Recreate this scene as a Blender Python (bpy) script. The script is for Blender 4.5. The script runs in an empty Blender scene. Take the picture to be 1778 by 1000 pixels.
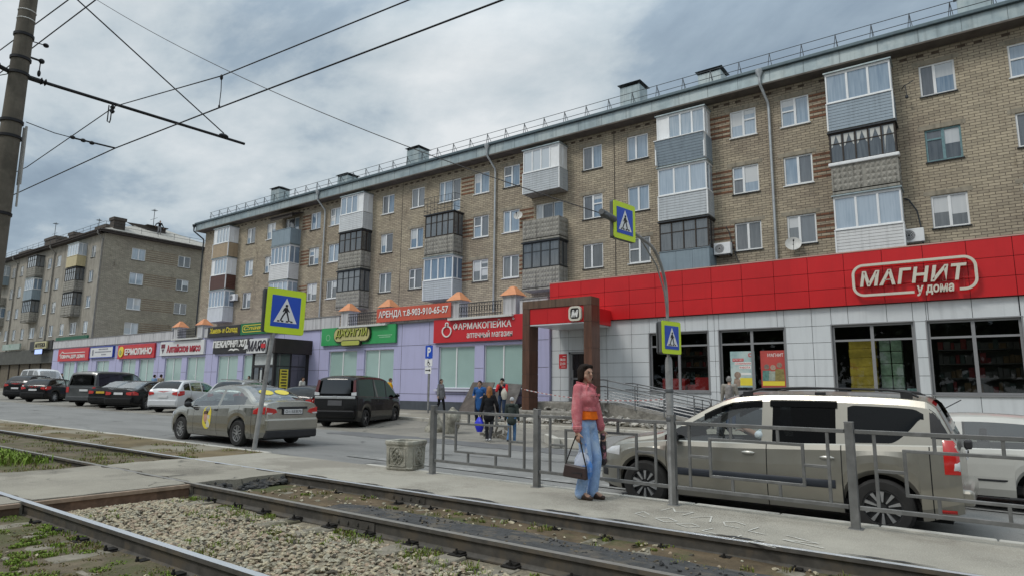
import bpy, bmesh, math, random
from math import sin, cos, pi, radians, sqrt, atan2
from mathutils import Vector, Matrix
random.seed(7)
S = bpy.context.scene
COL = S.collection
# ---------------------------------------------------------------- camera
CZ = 1.36
PITCH, ROLL, YAW = 0.157249503, 0.0109115926, 0.631171234
cam = bpy.data.cameras.new('camera'); cam.sensor_width = 36; cam.lens = 36 * 1110.0 / 1778
cam.clip_start = 0.05; cam.clip_end = 3000
co = bpy.data.objects.new('camera', cam); COL.objects.link(co); S.camera = co
base = Matrix(((1, 0, 0), (0, 0, -1), (0, 1, 0)))
Rm = Matrix.Rotation(YAW, 3, 'Z') @ base @ Matrix.Rotation(PITCH, 3, 'X') @ Matrix.Rotation(ROLL, 3, 'Z')
co.matrix_world = Matrix.Translation((0, 0, CZ)) @ Rm.to_4x4()
# ---------------------------------------------------------------- sky, sun, exposure
SUN_EL, SUN_AZ = radians(52), radians(205)     # azimuth measured from +Y clockwise
w = bpy.data.worlds.new('World'); S.world = w; w.use_nodes = True
N = w.node_tree.nodes; Lk = w.node_tree.links; N.clear()
def nd(t, **k):
    n = N.new(t)
    for a, b in k.items(): setattr(n, a, b)
    return n
out = nd('ShaderNodeOutputWorld'); bg = nd('ShaderNodeBackground'); Lk.new(bg.outputs[0], out.inputs[0])
sky = nd('ShaderNodeTexSky', sky_type='NISHITA', sun_disc=False); sky.sun_elevation = SUN_EL; sky.sun_rotation = SUN_AZ
sky.air_density = 1.2; sky.dust_density = 2.5
tc = nd('ShaderNodeTexCoord'); sep = nd('ShaderNodeSeparateXYZ'); Lk.new(tc.outputs['Generated'], sep.inputs[0])
def mth(op, a, b=None, clamp=False):
    n = nd('ShaderNodeMath', operation=op); n.use_clamp = clamp
    for i, x in enumerate((a, b)):
        if x is None: continue
        if isinstance(x, (int, float)): n.inputs[i].default_value = x
        else: Lk.new(x, n.inputs[i])
    return n.outputs[0]
den = mth('ADD', mth('MAXIMUM', sep.outputs[2], 0.0), 0.22)
cx = mth('DIVIDE', sep.outputs[0], den); cy = mth('DIVIDE', sep.outputs[1], den)
cmb = nd('ShaderNodeCombineXYZ'); Lk.new(cx, cmb.inputs[0]); Lk.new(cy, cmb.inputs[1])
def noise(sc, det, rough, dist, off):
    mp = nd('ShaderNodeMapping'); mp.inputs['Location'].default_value = off; Lk.new(cmb.outputs[0], mp.inputs[0])
    mp.inputs['Rotation'].default_value = (0, 0, 0.5); mp.inputs['Scale'].default_value = (1.0, 1.35, 1)
    n = nd('ShaderNodeTexNoise'); n.inputs['Scale'].default_value = sc; n.inputs['Detail'].default_value = det
    n.inputs['Roughness'].default_value = rough; n.inputs['Distortion'].default_value = dist; Lk.new(mp.outputs[0], n.inputs[0]); return n.outputs[0]
n1 = noise(1.15, 8, .56, .35, (3.1, 1.7, 0)); n2 = noise(3.6, 7, .58, .2, (0.4, 8.2, 1)); n3 = noise(0.55, 3, .5, 0, (5.4, 2.2, 2))
cl = mth('ADD', mth('ADD', mth('MULTIPLY', n1, .62), mth('MULTIPLY', n2, .22)), mth('MULTIPLY', n3, .26))
rp = nd('ShaderNodeValToRGB'); Lk.new(cl, rp.inputs[0])
e = rp.color_ramp.elements
e[0].position = .425; e[0].color = (.30, .385, .475, 1); e[1].position = .66; e[1].color = (.86, .90, .92, 1)
x = e.new(.485); x.color = (.375, .47, .56, 1)
x = e.new(.545); x.color = (.59, .67, .72, 1)
# brighter overhead than at the horizon, as an overcast sky is
el = mth('MULTIPLY', mth('MAXIMUM', mth('SUBTRACT', sep.outputs[2], .48), 0.0), 2.6)
gain = mth('ADD', el, 1.0)
mul = nd('ShaderNodeVectorMath', operation='SCALE'); Lk.new(rp.outputs[0], mul.inputs[0]); Lk.new(gain, mul.inputs['Scale'])
sks = nd('ShaderNodeVectorMath', operation='SCALE'); Lk.new(sky.outputs[0], sks.inputs[0]); sks.inputs['Scale'].default_value = .06
mx = nd('ShaderNodeMix', data_type='RGBA'); mx.inputs[0].default_value = .12
Lk.new(mul.outputs[0], mx.inputs[6]); Lk.new(sks.outputs[0], mx.inputs[7])
Lk.new(mx.outputs[2], bg.inputs[0]); bg.inputs[1].default_value = 1.0
sl = bpy.data.lights.new('sun', 'SUN'); sl.energy = 1.3; sl.angle = radians(14); sl.color = (1, .96, .90)
so = bpy.data.objects.new('sun', sl); COL.objects.link(so)
so.rotation_euler = (pi / 2 - SUN_EL, 0, -SUN_AZ + pi)
S.view_settings.view_transform = 'Standard'; S.view_settings.look = 'None'; S.view_settings.gamma = 1; S.view_settings.exposure = -0.02
S.render.engine = 'CYCLES'
S.cycles.max_bounces = 6; S.cycles.transparent_max_bounces = 12
# ---------------------------------------------------------------- materials
MATS = {}
def M(name, col, rough=.7, var=.12, scale=6.0, metal=0, bump=0, bscale=None, spec=.4, coat=0, det=4, col2=None, thr=None, stretch=(1, 1, 1), streak=0, fine=0, crack=0):
    """plain principled material broken up by object-space noise; col2 = a second colour in patches; streak = vertical grime"""
    if name in MATS: return MATS[name]
    m = bpy.data.materials.new(name); m.use_nodes = True; MATS[name] = m
    t = m.node_tree; n = t.nodes; L = t.links; p = n['Principled BSDF']
    p.inputs['Roughness'].default_value = rough; p.inputs['Metallic'].default_value = metal
    p.inputs['Specular IOR Level'].default_value = spec
    if coat: p.inputs['Coat Weight'].default_value = coat; p.inputs['Coat Roughness'].default_value = .06
    g = n.new('ShaderNodeNewGeometry')
    mp = n.new('ShaderNodeMapping'); mp.inputs['Scale'].default_value = stretch; L.new(g.outputs['Position'], mp.inputs[0])
    tx = n.new('ShaderNodeTexNoise'); tx.inputs['Scale'].default_value = scale; tx.inputs['Detail'].default_value = det; tx.inputs['Roughness'].default_value = .6
    L.new(mp.outputs[0], tx.inputs[0])
    r = n.new('ShaderNodeValToRGB'); L.new(tx.outputs[0], r.inputs[0])
    a = [c * (1 - var) for c in col]; b = [min(1, c * (1 + var)) for c in col]
    r.color_ramp.elements[0].position = .3; r.color_ramp.elements[0].color = (*a, 1)
    r.color_ramp.elements[1].position = .7; r.color_ramp.elements[1].color = (*b, 1)
    cur = r.outputs[0]
    def mix(cur, c, fac):
        k = n.new('ShaderNodeMix'); k.data_type = 'RGBA'; L.new(cur, k.inputs[6]); k.inputs[7].default_value = (*c, 1); L.new(fac, k.inputs[0]); return k.outputs[2]
    if col2:
        t2 = n.new('ShaderNodeTexNoise'); t2.inputs['Scale'].default_value = scale * .37; t2.inputs['Detail'].default_value = 6; t2.inputs['Roughness'].default_value = .65; L.new(mp.outputs[0], t2.inputs[0])
        r2 = n.new('ShaderNodeValToRGB'); q = thr or .55; r2.color_ramp.elements[0].position = q - .05; r2.color_ramp.elements[1].position = q + .06; L.new(t2.outputs[0], r2.inputs[0])
        cur = mix(cur, col2, r2.outputs[0])
    if streak:
        m2 = n.new('ShaderNodeMapping'); m2.inputs['Scale'].default_value = (3, 3, .18); L.new(g.outputs['Position'], m2.inputs[0])
        t3 = n.new('ShaderNodeTexNoise'); t3.inputs['Scale'].default_value = 2.2; t3.inputs['Detail'].default_value = 6; L.new(m2.outputs[0], t3.inputs[0])
        r3 = n.new('ShaderNodeValToRGB'); r3.color_ramp.elements[0].position = .5; r3.color_ramp.elements[1].position = .72; r3.color_ramp.elements[1].color = (streak, streak, streak, 1); L.new(t3.outputs[0], r3.inputs[0])
        cur = mix(cur, [c * .35 for c in col], r3.outputs[0])
    if fine:
        t4 = n.new('ShaderNodeTexNoise'); t4.inputs['Scale'].default_value = 90; t4.inputs['Detail'].default_value = 2; L.new(g.outputs['Position'], t4.inputs[0])
        r4 = n.new('ShaderNodeValToRGB'); r4.color_ramp.elements[0].position = .5; r4.color_ramp.elements[1].position = .7; r4.color_ramp.elements[1].color = (fine, fine, fine, 1); L.new(t4.outputs[0], r4.inputs[0])
        cur = mix(cur, [min(1, c * 1.7) for c in col], r4.outputs[0])
    if crack:
        vw = n.new('ShaderNodeTexNoise'); vw.inputs['Scale'].default_value = 1.3; vw.inputs['Detail'].default_value = 5; L.new(g.outputs['Position'], vw.inputs[0])
        va = n.new('ShaderNodeVectorMath'); va.operation = 'MULTIPLY_ADD'; L.new(vw.outputs[1], va.inputs[0]); va.inputs[1].default_value = (.9, .9, 0); L.new(g.outputs['Position'], va.inputs[2])
        vv = n.new('ShaderNodeTexVoronoi'); vv.feature = 'DISTANCE_TO_EDGE'; vv.inputs['Scale'].default_value = crack; L.new(va.outputs[0], vv.inputs[0])
        vr = n.new('ShaderNodeValToRGB'); vr.color_ramp.elements[0].position = .004; vr.color_ramp.elements[0].color = (.75, .75, .75, 1); vr.color_ramp.elements[1].position = .016; vr.color_ramp.elements[1].color = (0, 0, 0, 1); L.new(vv.outputs[0], vr.inputs[0])
        vm = n.new('ShaderNodeMath'); vm.operation = 'MULTIPLY'; L.new(vr.outputs[0], vm.inputs[0]); vn = n.new('ShaderNodeValToRGB'); vn.color_ramp.elements[0].position = .48; vn.color_ramp.elements[1].position = .58; L.new(vw.outputs[0], vn.inputs[0]); L.new(vn.outputs[0], vm.inputs[1])
        cur = mix(cur, [c * .28 for c in col], vm.outputs[0])
    L.new(cur, p.inputs['Base Color'])
    if bump:
        bn = n.new('ShaderNodeBump'); bn.inputs['Strength'].default_value = bump; bn.inputs['Distance'].default_value = .02
        tb = n.new('ShaderNodeTexNoise'); tb.inputs['Scale'].default_value = bscale or scale * 6; tb.inputs['Detail'].default_value = 5; L.new(g.outputs['Position'], tb.inputs[0])
        L.new(tb.outputs[0], bn.inputs['Height']); L.new(bn.outputs[0], p.inputs['Normal'])
    return m
def brick_mat(name, c1, c2, mortar, bw=.38, bh=.118):
    m = bpy.data.materials.new(name); m.use_nodes = True; t = m.node_tree; n = t.nodes; L = t.links; p = n['Principled BSDF']
    p.inputs['Roughness'].default_value = .9; p.inputs['Specular IOR Level'].default_value = .15
    g = n.new('ShaderNodeNewGeometry'); s = n.new('ShaderNodeSeparateXYZ'); L.new(g.outputs['Position'], s.inputs[0])
    ad = n.new('ShaderNodeMath'); ad.operation = 'ADD'; L.new(s.outputs[0], ad.inputs[0]); L.new(s.outputs[1], ad.inputs[1])
    c = n.new('ShaderNodeCombineXYZ'); L.new(ad.outputs[0], c.inputs[0]); L.new(s.outputs[2], c.inputs[1])
    wob = n.new('ShaderNodeTexNoise'); wob.inputs['Scale'].default_value = .5; L.new(g.outputs['Position'], wob.inputs[0])
    wv = n.new('ShaderNodeVectorMath'); wv.operation = 'SCALE'; wv.inputs['Scale'].default_value = .06; L.new(wob.outputs[1], wv.inputs[0])
    av = n.new('ShaderNodeVectorMath'); av.operation = 'ADD'; L.new(c.outputs[0], av.inputs[0]); L.new(wv.outputs[0], av.inputs[1])
    b = n.new('ShaderNodeTexBrick'); b.inputs['Scale'].default_value = 1; b.inputs['Brick Width'].default_value = bw; b.inputs['Row Height'].default_value = bh
    b.inputs['Mortar Size'].default_value = .013; b.inputs['Mortar Smooth'].default_value = .3; b.inputs['Bias'].default_value = .1
    b.inputs['Color1'].default_value = (*c1, 1); b.inputs['Color2'].default_value = (*c2, 1); b.inputs['Mortar'].default_value = (*mortar, 1); L.new(av.outputs[0], b.inputs[0])
    def blot(sc, lo, hi, stretch, dark, seed):
        mp = n.new('ShaderNodeMapping'); mp.inputs['Scale'].default_value = stretch; mp.inputs['Location'].default_value = (seed, 0, 0); L.new(g.outputs['Position'], mp.inputs[0])
        x = n.new('ShaderNodeTexNoise'); x.inputs['Scale'].default_value = sc; x.inputs['Detail'].default_value = 7; x.inputs['Roughness'].default_value = .65; L.new(mp.outputs[0], x.inputs[0])
        r = n.new('ShaderNodeValToRGB'); r.color_ramp.elements[0].position = lo; r.color_ramp.elements[1].position = hi
        r.color_ramp.elements[0].color = (1, 1, 1, 1); r.color_ramp.elements[1].color = (*dark, 1); L.new(x.outputs[0], r.inputs[0]); return r.outputs[0]
    cur = b.outputs[0]
    for o in (blot(.35, .42, .68, (1, 1, 1), (.78, .76, .78), 3), blot(1.6, .58, .75, (1.3, 1.3, .5), (.62, .60, .58), 11), blot(9, .45, .7, (1, 1, 2), (.85, .84, .82), 5)):
        k = n.new('ShaderNodeMix'); k.data_type = 'RGBA'; k.blend_type = 'MULTIPLY'; k.inputs[0].default_value = 1; L.new(cur, k.inputs[6]); L.new(o, k.inputs[7]); cur = k.outputs[2]
    L.new(cur, p.inputs['Base Color'])
    bn = n.new('ShaderNodeBump'); bn.inputs['Strength'].default_value = .6; bn.inputs['Distance'].default_value = .012; bn.invert = True; L.new(b.outputs[1], bn.inputs['Height']); L.new(bn.outputs[0], p.inputs['Normal'])
    MATS[name] = m; return m
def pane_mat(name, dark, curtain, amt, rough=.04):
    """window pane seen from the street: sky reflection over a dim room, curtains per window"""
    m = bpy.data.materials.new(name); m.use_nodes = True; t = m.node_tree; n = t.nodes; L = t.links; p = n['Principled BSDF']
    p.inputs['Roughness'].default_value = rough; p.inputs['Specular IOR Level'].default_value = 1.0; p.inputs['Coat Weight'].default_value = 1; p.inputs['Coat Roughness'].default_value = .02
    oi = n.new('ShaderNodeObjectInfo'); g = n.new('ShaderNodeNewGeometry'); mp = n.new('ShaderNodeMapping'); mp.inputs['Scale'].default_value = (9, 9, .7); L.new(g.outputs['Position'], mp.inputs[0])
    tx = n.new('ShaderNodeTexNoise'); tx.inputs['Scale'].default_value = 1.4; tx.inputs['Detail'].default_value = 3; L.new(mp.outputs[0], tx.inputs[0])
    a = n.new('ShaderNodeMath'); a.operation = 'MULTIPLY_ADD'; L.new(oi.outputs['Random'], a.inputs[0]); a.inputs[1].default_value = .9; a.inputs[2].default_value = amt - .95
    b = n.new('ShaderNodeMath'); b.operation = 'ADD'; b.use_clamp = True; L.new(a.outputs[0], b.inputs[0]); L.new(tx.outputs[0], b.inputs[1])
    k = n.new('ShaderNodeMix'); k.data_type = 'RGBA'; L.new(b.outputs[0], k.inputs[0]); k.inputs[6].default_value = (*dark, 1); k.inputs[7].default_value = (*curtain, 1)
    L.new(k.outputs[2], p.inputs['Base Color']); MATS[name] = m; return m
def clear_mat(name, tint, gl=.9, f0=.08):
    """see-through glass: tinted transparency with a fresnel reflection"""
    m = bpy.data.materials.new(name); m.use_nodes = True; t = m.node_tree; n = t.nodes; L = t.links; n.remove(n['Principled BSDF'])
    tr = n.new('ShaderNodeBsdfTransparent'); tr.inputs[0].default_value = (*tint, 1); gs = n.new('ShaderNodeBsdfGlossy'); gs.inputs[0].default_value = (gl, gl, gl, 1); gs.inputs[1].default_value = .02
    lw = n.new('ShaderNodeLayerWeight'); lw.inputs[0].default_value = .5; pw = n.new('ShaderNodeMath'); pw.operation = 'POWER'; L.new(lw.outputs['Facing'], pw.inputs[0]); pw.inputs[1].default_value = 2.6
    f = n.new('ShaderNodeMath'); f.operation = 'MULTIPLY_ADD'; L.new(pw.outputs[0], f.inputs[0]); f.inputs[1].default_value = .8; f.inputs[2].default_value = f0
    k = n.new('ShaderNodeMixShader'); L.new(f.outputs[0], k.inputs[0]); L.new(tr.outputs[0], k.inputs[1]); L.new(gs.outputs[0], k.inputs[2])
    L.new(k.outputs[0], n['Material Output'].inputs[0]); MATS[name] = m; return m
def emit_mat(name, col, st):
    m = bpy.data.materials.new(name); m.use_nodes = True; p = m.node_tree.nodes['Principled BSDF']; p.inputs['Base Color'].default_value = (*col, 1)
    p.inputs['Emission Color'].default_value = (*col, 1); p.inputs['Emission Strength'].default_value = st; MATS[name] = m; return m
# ---------------------------------------------------------------- object helpers
def tag(o, label=None, cat=None, group=None, kind=None):
    for k, v in (('label', label), ('category', cat), ('group', group), ('kind', kind)):
        if v: o[k] = v
    return o
def empty(name, label, cat, loc=(0, 0, 0), rz=0, group=None):
    o = bpy.data.objects.new(name, None); COL.objects.link(o); o.location = loc; o.rotation_euler = (0, 0, rz); o.empty_display_size = .2
    return tag(o, label, cat, group)
class Fr:
    """wall frame: u along the wall, v up, w outward"""
    def __init__(s, O, U, W): s.O = Vector(O); s.U = Vector(U); s.V = Vector((0, 0, 1)); s.W = Vector(W)
    def __call__(s, u, v, w): return s.O + s.U * u + s.V * v + s.W * w
WORLD = Fr((0, 0, 0), (1, 0, 0), (0, -1, 0))     # facade facing -Y: u = X, v = Z, w = -Y
class MB:
    def __init__(s): s.v = []; s.f = []; s.m = []; s.sm = []
    def add(s, vs, fs, mi=0, smooth=False):
        o = len(s.v); s.v += [tuple(x) for x in vs]
        for f in fs: s.f.append([i + o for i in f]); s.m.append(mi); s.sm.append(smooth)
    def box(s, x0, x1, y0, y1, z0, z1, mi=0):
        vs = [(x, y, z) for z in (z0, z1) for y in (y0, y1) for x in (x0, x1)]
        s.add(vs, [(0, 2, 3, 1), (4, 5, 7, 6), (0, 1, 5, 4), (2, 6, 7, 3), (0, 4, 6, 2), (1, 3, 7, 5)], mi)
    def fbox(s, fr, u0, u1, v0, v1, w0, w1, mi=0):
        vs = [fr(u, v, w) for w in (w0, w1) for v in (v0, v1) for u in (u0, u1)]
        s.add(vs, [(0, 2, 3, 1), (4, 5, 7, 6), (0, 1, 5, 4), (2, 6, 7, 3), (0, 4, 6, 2), (1, 3, 7, 5)], mi)
    def obox(s, c, ax, ay, az, hx, hy, hz, mi=0):
        c = Vector(c); ax, ay, az = Vector(ax), Vector(ay), Vector(az)
        vs = [c + ax * (i * hx) + ay * (j * hy) + az * (k * hz) for k in (-1, 1) for j in (-1, 1) for i in (-1, 1)]
        s.add(vs, [(0, 2, 3, 1), (4, 5, 7, 6), (0, 1, 5, 4), (2, 6, 7, 3), (0, 4, 6, 2), (1, 3, 7, 5)], mi)
    def bar(s, a, b, wd, hd=None, mi=0, up=(0, 0, 1)):
        """square bar from a to b"""
        a, b = Vector(a), Vector(b); d = (b - a); l = d.length; d.normalize(); up = Vector(up)
        if abs(d.dot(up)) > .99: up = Vector((1, 0, 0))
        y = up.cross(d).normalized(); z = d.cross(y); s.obox((a + b) / 2, d, y, z, l / 2, wd / 2, (hd or wd) / 2, mi)
    def quad(s, a, b, c, d, mi=0): s.add([a, b, c, d], [(0, 1, 2, 3)], mi)
    def tube(s, pts, r, n=8, mi=0, cap=True, smooth=True):
        pts = [Vector(p) for p in pts]; rs = r if isinstance(r, (list, tuple)) else [r] * len(pts); rings = []; prev = None
        for i, p in enumerate(pts):
            d = (pts[min(i + 1, len(pts) - 1)] - pts[max(i - 1, 0)]).normalized()
            if prev is None: a = d.orthogonal().normalized()
            else: a = (prev - d * prev.dot(d)).normalized()
            prev = a; b = d.cross(a); rings.append([p + (a * cos(2 * pi * k / n) + b * sin(2 * pi * k / n)) * rs[i] for k in range(n)])
        vs = [q for rg in rings for q in rg]; fs = []
        for i in range(len(rings) - 1):
            for k in range(n): fs.append((i * n + k, i * n + (k + 1) % n, (i + 1) * n + (k + 1) % n, (i + 1) * n + k))
        s.add(vs, fs, mi, smooth)
        if cap: s.add(rings[0], [tuple(range(n))[::-1]], mi); s.add(rings[-1], [tuple(range(n))], mi)
    def lathe(s, prof, c=(0, 0, 0), axis='Z', n=24, mi=0, smooth=True, cap=False):
        vs = []; fs = []
        for (r, h) in prof:
            for k in range(n):
                a = 2 * pi * k / n
                p = (r * cos(a), r * sin(a), h) if axis == 'Z' else (r * cos(a), h, r * sin(a)) if axis == 'Y' else (h, r * cos(a), r * sin(a))
                vs.append((p[0] + c[0], p[1] + c[1], p[2] + c[2]))
        for i in range(len(prof) - 1):
            for k in range(n):
                f = (i * n + k, i * n + (k + 1) % n, (i + 1) * n + (k + 1) % n, (i + 1) * n + k); fs.append(f[::-1] if axis == 'Y' else f)
        s.add(vs, fs, mi, smooth)
        if cap:
            for j in (0, len(prof) - 1): s.add(vs[j * n:(j + 1) * n], [tuple(range(n))], mi)
    def prism(s, poly, fr, w0, w1, mi=0):
        """polygon [(u,v)] extruded from w0 to w1 along the frame's w"""
        n = len(poly); vs = [fr(u, v, w0) for u, v in poly] + [fr(u, v, w1) for u, v in poly]
        s.add(vs, [tuple(range(n))[::-1], tuple(range(n, 2 * n))] + [(i, (i + 1) % n, n + (i + 1) % n, n + i) for i in range(n)], mi)
    def ell(s, c, r, n=12, m=8, mi=0, rot=None):
        vs = []; fs = []
        for j in range(m + 1):
            t = pi * j / m
            for k in range(n):
                p = Vector((r[0] * sin(t) * cos(2 * pi * k / n), r[1] * sin(t) * sin(2 * pi * k / n), r[2] * cos(t)))
                if rot: p = rot @ p
                vs.append(p + Vector(c))
        for j in range(m):
            for k in range(n): fs.append((j * n + k, (j + 1) * n + k, (j + 1) * n + (k + 1) % n, j * n + (k + 1) % n))
        s.add(vs, fs, mi, True)
    def cap(s, a, ra, b, rb, n=10):
        """tapered capsule"""
        a, b = Vector(a), Vector(b); d = b - a; l = max(d.length, 1e-6); d = d / l; pts = []; rs = []
        for k in range(4): t = pi / 2 * k / 4; pts.append(a - d * ra * cos(t)); rs.append(max(ra * sin(t), .0005))
        pts += [a, b]; rs += [ra, rb]
        for k in range(1, 5): t = pi / 2 * k / 4; pts.append(b + d * rb * sin(t)); rs.append(max(rb * cos(t), .0005))
        s.tube(pts, rs, n)
    def build(s, name, mats, parent=None, bevel=0, sharp=40, loc=None, rz=None, seg=2):
        me = bpy.data.meshes.new(name); me.from_pydata(s.v, [], s.f); me.update()
        if not isinstance(mats, (list, tuple)): mats = [mats]
        for m in mats: me.materials.append(m)
        me.polygons.foreach_set('material_index', s.m); me.polygons.foreach_set('use_smooth', s.sm)
        o = bpy.data.objects.new(name, me); COL.objects.link(o)
        if loc is not None: o.location = loc
        if rz is not None: o.rotation_euler = (0, 0, rz)
        if any(s.sm): me.set_sharp_from_angle(angle=radians(sharp))
        if parent: o.parent = parent
        if bevel:
            b = o.modifiers.new('bevel', 'BEVEL'); b.width = bevel; b.segments = seg; b.limit_method = 'ANGLE'; b.angle_limit = radians(40)
        return o
def copy_tree(o, parent=None):
    c = o.copy(); COL.objects.link(c)
    if parent: c.parent = parent
    for ch in list(o.children): copy_tree(ch, c)
    return c
_txt = {}
def glyphs(text, bold, shear, spacing=1.0):
    k = (text, bold, shear, spacing)
    if k in _txt: return _txt[k]
    cu = bpy.data.curves.new('t', 'FONT'); cu.body = text; cu.size = 1; cu.extrude = .5; cu.offset = bold; cu.shear = shear; cu.resolution_u = 3; cu.space_character = spacing; cu.align_x = 'LEFT'
    ob = bpy.data.objects.new('t', cu); COL.objects.link(ob); dg = bpy.context.evaluated_depsgraph_get(); dg.update()
    me = bpy.data.meshes.new_from_object(ob.evaluated_get(dg)); v = [tuple(x.co) for x in me.vertices]; f = [tuple(p.vertices) for p in me.polygons]
    bpy.data.objects.remove(ob); bpy.data.curves.remove(cu); bpy.data.meshes.remove(me)
    _txt[k] = (v, f); return _txt[k]
def letters(mb, fr, text, u0, u1, v0, v1, w0, w1, mi=0, bold=.0, shear=0, spacing=1.0):
    """lettering fitted to the box u0..u1, v0..v1, standing from w0 to w1"""
    v, f = glyphs(text, bold, shear, spacing)
    xs = [p[0] for p in v]; ys = [p[1] for p in v]; ax, bx, ay, by = min(xs), max(xs), min(ys), max(ys)
    mb.add([fr(u0 + (p[0] - ax) / (bx - ax) * (u1 - u0), v0 + (p[1] - ay) / (by - ay) * (v1 - v0), w0 + (p[2] + .5) * (w1 - w0)) for p in v], f, mi)
def rrect(u0, u1, v0, v1, r, n=5):
    p = []
    for cx_, cy_, a0 in ((u1 - r, v1 - r, 0), (u0 + r, v1 - r, 90), (u0 + r, v0 + r, 180), (u1 - r, v0 + r, 270)):
        for k in range(n + 1): a = radians(a0 + 90 * k / n); p.append((cx_ + r * cos(a), cy_ + r * sin(a)))
    return p
def ring(mb, outer, inner, fr, w0, w1, mi=0):
    n = len(outer); vs = [fr(u, v, w1) for u, v in outer] + [fr(u, v, w1) for u, v in inner] + [fr(u, v, w0) for u, v in outer] + [fr(u, v, w0) for u, v in inner]
    fs = []
    for i in range(n):
        j = (i + 1) % n; fs += [(i, j, n + j, n + i), (2 * n + i, 2 * n + j, j, i), (n + i, n + j, 3 * n + j, 3 * n + i)]
    mb.add(vs, fs, mi)
def circ(c, r, n=24, a0=0, a1=2 * pi): return [(c[0] + r * cos(a0 + (a1 - a0) * k / n), c[1] + r * sin(a0 + (a1 - a0) * k / n)) for k in range(n)]
def hnoise(x, y):
    return (sin(x * 1.7 + y * 2.3) + sin(x * 3.1 - y * 1.9 + 1.3) + sin(x * 5.3 + y * 4.7 + .7) * .6) / 2.6
def zplat(x): return -.005 * (x + 5)
def zroad(x, y=10): t = min(max((y - 16) / 3, 0), 1); return -.235 - .010 * x + .1 * t * t * (3 - 2 * t)
def zwalk(x): return .03 - .008 * x
def sheet(name, x0, x1, y0, y1, zf, mat, nx=None, ny=None, amp=0, kind='structure', skirt=.12, edge=0):
    nx = nx or max(2, int((x1 - x0) / 1.0)); ny = ny or max(2, int((y1 - y0) / .5)); vs = []; fs = []
    for j in range(ny + 1):
        for i in range(nx + 1):
            x = x0 + (x1 - x0) * i / nx; y = y0 + (y1 - y0) * j / ny
            if edge:
                if i in (0, nx): x += hnoise(y * 3, x * .7) * edge
                if j in (0, ny): y += hnoise(x * 3, y * .7) * edge
            vs.append((x, y, zf(x, y) + (hnoise(x * 1.3, y * 1.3) * amp if amp else 0)))
    for j in range(ny):
        for i in range(nx): a = j * (nx + 1) + i; fs.append((a, a + 1, a + nx + 2, a + nx + 1))
    mb = MB(); mb.add(vs, fs, 0, True)
    if skirt:
        bd = [i for i in range(nx + 1)] + [j * (nx + 1) + nx for j in range(1, ny + 1)] + [ny * (nx + 1) + i for i in range(nx - 1, -1, -1)] + [j * (nx + 1) for j in range(ny - 1, 0, -1)]
        k = len(bd); ring_ = [vs[i] for i in bd] + [(vs[i][0], vs[i][1], vs[i][2] - skirt) for i in bd]
        mb.add(ring_, [(k + i, k + (i + 1) % k, (i + 1) % k, i) for i in range(k)], 0)
    return tag(mb.build(name, mat, sharp=60), kind=kind)
# ================================================================ GROUND
asph = M('asphalt_road', (.205, .202, .192), .9, .18, .9, bump=.5, bscale=60, col2=(.15, .148, .142), thr=.57, fine=.5, stretch=(.3, 1, 1), crack=.28)
asph_lot = M('asphalt_lot', (.215, .20, .172), .92, .18, .8, bump=.5, bscale=60, col2=(.15, .142, .125), thr=.55, fine=.5, crack=.45)
asph_plat = M('asphalt_platform', (.335, .312, .262), .92, .14, 1.2, bump=.6, bscale=70, col2=(.225, .205, .17), thr=.55, fine=.5)
asph_walk = M('asphalt_walk', (.25, .228, .185), .92, .15, .7, bump=.4, bscale=60, col2=(.18, .165, .14), thr=.56, fine=.4, crack=.4)
concrete = M('concrete', (.40, .385, .345), .9, .15, 3, bump=.3, bscale=40, col2=(.29, .28, .25), thr=.6)
kerbm = M('kerb_concrete', (.46, .44, .39), .9, .15, 3, bump=.3, bscale=40, col2=(.30, .29, .26), thr=.6)
cross = M('asphalt_crossing', (.285, .262, .215), .92, .16, 1.1, bump=.6, bscale=70, col2=(.165, .15, .122), thr=.56, fine=.5, crack=.6)
soil = M('track_soil', (.115, .083, .048), .95, .4, 3.5, bump=1, bscale=25, col2=(.07, .078, .028), thr=.56)
moss = M('moss', (.125, .10, .065), .95, .4, 3.2, bump=1, bscale=30, col2=(.085, .085, .035), thr=.53)
verge = M('dry_verge', (.15, .115, .062), .95, .3, 1.6, bump=1, bscale=30, col2=(.25, .225, .17), thr=.53)
bitumen = M('bitumen', (.058, .058, .058), .9, .35, 9, bump=1, bscale=30, col2=(.115, .10, .08), thr=.56)
gravelbed = M('gravel_bed', (.25, .215, .155), .95, .35, 14, bump=1, bscale=60)
g = MB()
g.add([(-400, -200, 1.6), (400, -200, -5.2), (400, 500, -5.2), (-400, 500, 1.6)], [(0, 1, 2, 3)])
tag(g.build('ground', asph_walk), kind='structure')
sheet('road', -135, 22, 8.0, 19.45, zroad, asph, nx=157, ny=24, amp=.006)
sheet('parking_lot', -130, -9.5, 14.3, 21.6, lambda x, y: zroad(x, y) + .004 + (.01 if y > 14.6 else 0), asph_lot, nx=120, ny=14, amp=.006, edge=.12)
sheet('sidewalk', -21.5, 22, 19.42, 26.2, lambda x, y: zwalk(x), asph_walk, nx=44, ny=8, amp=.008, skirt=.4)
sheet('sidewalk', -135, -21.5, 21.62, 30, lambda x, y: zwalk(x), asph_walk, nx=100, ny=8, amp=.008, skirt=.4)
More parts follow.
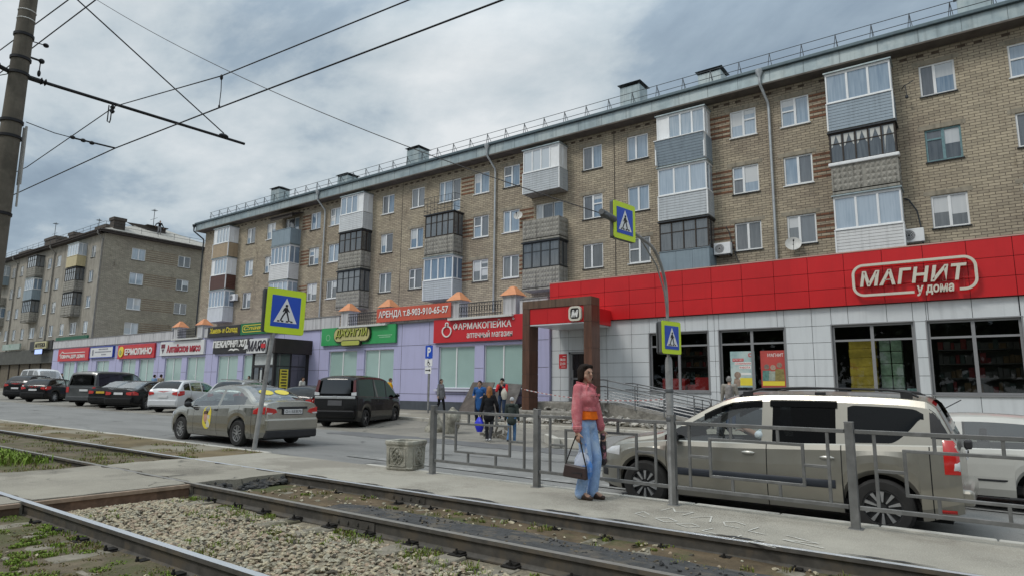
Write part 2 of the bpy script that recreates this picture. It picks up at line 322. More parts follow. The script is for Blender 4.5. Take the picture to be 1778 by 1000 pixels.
def kerb(name, x0, x1, y0, y1, zf, L=1.0):
    mb = MB(); x = x0
    while x < x1 - .01:
        b = min(x + L - .012, x1); j = hnoise(x * 2.1, y0) * .012
        vs = [(X, Y + j, zf(X) + d) for d in (-.35, 0) for Y in (y0, y1) for X in (x, b)]
        mb.add(vs, [(0, 2, 3, 1), (4, 5, 7, 6), (0, 1, 5, 4), (2, 6, 7, 3), (0, 4, 6, 2), (1, 3, 7, 5)]); x += L
    return tag(mb.build(name, kerbm, bevel=.015), kind='structure')
kerb('kerb', -21.5, -8.2, 19.28, 19.42, lambda x: zwalk(x) + .012)
kerb('kerb', -6.2, 22, 19.28, 19.42, lambda x: zwalk(x) + .012)
kerb('kerb', -130, -21.5, 21.47, 21.62, lambda x: zwalk(x) + .012)
kerb('kerb', -9.0, 16, 7.95, 8.07, lambda x: zplat(x) + .004)
kerb('kerb', -110, -12.0, 7.96, 8.08, lambda x: zplat(x) - .0)

# tram side
zb = lambda d: (lambda x, y: zplat(x) + d)
sheet('track_ground', -130, 25, -14, 8.0, zb(-.30), soil, nx=120, ny=30, amp=.01)
sheet('platform', -9.05, 22, 6.42, 7.96, zb(0), asph_plat, nx=60, ny=8, amp=.004, skirt=.3)
sheet('crossing', -12.05, -9.05, 6.42, 7.95, zb(-.004), asph_plat, nx=20, ny=8, amp=.004, skirt=.3)
sheet('crossing', -12.1, -9.02, 4.935, 6.33, zb(.0), cross, nx=30, ny=14, amp=.006, edge=.09, skirt=.22)
sheet('crossing', -12.1, -9.14, 2.985, 4.84, zb(-.002), cross, nx=30, ny=14, amp=.006, edge=.05, skirt=.22)
sheet('crossing', -13.5, -9.14, .2, 2.89, zb(-.01), cross, nx=30, ny=14, amp=.006, edge=.05, skirt=.22)
sheet('verge', -110, -12.0, 6.42, 7.96, zb(-.012), verge, nx=160, ny=12, amp=.014, skirt=.2)
sheet('track_moss', -110, -12.0, 4.93, 6.33, zb(-.085), moss, nx=140, ny=12, amp=.018, skirt=.2)
sheet('track_moss', -110, -12.0, 2.98, 4.83, zb(-.085), moss, nx=140, ny=12, amp=.018, skirt=.2)
sheet('gravel_bed', -9.02, 20, 2.98, 4.84, zb(-.185), gravelbed, nx=80, ny=18, amp=.012, skirt=.1)
sheet('track_soil', -9.1, 20, 4.93, 6.33, zb(-.155), soil, nx=90, ny=20, amp=.014, skirt=.1)
sheet('bitumen_strip', -6.6, 20, 4.94, 5.86, lambda x, y: zplat(x) - .085 - max(0, y - 5.45) * .13, bitumen, nx=120, ny=12, amp=.012, edge=.06, skirt=.06)
sheet('track_soil', -60, 20, -9, 2.88, zb(-.15), moss, nx=120, ny=50, amp=.016, skirt=.1)
# broken black edge of the crossing slab
mb = MB(); rr = random.Random(3)
for i in range(330):
    y = 4.96 + 1.35 * rr.random(); x = -9.05 + rr.uniform(-.10, .30) * (1.1 - (y - 4.9) / 2.2) + .05 * sin(y * 9); s = rr.uniform(.012, .05)
    mb.ell((x, y, zplat(x) - .02 - max(0, x + 9.12) * .42 - rr.uniform(0, .04)), (s, s * rr.uniform(.6, 1.6), s * rr.uniform(.4, .9)), 5, 4)
tag(mb.build('broken_asphalt', bitumen), kind='stuff')
# zebra bars and lane line, worn
paint = M('road_paint', (.33, .325, .31), .85, .2, 5, col2=(.205, .203, .193), thr=.47)
mb = MB()
for k, y in enumerate((8.45, 9.5)):
    for i in range(18 if k else 11):
        x = -11.4 + i * .45
        vs = [(X, Y, zroad(X) + .014) for X, Y in ((x, y), (x + .45, y), (x + .45, y + .30), (x, y + .30))]; mb.add(vs, [(0, 1, 2, 3)])
tag(mb.build('zebra_crossing', paint), kind='structure')
mb = MB()
for i in range(60):
    x = -7.0 + i * .5
    if rr.random() < .12: continue
    vs = [(X, Y, zroad(X) + .014) for X, Y in ((x, 11.35), (x + .5, 11.35), (x + .5, 11.47), (x, 11.47))]; mb.add(vs, [(0, 1, 2, 3)])
tag(mb.build('lane_line', paint), kind='structure')
# dark tyre-worn joint between carriageway and lot
sheet('asphalt_patch', -17, -4, 13.3, 14.35, lambda x, y: zroad(x, y) + .01, M('asphalt_dark', (.125, .125, .125), .9, .2, 2, fine=.5), nx=40, ny=6, amp=.005, edge=.15, skirt=.05)
# graffiti on the platform
mb = MB(); FL = Fr((-3.15, 7.2, 0), (.93, -.37, 0), (0, 0, 1)); FL.V = Vector((.15, .98, 0))
chalk = M('chalk', (.56, .545, .49), .9, .15, 20, col2=(.40, .38, .33), thr=.56)
for pts in (((0, .1), (0, .42), (.16, .2), (.32, .42), (.32, .08)), ((.45, .08), (.58, .42), (.72, .08)), ((1.05, .36), (.9, .42), (.82, .25), (.92, .08), (1.08, .12)), ((1.2, .4), (1.2, .08), (1.4, .1)),
            ((.05, -.3), (-.1, -.2), (-.1, -.42), (.1, -.48)), ((.3, -.22), (.2, -.4), (.38, -.48), (.46, -.3), (.3, -.22)), ((.62, -.22), (.52, -.42), (.7, -.46), (.76, -.28), (.62, -.22)), ((.9, -.2), (.88, -.46), (1.1, -.44)), ((1.25, -.2), (1.25, -.46)), ((1.5, -.18), (1.42, -.42), (1.7, -.4)), ((1.55, .3), (1.9, .25), (1.6, .05), (2.0, .1))):
    for a, b in zip(pts, pts[1:]):
        A, B = FL(a[0], a[1] * .8, 0), FL(b[0], b[1] * .8, 0); A.z = zplat(A.x) + .007; B.z = zplat(B.x) + .007; d_ = (B - A).normalized().cross(Vector((0, 0, 1))) * .009; mb.quad(A - d_, B - d_, B + d_, A + d_)
tag(mb.build('chalk_graffiti', chalk), kind='structure')
# gravel stones
def stones(name, n, region, mats, smin, smax, seed, dens=None, zoff=0, flat=.6):
    rr = random.Random(seed); bm = bmesh.new(); bmesh.ops.create_icosphere(bm, subdivisions=1, radius=1); bv = [v.co.copy() for v in bm.verts]; bf = [tuple(v.index for v in f.verts) for f in bm.faces]; bm.free()
    vari = []
    for k in range(12):
        vari.append([Vector((p.x * rr.uniform(.35, 1.2), p.y * rr.uniform(.35, 1.2), p.z * rr.uniform(.35, 1.2))) for p in bv])
    mb = MB()
    for i in range(n):
        x, y, z = region(rr); s = rr.uniform(smin, smax) * (1.5 if rr.random() < .06 else 1); R_ = Matrix.Rotation(rr.uniform(0, 6.3), 3, 'Z') @ Matrix.Rotation(rr.uniform(-.5, .5), 3, 'X'); sx, sy, sz = s * rr.uniform(.8, 1.5), s, s * flat * rr.uniform(.7, 1.3)
        mb.add([R_ @ Vector((p.x * sx, p.y * sy, p.z * sz)) + Vector((x, y, z + zoff)) for p in vari[i % 12]], bf, rr.choices(range(len(mats)), [5, 4, 3, 1.2][:len(mats)])[0])
    return tag(mb.build(name, mats), kind='stuff')
gm = [M('gravel_tan', (.385, .335, .235), .9, .45, 40), M('gravel_grey', (.33, .305, .23), .9, .45, 40), M('gravel_pink', (.32, .25, .18), .9, .45, 40), M('gravel_dark', (.075, .066, .05), .9, .3, 40)]
def reg(r):
    x = -8.98 + 12 * r.random() ** 1.6; y = r.uniform(3.0, 4.62); return x, y, zplat(x) - .172 + r.uniform(-.01, .012)
stones('track_gravel', 10500, reg, gm, .014, .034, 5)
def reg2(r):
    x = -8.7 + 9 * r.random(); y = r.uniform(5.5, 6.3); return x, y, zplat(x) - .145
stones('track_gravel', 260, reg2, gm, .012, .035, 6)
def reg3(r):
    x = -9 + 9 * r.random(); y = r.uniform(0, 2.85); return x, y, zplat(x) - .142
stones('track_gravel', 160, reg3, gm, .012, .03, 8)
# grass and weeds
gr = [M('grass_green', (.165, .25, .03), .8, .3, 20), M('grass_olive', (.135, .14, .035), .8, .3, 20), M('grass_dry', (.22, .17, .08), .85, .3, 20)]
def tufts(name, spots, blades, h, seed, w=(5, 4, 1), wid=.004):
    rr = random.Random(seed); mb = MB()
    for (x, y, z, rad) in spots:
        for b in range(blades):
            a = rr.uniform(0, 6.3); d = rad * sqrt(rr.random()); bx, by = x + d * cos(a), y + d * sin(a); t = rr.uniform(0, 6.3); hh = h * rr.uniform(.4, 1.2); ln = hh * rr.uniform(.2, 1.0); px, py = -sin(t) * wid, cos(t) * wid
            mid = (bx + cos(t) * ln * .35, by + sin(t) * ln * .35, z + hh * .65); tip = (bx + cos(t) * ln, by + sin(t) * ln, z + hh)
            mb.add([(bx - px, by - py, z - .01), (bx + px, by + py, z - .01), (mid[0] + px, mid[1] + py, mid[2]), (mid[0] - px, mid[1] - py, mid[2]), tip], [(0, 1, 2, 3), (3, 2, 4)], rr.choices((0, 1, 2), w)[0])
    return tag(mb.build(name, gr), kind='stuff')
rr = random.Random(12); sp = []
for i in range(130):       # between rails, clumpy
    x = -8.8 + 8 * rr.random() ** 1.4; y = rr.choice((rr.uniform(4.1, 4.8), rr.uniform(3.1, 4.7), rr.uniform(4.4, 4.8))); 
    if hnoise(x * 1.1, y * 1.5) > -.05: sp.append((x, y, zplat(x) - .17, rr.uniform(.04, .13)))
tufts('grass', sp, 26, .04, 1)
sp = []
for i in range(220):
    x = -9 + 8 * rr.random(); y = rr.uniform(.6, 2.85)
    if hnoise(x * 1.9, y * 1.9) > .08: sp.append((x, y, zplat(x) - .15, rr.uniform(.05, .14)))
tufts('grass', sp, 60, .03, 2, w=(6, 4, 1), wid=.004)
sp = [(x, y, zplat(x) - .15, .05) for x, y in [(-8.6 + 8 * rr.random(), rr.uniform(5.6, 6.3)) for i in range(45)]]
tufts('grass', sp, 16, .04, 3, w=(2, 4, 3))
sp = []
for i in range(900):
    x = -12.1 - 26 * rr.random() ** 1.5; y = rr.choice((rr.uniform(4.95, 6.3), rr.uniform(6.5, 7.9), rr.uniform(3.05, 4.8)))
    if y > 6.4 and hnoise(x * .9, y * 1.4) < .0: continue
    sp.append((x, y, zplat(x) - (.02 if y > 6.4 else .09), rr.uniform(.06, .2)))
tufts('grass', sp, 14, .05, 4, w=(2, 5, 4), wid=.006)
sp = [(-13.6 - 2.6 * rr.random(), rr.uniform(3.6, 4.6), zplat(-14) - .09, .22) for i in range(36)]
tufts('weeds', sp, 40, .16, 5, w=(8, 2, 0), wid=.012)

# low moss cushions beside the near rail and in the track
rr = random.Random(21); sp = []
for i in range(900):
    x = -9.2 + 7 * rr.random(); y = 2.86 - 2.6 * rr.random() ** 1.3
    if hnoise(x * 2.3, y * 3.1) + .5 * hnoise(x * 6, y * 6) > .22: sp.append((x, y, zplat(x) - .148, rr.uniform(.03, .09)))
tufts('moss_cushions', sp, 85, .018, 22, w=(7, 3, 0), wid=.007)
sp = []
for i in range(260):
    x = -8.8 + 7 * rr.random(); y = rr.uniform(4.2, 4.84) if i % 3 else rr.uniform(5.0, 6.3)
    if hnoise(x * 2.9, y * 3.3) > .15: sp.append((x, y, zplat(x) - (.175 if y < 4.9 else .15), rr.uniform(.03, .08)))
tufts('moss_cushions', sp, 40, .022, 23, w=(3, 5, 1), wid=.006)
sp = []
for i in range(700):
    x = -9.2 + 7 * rr.random(); y = 2.86 - 2.6 * rr.random() ** 1.3; sp.append((x, y, zplat(x) - .15, rr.uniform(.03, .08)))
tufts('dry_litter', sp, 14, .012, 24, w=(0, 3, 6), wid=.006)

def regb(r):
    x = -6.4 + 6 * r.random(); y = r.uniform(4.97, 5.75); return x, y, zplat(x) - .085 - max(0, y - 5.45) * .13
stones('bitumen_crumbs', 420, regb, [M('crumb_dark', (.03, .03, .03), .9, .3, 20), M('crumb_soil', (.12, .10, .07), .9, .3, 20)], .006, .022, 31)
# unseen tree belt added behind the viewer so glass and car paint mirror something dark
tb = MB(); rr = random.Random(77)
for t in range(16):
    cx_, cy_, h_ = -58 + t * 6 + rr.uniform(-1.5, 1.5), -17 + rr.uniform(-3, 3), rr.uniform(9, 12.5); tb.tube([(cx_, cy_, -.5), (cx_ + .1, cy_, h_ * .5), (cx_, cy_ + .1, h_ * .85)], [.2, .13, .05], 7, 1)
    for b in range(5): a = rr.uniform(0, 6.3); tb.tube([(cx_, cy_, h_ * (.35 + .09 * b)), (cx_ + 1.4 * cos(a), cy_ + 1.4 * sin(a), h_ * (.5 + .09 * b))], [.06, .02], 5, 1)
    for k in range(900):
        a, e_, r_ = rr.uniform(0, 6.3), rr.uniform(-1, 1), rr.random() ** .5; p = Vector((cx_ + 3.7 * r_ * cos(a) * sqrt(1 - e_ * e_ * .6), cy_ + 3.7 * r_ * sin(a) * sqrt(1 - e_ * e_ * .6), h_ * .58 + h_ * .44 * e_ * r_)); u = Vector((rr.uniform(-1, 1), rr.uniform(-1, 1), rr.uniform(-1, 1))).normalized(); v = u.orthogonal().normalized(); s_ = rr.uniform(.3, .75); tb.quad(p - u * s_, p - v * s_ * .6, p + u * s_, p + v * s_ * .6)
tag(tb.build('reflection_tree_belt', [M('belt_leaves', (.045, .075, .02), .8, .4, 2), M('belt_bark', (.08, .065, .05), .9, .3, 4)]), kind='stuff')

# dark worn asphalt scraps along the platform edge rail
rr = random.Random(41); x = -8.6
while x < 3:
    l_ = rr.uniform(.25, .9); d_ = rr.uniform(.03, .10); n = 9; pts = []
    for k in range(n + 1): t = k / n; pts.append((x + l_ * t, 6.425, 0))
    top_ = [(x + l_ * (k / n), 6.43 + d_ * sin(pi * k / n) * rr.uniform(.5, 1.2), 0) for k in range(n, -1, -1)]
    m_ = MB(); m_.add([(p[0], p[1], zplat(p[0]) + .0085) for p in pts + top_], [tuple(range(2 * n + 2))]); tag(m_.build('asphalt_patch', bitumen), kind='structure'); x += l_ + rr.uniform(.1, .8)
# ================================================================ RAILS
steel_top = M('rail_top', (.56, .58, .61), .34, .05, 30, metal=.35, spec=.8)
steel_top_dull = M('rail_top_dull', (.30, .28, .25), .5, .15, 10, metal=.6)
steel_side = M('rail_side', (.085, .078, .068), .8, .3, 8, metal=.1, col2=(.12, .10, .075), thr=.55)
rust = M('rust', (.17, .105, .07), .85, .3, 8, col2=(.10, .065, .045), thr=.55)
sleeper_m = M('sleeper_concrete', (.235, .21, .165), .9, .25, 7, bump=.5, bscale=60, col2=(.10, .09, .055), thr=.54)
def rail(name, label, x0, x1, yg, side, top):
    """yg gauge face, head extends to -side*... ; rail top at zplat"""
    y0, y1 = (yg - .07, yg) if side > 0 else (yg, yg + .07); yc = (y0 + y1) / 2
    prof = [(y0, 0), (y1, 0), (y1 + .002, -.035), (yc + .012, -.05), (yc + .01, -.14), (yc + .065, -.165), (yc + .065, -.18), (yc - .065, -.18), (yc - .065, -.165), (yc - .01, -.14), (yc - .012, -.05), (y0 - .002, -.035)]
    mb = MB(); n = len(prof); nx = max(2, int((x1 - x0) / 4))
    vs = [(x0 + (x1 - x0) * i / nx, y, zplat(x0 + (x1 - x0) * i / nx) + z) for i in range(nx + 1) for y, z in prof]
    for i in range(nx):
        for k in range(n): mb.add([vs[i * n + k], vs[i * n + (k + 1) % n], vs[(i + 1) * n + (k + 1) % n], vs[(i + 1) * n + k]], [(3, 2, 1, 0)], 0 if k == 0 else 1)
    o = mb.build(name, [top, steel_side])
    return tag(o, label, 'rail')
r1 = rail('tram_rail', 'bright polished tram rail nearest the camera, crossing the lower left corner', -60, 14, 2.97, 1, steel_top)
r2 = rail('tram_rail', 'dull grey tram rail beyond the gravel, meeting the end of the rusty cross rail', -90, 16, 4.92, 1, steel_top_dull)
r3 = rail('tram_rail', 'shiny tram rail running along the edge of the asphalt tram platform', -90, 20, 6.34, -1, steel_top)
mb = MB()
for y0, y1 in ((-1.5, 2.86), (3.0, 4.83)):
    mb.box(-9.11, -9.04, y0, y1, -.055, -.012 + .0, 0); mb.box(-9.085, -9.065, y0, y1, -.17, -.055, 1); mb.box(-9.14, -9.01, y0, y1, -.19, -.17, 1)
    for y in (y1 - .2, y1 - .45): mb.lathe([(.0, -.012), (.02, -.012), (.02, 0)], (-9.064, y, -.1), 'X', 8, 1)
o = mb.build('guard_rail', [M('rust_light', (.30, .22, .16), .8, .25, 8), rust]); o.location.z = zplat(-9); tag(o, 'rusty brown rail laid crosswise at the edge of the asphalt track crossing', 'rail')
# sleepers with their fastenings showing outside rails 2 and 1
def sleeper():
    mb = MB(); mb.box(-.12, .12, -.45, .02, -.12, .0, 0); return mb.build('sleeper', sleeper_m, bevel=.02)
sl0 = sleeper(); first = True
def put(proto, x, y, z, rz, label, cat, group):
    o = proto if 'label' not in proto else copy_tree(proto)
    o.location = (x, y, z); o.rotation_euler = (0, 0, rz); tag(o, label, cat, group); return o
rr = random.Random(4)
for i in range(14): put(sl0, -8.45 + i * .62, 4.78, zplat(-8 + i * .6) - .153 - (i % 3) * .006, rr.uniform(-.04, .04), 'grey concrete sleeper end showing through gravel beside the dull grey rail', 'sleeper', 'sleeper ends in the gravel')
for i in range(12): put(sl0, -8.5 + i * .62, 2.80, zplat(-8 + i * .6) - .142 - (i % 3) * .004, rr.uniform(-.05, .05), 'mossy concrete sleeper end beside the bright polished near rail', 'sleeper', 'mossy sleeper ends by the near rail')
for i in range(14): put(sl0, -8.3 + i * .62, 6.20, zplat(-8 + i * .6) - .152 - rr.uniform(0, .012), rr.uniform(-.05, .05), 'sleeper half buried in brown soil beside the platform edge rail', 'sleeper', 'buried sleepers by the platform rail')
def clip():
    mb = MB(); mb.box(-.075, .075, -.08, .03, -.012, .0, 0); mb.lathe([(.018, 0), (.018, .028), (.0, .028)], (0, -.035, 0), 'Z', 8, 0, False); mb.lathe([(.011, .028), (.011, .05), (0, .05)], (0, -.035, 0), 'Z', 8, 0, False); mb.box(-.05, .05, -.03, .05, 0, .016, 0)
    return mb.build('rail_clip', M('clip_iron', (.03, .027, .024), .6, .3, 10, metal=.5))
cl0 = clip(); ncl = 0
for r, y, xs, z in ((r2, 4.80, [-8.45 + i * .62 for i in range(14)], -.150), (r1, 2.83, [-8.5 + i * .62 for i in range(12)], -.145), (r3, 6.27, [-8.3 + i * .62 for i in range(14)], -.158)):
    for x in xs:
        c = cl0 if ncl == 0 else cl0.copy()
        if ncl: COL.objects.link(c)
        ncl += 1; c.parent = r; c.location = (x + .02, y, zplat(x) + z)
# joint bolts on rails 2 and 3
for r, y, x0 in ((r2, 4.865, -5.9), (r3, 6.36, -6.6)):
    mb = MB()
    for k in range(4): mb.lathe([(0, -.02), (.018, -.02), (.018, .0)], (x0 + k * .16, y, zplat(x0) - .095), 'Y', 8, 0)
    mb.box(x0 - .1, x0 + .58, y - .004, y + .004, zplat(x0) - .14, zplat(x0) - .055)
    mb.build('fishplate', steel_side, r)
# ================================================================ APARTMENT BUILDINGS
brick = brick_mat('brick_yellow', (.53, .455, .335), (.385, .332, .25), (.155, .13, .102))
brick2 = brick_mat('brick_grey', (.44, .40, .315), (.335, .305, .24), (.18, .16, .13))
stripe = brick_mat('brick_red', (.30, .145, .085), (.20, .10, .065), (.10, .08, .06))
plaster = M('plaster_grey', (.33, .305, .26), .9, .15, 1.5, streak=.7, bump=.2)
lintel = M('lintel', (.30, .265, .205), .9, .2, 3, streak=.6)
zinc = M('zinc_sheet', (.30, .36, .375), .45, .16, 1.6, metal=.55, col2=(.38, .43, .43), thr=.5, streak=.35)
dkmetal = M('dark_metal', (.05, .055, .06), .55, .2, 6, metal=.4)
darkwood = M('dark_wood', (.045, .036, .03), .8, .35, 10)
soffit = M('soffit', (.12, .105, .09), .9, .25, 2)
pvc = M('white_pvc', (.80, .81, .81), .4, .04, 3, streak=.12)
bluewood = M('blue_painted_wood', (.16, .27, .29), .7, .2, 10)
galv = M('galvanised_pipe', (.47, .49, .50), .45, .12, 4, metal=.6, streak=.3)
relief = M('relief_concrete', (.30, .285, .25), .9, .2, 5, streak=.9, bump=.3)
curt = M('tulle_curtain', (.55, .55, .52), .8, .1, 14, stretch=(8, 8, .4))
roofm = M('slate_roof', (.42, .40, .36), .85, .12, 3, streak=.4)
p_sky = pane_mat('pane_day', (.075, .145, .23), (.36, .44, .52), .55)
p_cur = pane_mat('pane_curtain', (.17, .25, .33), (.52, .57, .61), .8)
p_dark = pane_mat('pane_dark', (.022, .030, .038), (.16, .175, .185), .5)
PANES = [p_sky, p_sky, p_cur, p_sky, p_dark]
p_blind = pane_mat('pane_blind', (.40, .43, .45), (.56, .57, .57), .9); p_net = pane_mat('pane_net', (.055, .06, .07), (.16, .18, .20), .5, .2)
siding = {k: M('siding_' + k, c, .5, .06, 3, streak=.3) for k, c in (('white', (.66, .66, .65)), ('blue', (.275, .335, .385)), ('grey', (.46, .49, .51)), ('beige', (.40, .305, .20)), ('brown', (.10, .045, .035)), ('cream', (.52, .44, .25)), ('steel', (.235, .295, .335)), ('palewhite', (.60, .62, .63)))}
def wall_holes(mb, fr, u0, u1, v0, v1, holes, depth=.16, mi=0):
    us = sorted({u0, u1, *[h[0] for h in holes], *[h[1] for h in holes]}); vs = sorted({v0, v1, *[h[2] for h in holes], *[h[3] for h in holes]})
    us = [u for u in us if u0 <= u <= u1]; vs = [v for v in vs if v0 <= v <= v1]
    for j in range(len(vs) - 1):
        run = None
        for i in range(len(us) - 1):
            cu, cv = (us[i] + us[i + 1]) / 2, (vs[j] + vs[j + 1]) / 2
            if any(h[0] < cu < h[1] and h[2] < cv < h[3] for h in holes): continue
            mb.quad(fr(us[i], vs[j], 0), fr(us[i + 1], vs[j], 0), fr(us[i + 1], vs[j + 1], 0), fr(us[i], vs[j + 1], 0), mi)
    for a, b, c, d in holes:
        for p, q in (((a, c), (b, c)), ((b, c), (b, d)), ((b, d), (a, d)), ((a, d), (a, c))):
            mb.quad(fr(*p, 0), fr(*p, -depth), fr(*q, -depth), fr(*q, 0), mi)
def window(par, fr, a, b, c, d, pm=None, fm=None, split=None, transom=None, w=-.13, name='window', sill=True, bar=.068, open_=False):
    """frame bars as one part; panes and sill as its sub-parts"""
    fm = fm or pvc; mb = MB(); t = bar
    for q in ((a, b, c, c + t), (a, b, d - t, d), (a, a + t, c + t, d - t), (b - t, b, c + t, d - t)): mb.fbox(fr, *q, w, w + .07)
    cols = [a + t, b - t]; sp = split if split is not None else [.5]
    for s_ in sp: x = a + (b - a) * s_; mb.fbox(fr, x - t * .75, x + t * .75, c + t, d - t, w + .002, w + .074); cols += [x - t * .75, x + t * .75]
    cols = sorted(cols); cells = []
    for i in range(0, len(cols), 2):
        x0, x1 = cols[i], cols[i + 1]; tr = (transom or {}).get(i // 2)
        if tr: y = c + (d - c) * tr; mb.fbox(fr, x0, x1, y - t * .5, y + t * .5, w + .002, w + .072); cells += [(x0, x1, c + t, y - t * .5), (x0, x1, y + t * .5, d - t)]
        else: cells.append((x0, x1, c + t, d - t))
    f = mb.build(name, fm, par); pb = MB()
    if pm is None: pm = random.choice(PANES)
    for x0, x1, y0, y1 in cells:
        r_ = random.random() if pm in PANES else 1; h_ = None
        if r_ < .20: h_ = y0 + (y1 - y0) * random.uniform(.35, .65)
        for a_, b_, mi_ in (((y0, h_, 0), (h_, y1, 1)) if h_ else ((y0, y1, 2 if r_ < .42 else 0),)): pb.quad(fr(x0, a_, w + .03), fr(x1, a_, w + .03), fr(x1, b_, w + .03), fr(x0, b_, w + .03), mi_)
    pb.build('pane', [pm, p_blind, p_net] if pm in PANES else pm, f)
    if sill: sb = MB(); sb.fbox(fr, a - .05, b + .05, c - .05, c - .012, -.05, .07); sb.build('sill', dkmetal if fm is not pvc or random.random() < .6 else pvc, f)
    return f
def diamond(mb, fr, u0, u1, v0, v1, w, nu, nv, mi=0, dep=.045):
    du, dv = (u1 - u0) / nu, (v1 - v0) / nv
    for i in range(nu):
        for j in range(nv):
            a, b, c, d = u0 + i * du + .01, u0 + (i + 1) * du - .01, v0 + j * dv + .01, v0 + (j + 1) * dv - .01
            mb.add([fr(a, c, w), fr(b, c, w), fr(b, d, w), fr(a, d, w), fr((a + b) / 2, (c + d) / 2, w + dep)], [(0, 1, 4), (1, 2, 4), (2, 3, 4), (3, 0, 4)], mi)
def balcony(par, fr, uc, zf, kind, par_m='white', glaze=None, W_=2.5, dep=.92, zt=None, ph=1.1, flare=0, ledge=False, curtain=False, npan=4, topcap=True, white_panel=False):
    """slab and parapet; glazing frame, panes and cap are its sub-parts"""
    u0, u1 = uc - W_ / 2, uc + W_ / 2; zs = zf - .16; zp = zf + ph - .02; ztop = zt or zf + 2.62
    mb = MB(); mb.fbox(fr, u0, u1, zs, zs + .15, .0, dep, 0); bal = mb.build('balcony', relief, par)
    pb = MB()
    if kind == 'siding':
        m = siding[par_m]; n = 9; z0 = zs + .02
        for i in range(n):
            a = z0 + (zp - z0) * i / n; b = z0 + (zp - z0) * (i + 1) / n - .012; f0 = flare * (i / n); f1 = flare * ((i + 1) / n)
            for uu0, uu1, ww0, ww1 in ((u0, u1, dep - .02, dep + .02), (u1 - .02, u1 + .02, .0, dep - .02), (u0 - .02, u0 + .02, .0, dep - .02)):
                ex0, ex1 = (f0, f1) if ww1 > dep else (0, 0)
                pb.add([fr(uu0, a, ww0), fr(uu1, a, ww0), fr(uu0, a, ww1 + ex0), fr(uu1, a, ww1 + ex0), fr(uu0, b, ww0), fr(uu1, b, ww0), fr(uu0, b, ww1 + ex1 - .008), fr(uu1, b, ww1 + ex1 - .008)], [(0, 1, 3, 2), (4, 6, 7, 5), (2, 3, 7, 6), (0, 4, 5, 1), (0, 2, 6, 4), (1, 5, 7, 3)], 0)
        for uu in (u0 - .03, u1 - .03): pb.fbox(fr, uu, uu + .06, z0, zp, dep - .03, dep + .035 + flare * .6, 1)
        pb.fbox(fr, u0 - .04, u1 + .04, zp, zp + .04, dep - .1, dep + .05 + flare, 1)
        pb.build('parapet', [m, pvc], bal, bevel=0)
    elif kind == 'panel':
        m = siding[par_m]; n = 3
        for i in range(n): a = u0 + W_ * i / n; pb.fbox(fr, a + .005, a + W_ / n - .005, zs, zp, dep - .02, dep + .02)
        for uu in (u0 - .02, u1 - .02): pb.fbox(fr, uu, uu + .04, zs, zp, 0, dep - .02)
        pb.fbox(fr, u0 - .04, u1 + .04, zp, zp + .03, dep - .1, dep + .05); pb.build('parapet', m, bal)
    elif kind == 'relief':
        pb.fbox(fr, u0, u1, zs + .1, zp, dep - .08, dep, 0)
        for uu in (u0, u1 - .07): pb.fbox(fr, uu, uu + .07, zs + .1, zp - .002, 0, dep - .08)
        h = (u0 + u1) / 2
        diamond(pb, fr, u0 + .03, h - .04, zs + .16, zp - .06, dep, 6, 4); diamond(pb, fr, h + .04, u1 - .03, zs + .16, zp - .06, dep, 6, 4)
        for uu, sg in ((u1, 1), (u0, -1)):
            f2 = Fr(fr(uu, 0, 0), fr.W if sg > 0 else fr.W, fr.U * sg); diamond(pb, f2, .06, dep - .05, zs + .16, zp - .06, 0, 5, 4)
        pb.build('parapet', relief, bal)
        if ledge: lb = MB(); lb.fbox(fr, u0 - .08, u1 + .08, zp, zp + .15, dep - .2, dep + .10); lb.build('ledge', pvc, bal, bevel=.03)
    if glaze:
        fm = {'pvc': pvc, 'wood': darkwood, 'steel': dkmetal}[glaze]; gb = MB(); gl = MB(); z0 = zp + .03 + (.12 if ledge else 0); z1 = ztop; t = .075 if glaze == 'pvc' else .045
        W1 = dep - .01
        gb.fbox(fr, u0, u1, z0, z0 + t, W1 - .06, W1); gb.fbox(fr, u0, u1, z1 - t * 1.4, z1, W1 - .06, W1)
        for i in range(npan + 1):
            x = u0 + (W_ - .06) * i / npan; gb.fbox(fr, x - (.012 if glaze == 'pvc' and 0 < i < npan else 0), x + .06 + (.012 if glaze == 'pvc' and 0 < i < npan else 0), z0 + t, z1 - t * 1.4, W1 - .062, W1 + .004)
            if i < npan:
                if glaze != 'pvc': zz = z0 + (z1 - z0) * .62; gb.fbox(fr, x + .06, x + W_ / npan - .0, zz, zz + .04, W1 - .05, W1 - .005)
                pm_i = 1 if (white_panel and i == (0 if white_panel == 1 else npan - 1)) else 0
                gl.quad(fr(x + .06, z0 + t, W1 - .03), fr(x + W_ / npan, z0 + t, W1 - .03), fr(x + W_ / npan, z1 - t, W1 - .03), fr(x + .06, z1 - t, W1 - .03), pm_i)
        for uu in (u0, u1 - .06):
            gb.fbox(fr, uu, uu + .06, z0, z0 + t, 0, W1 - .06); gb.fbox(fr, uu, uu + .06, z1 - t * 1.4, z1, 0, W1 - .06); gb.fbox(fr, uu + .003, uu + .063, z0 + t, z1 - t * 1.4, W1 / 2 - .03, W1 / 2 + .03)
            gl.quad(fr(uu + .03, z0 + t, 0), fr(uu + .03, z0 + t, W1 - .06), fr(uu + .03, z1 - t, W1 - .06), fr(uu + .03, z1 - t, 0), 1 if white_panel else 0)
        f = gb.build('glazing_frame', fm, bal)
        gl.build('pane', [p_dark if glaze != 'pvc' else random.choice([p_sky, p_cur, p_sky]), pvc], f)
        if topcap: cb = MB(); cb.fbox(fr, u0 - .06, u1 + .06, z1, z1 + .06, 0, dep + .08); cb.build('balcony_roof', zinc if glaze == 'pvc' else dkmetal, bal)
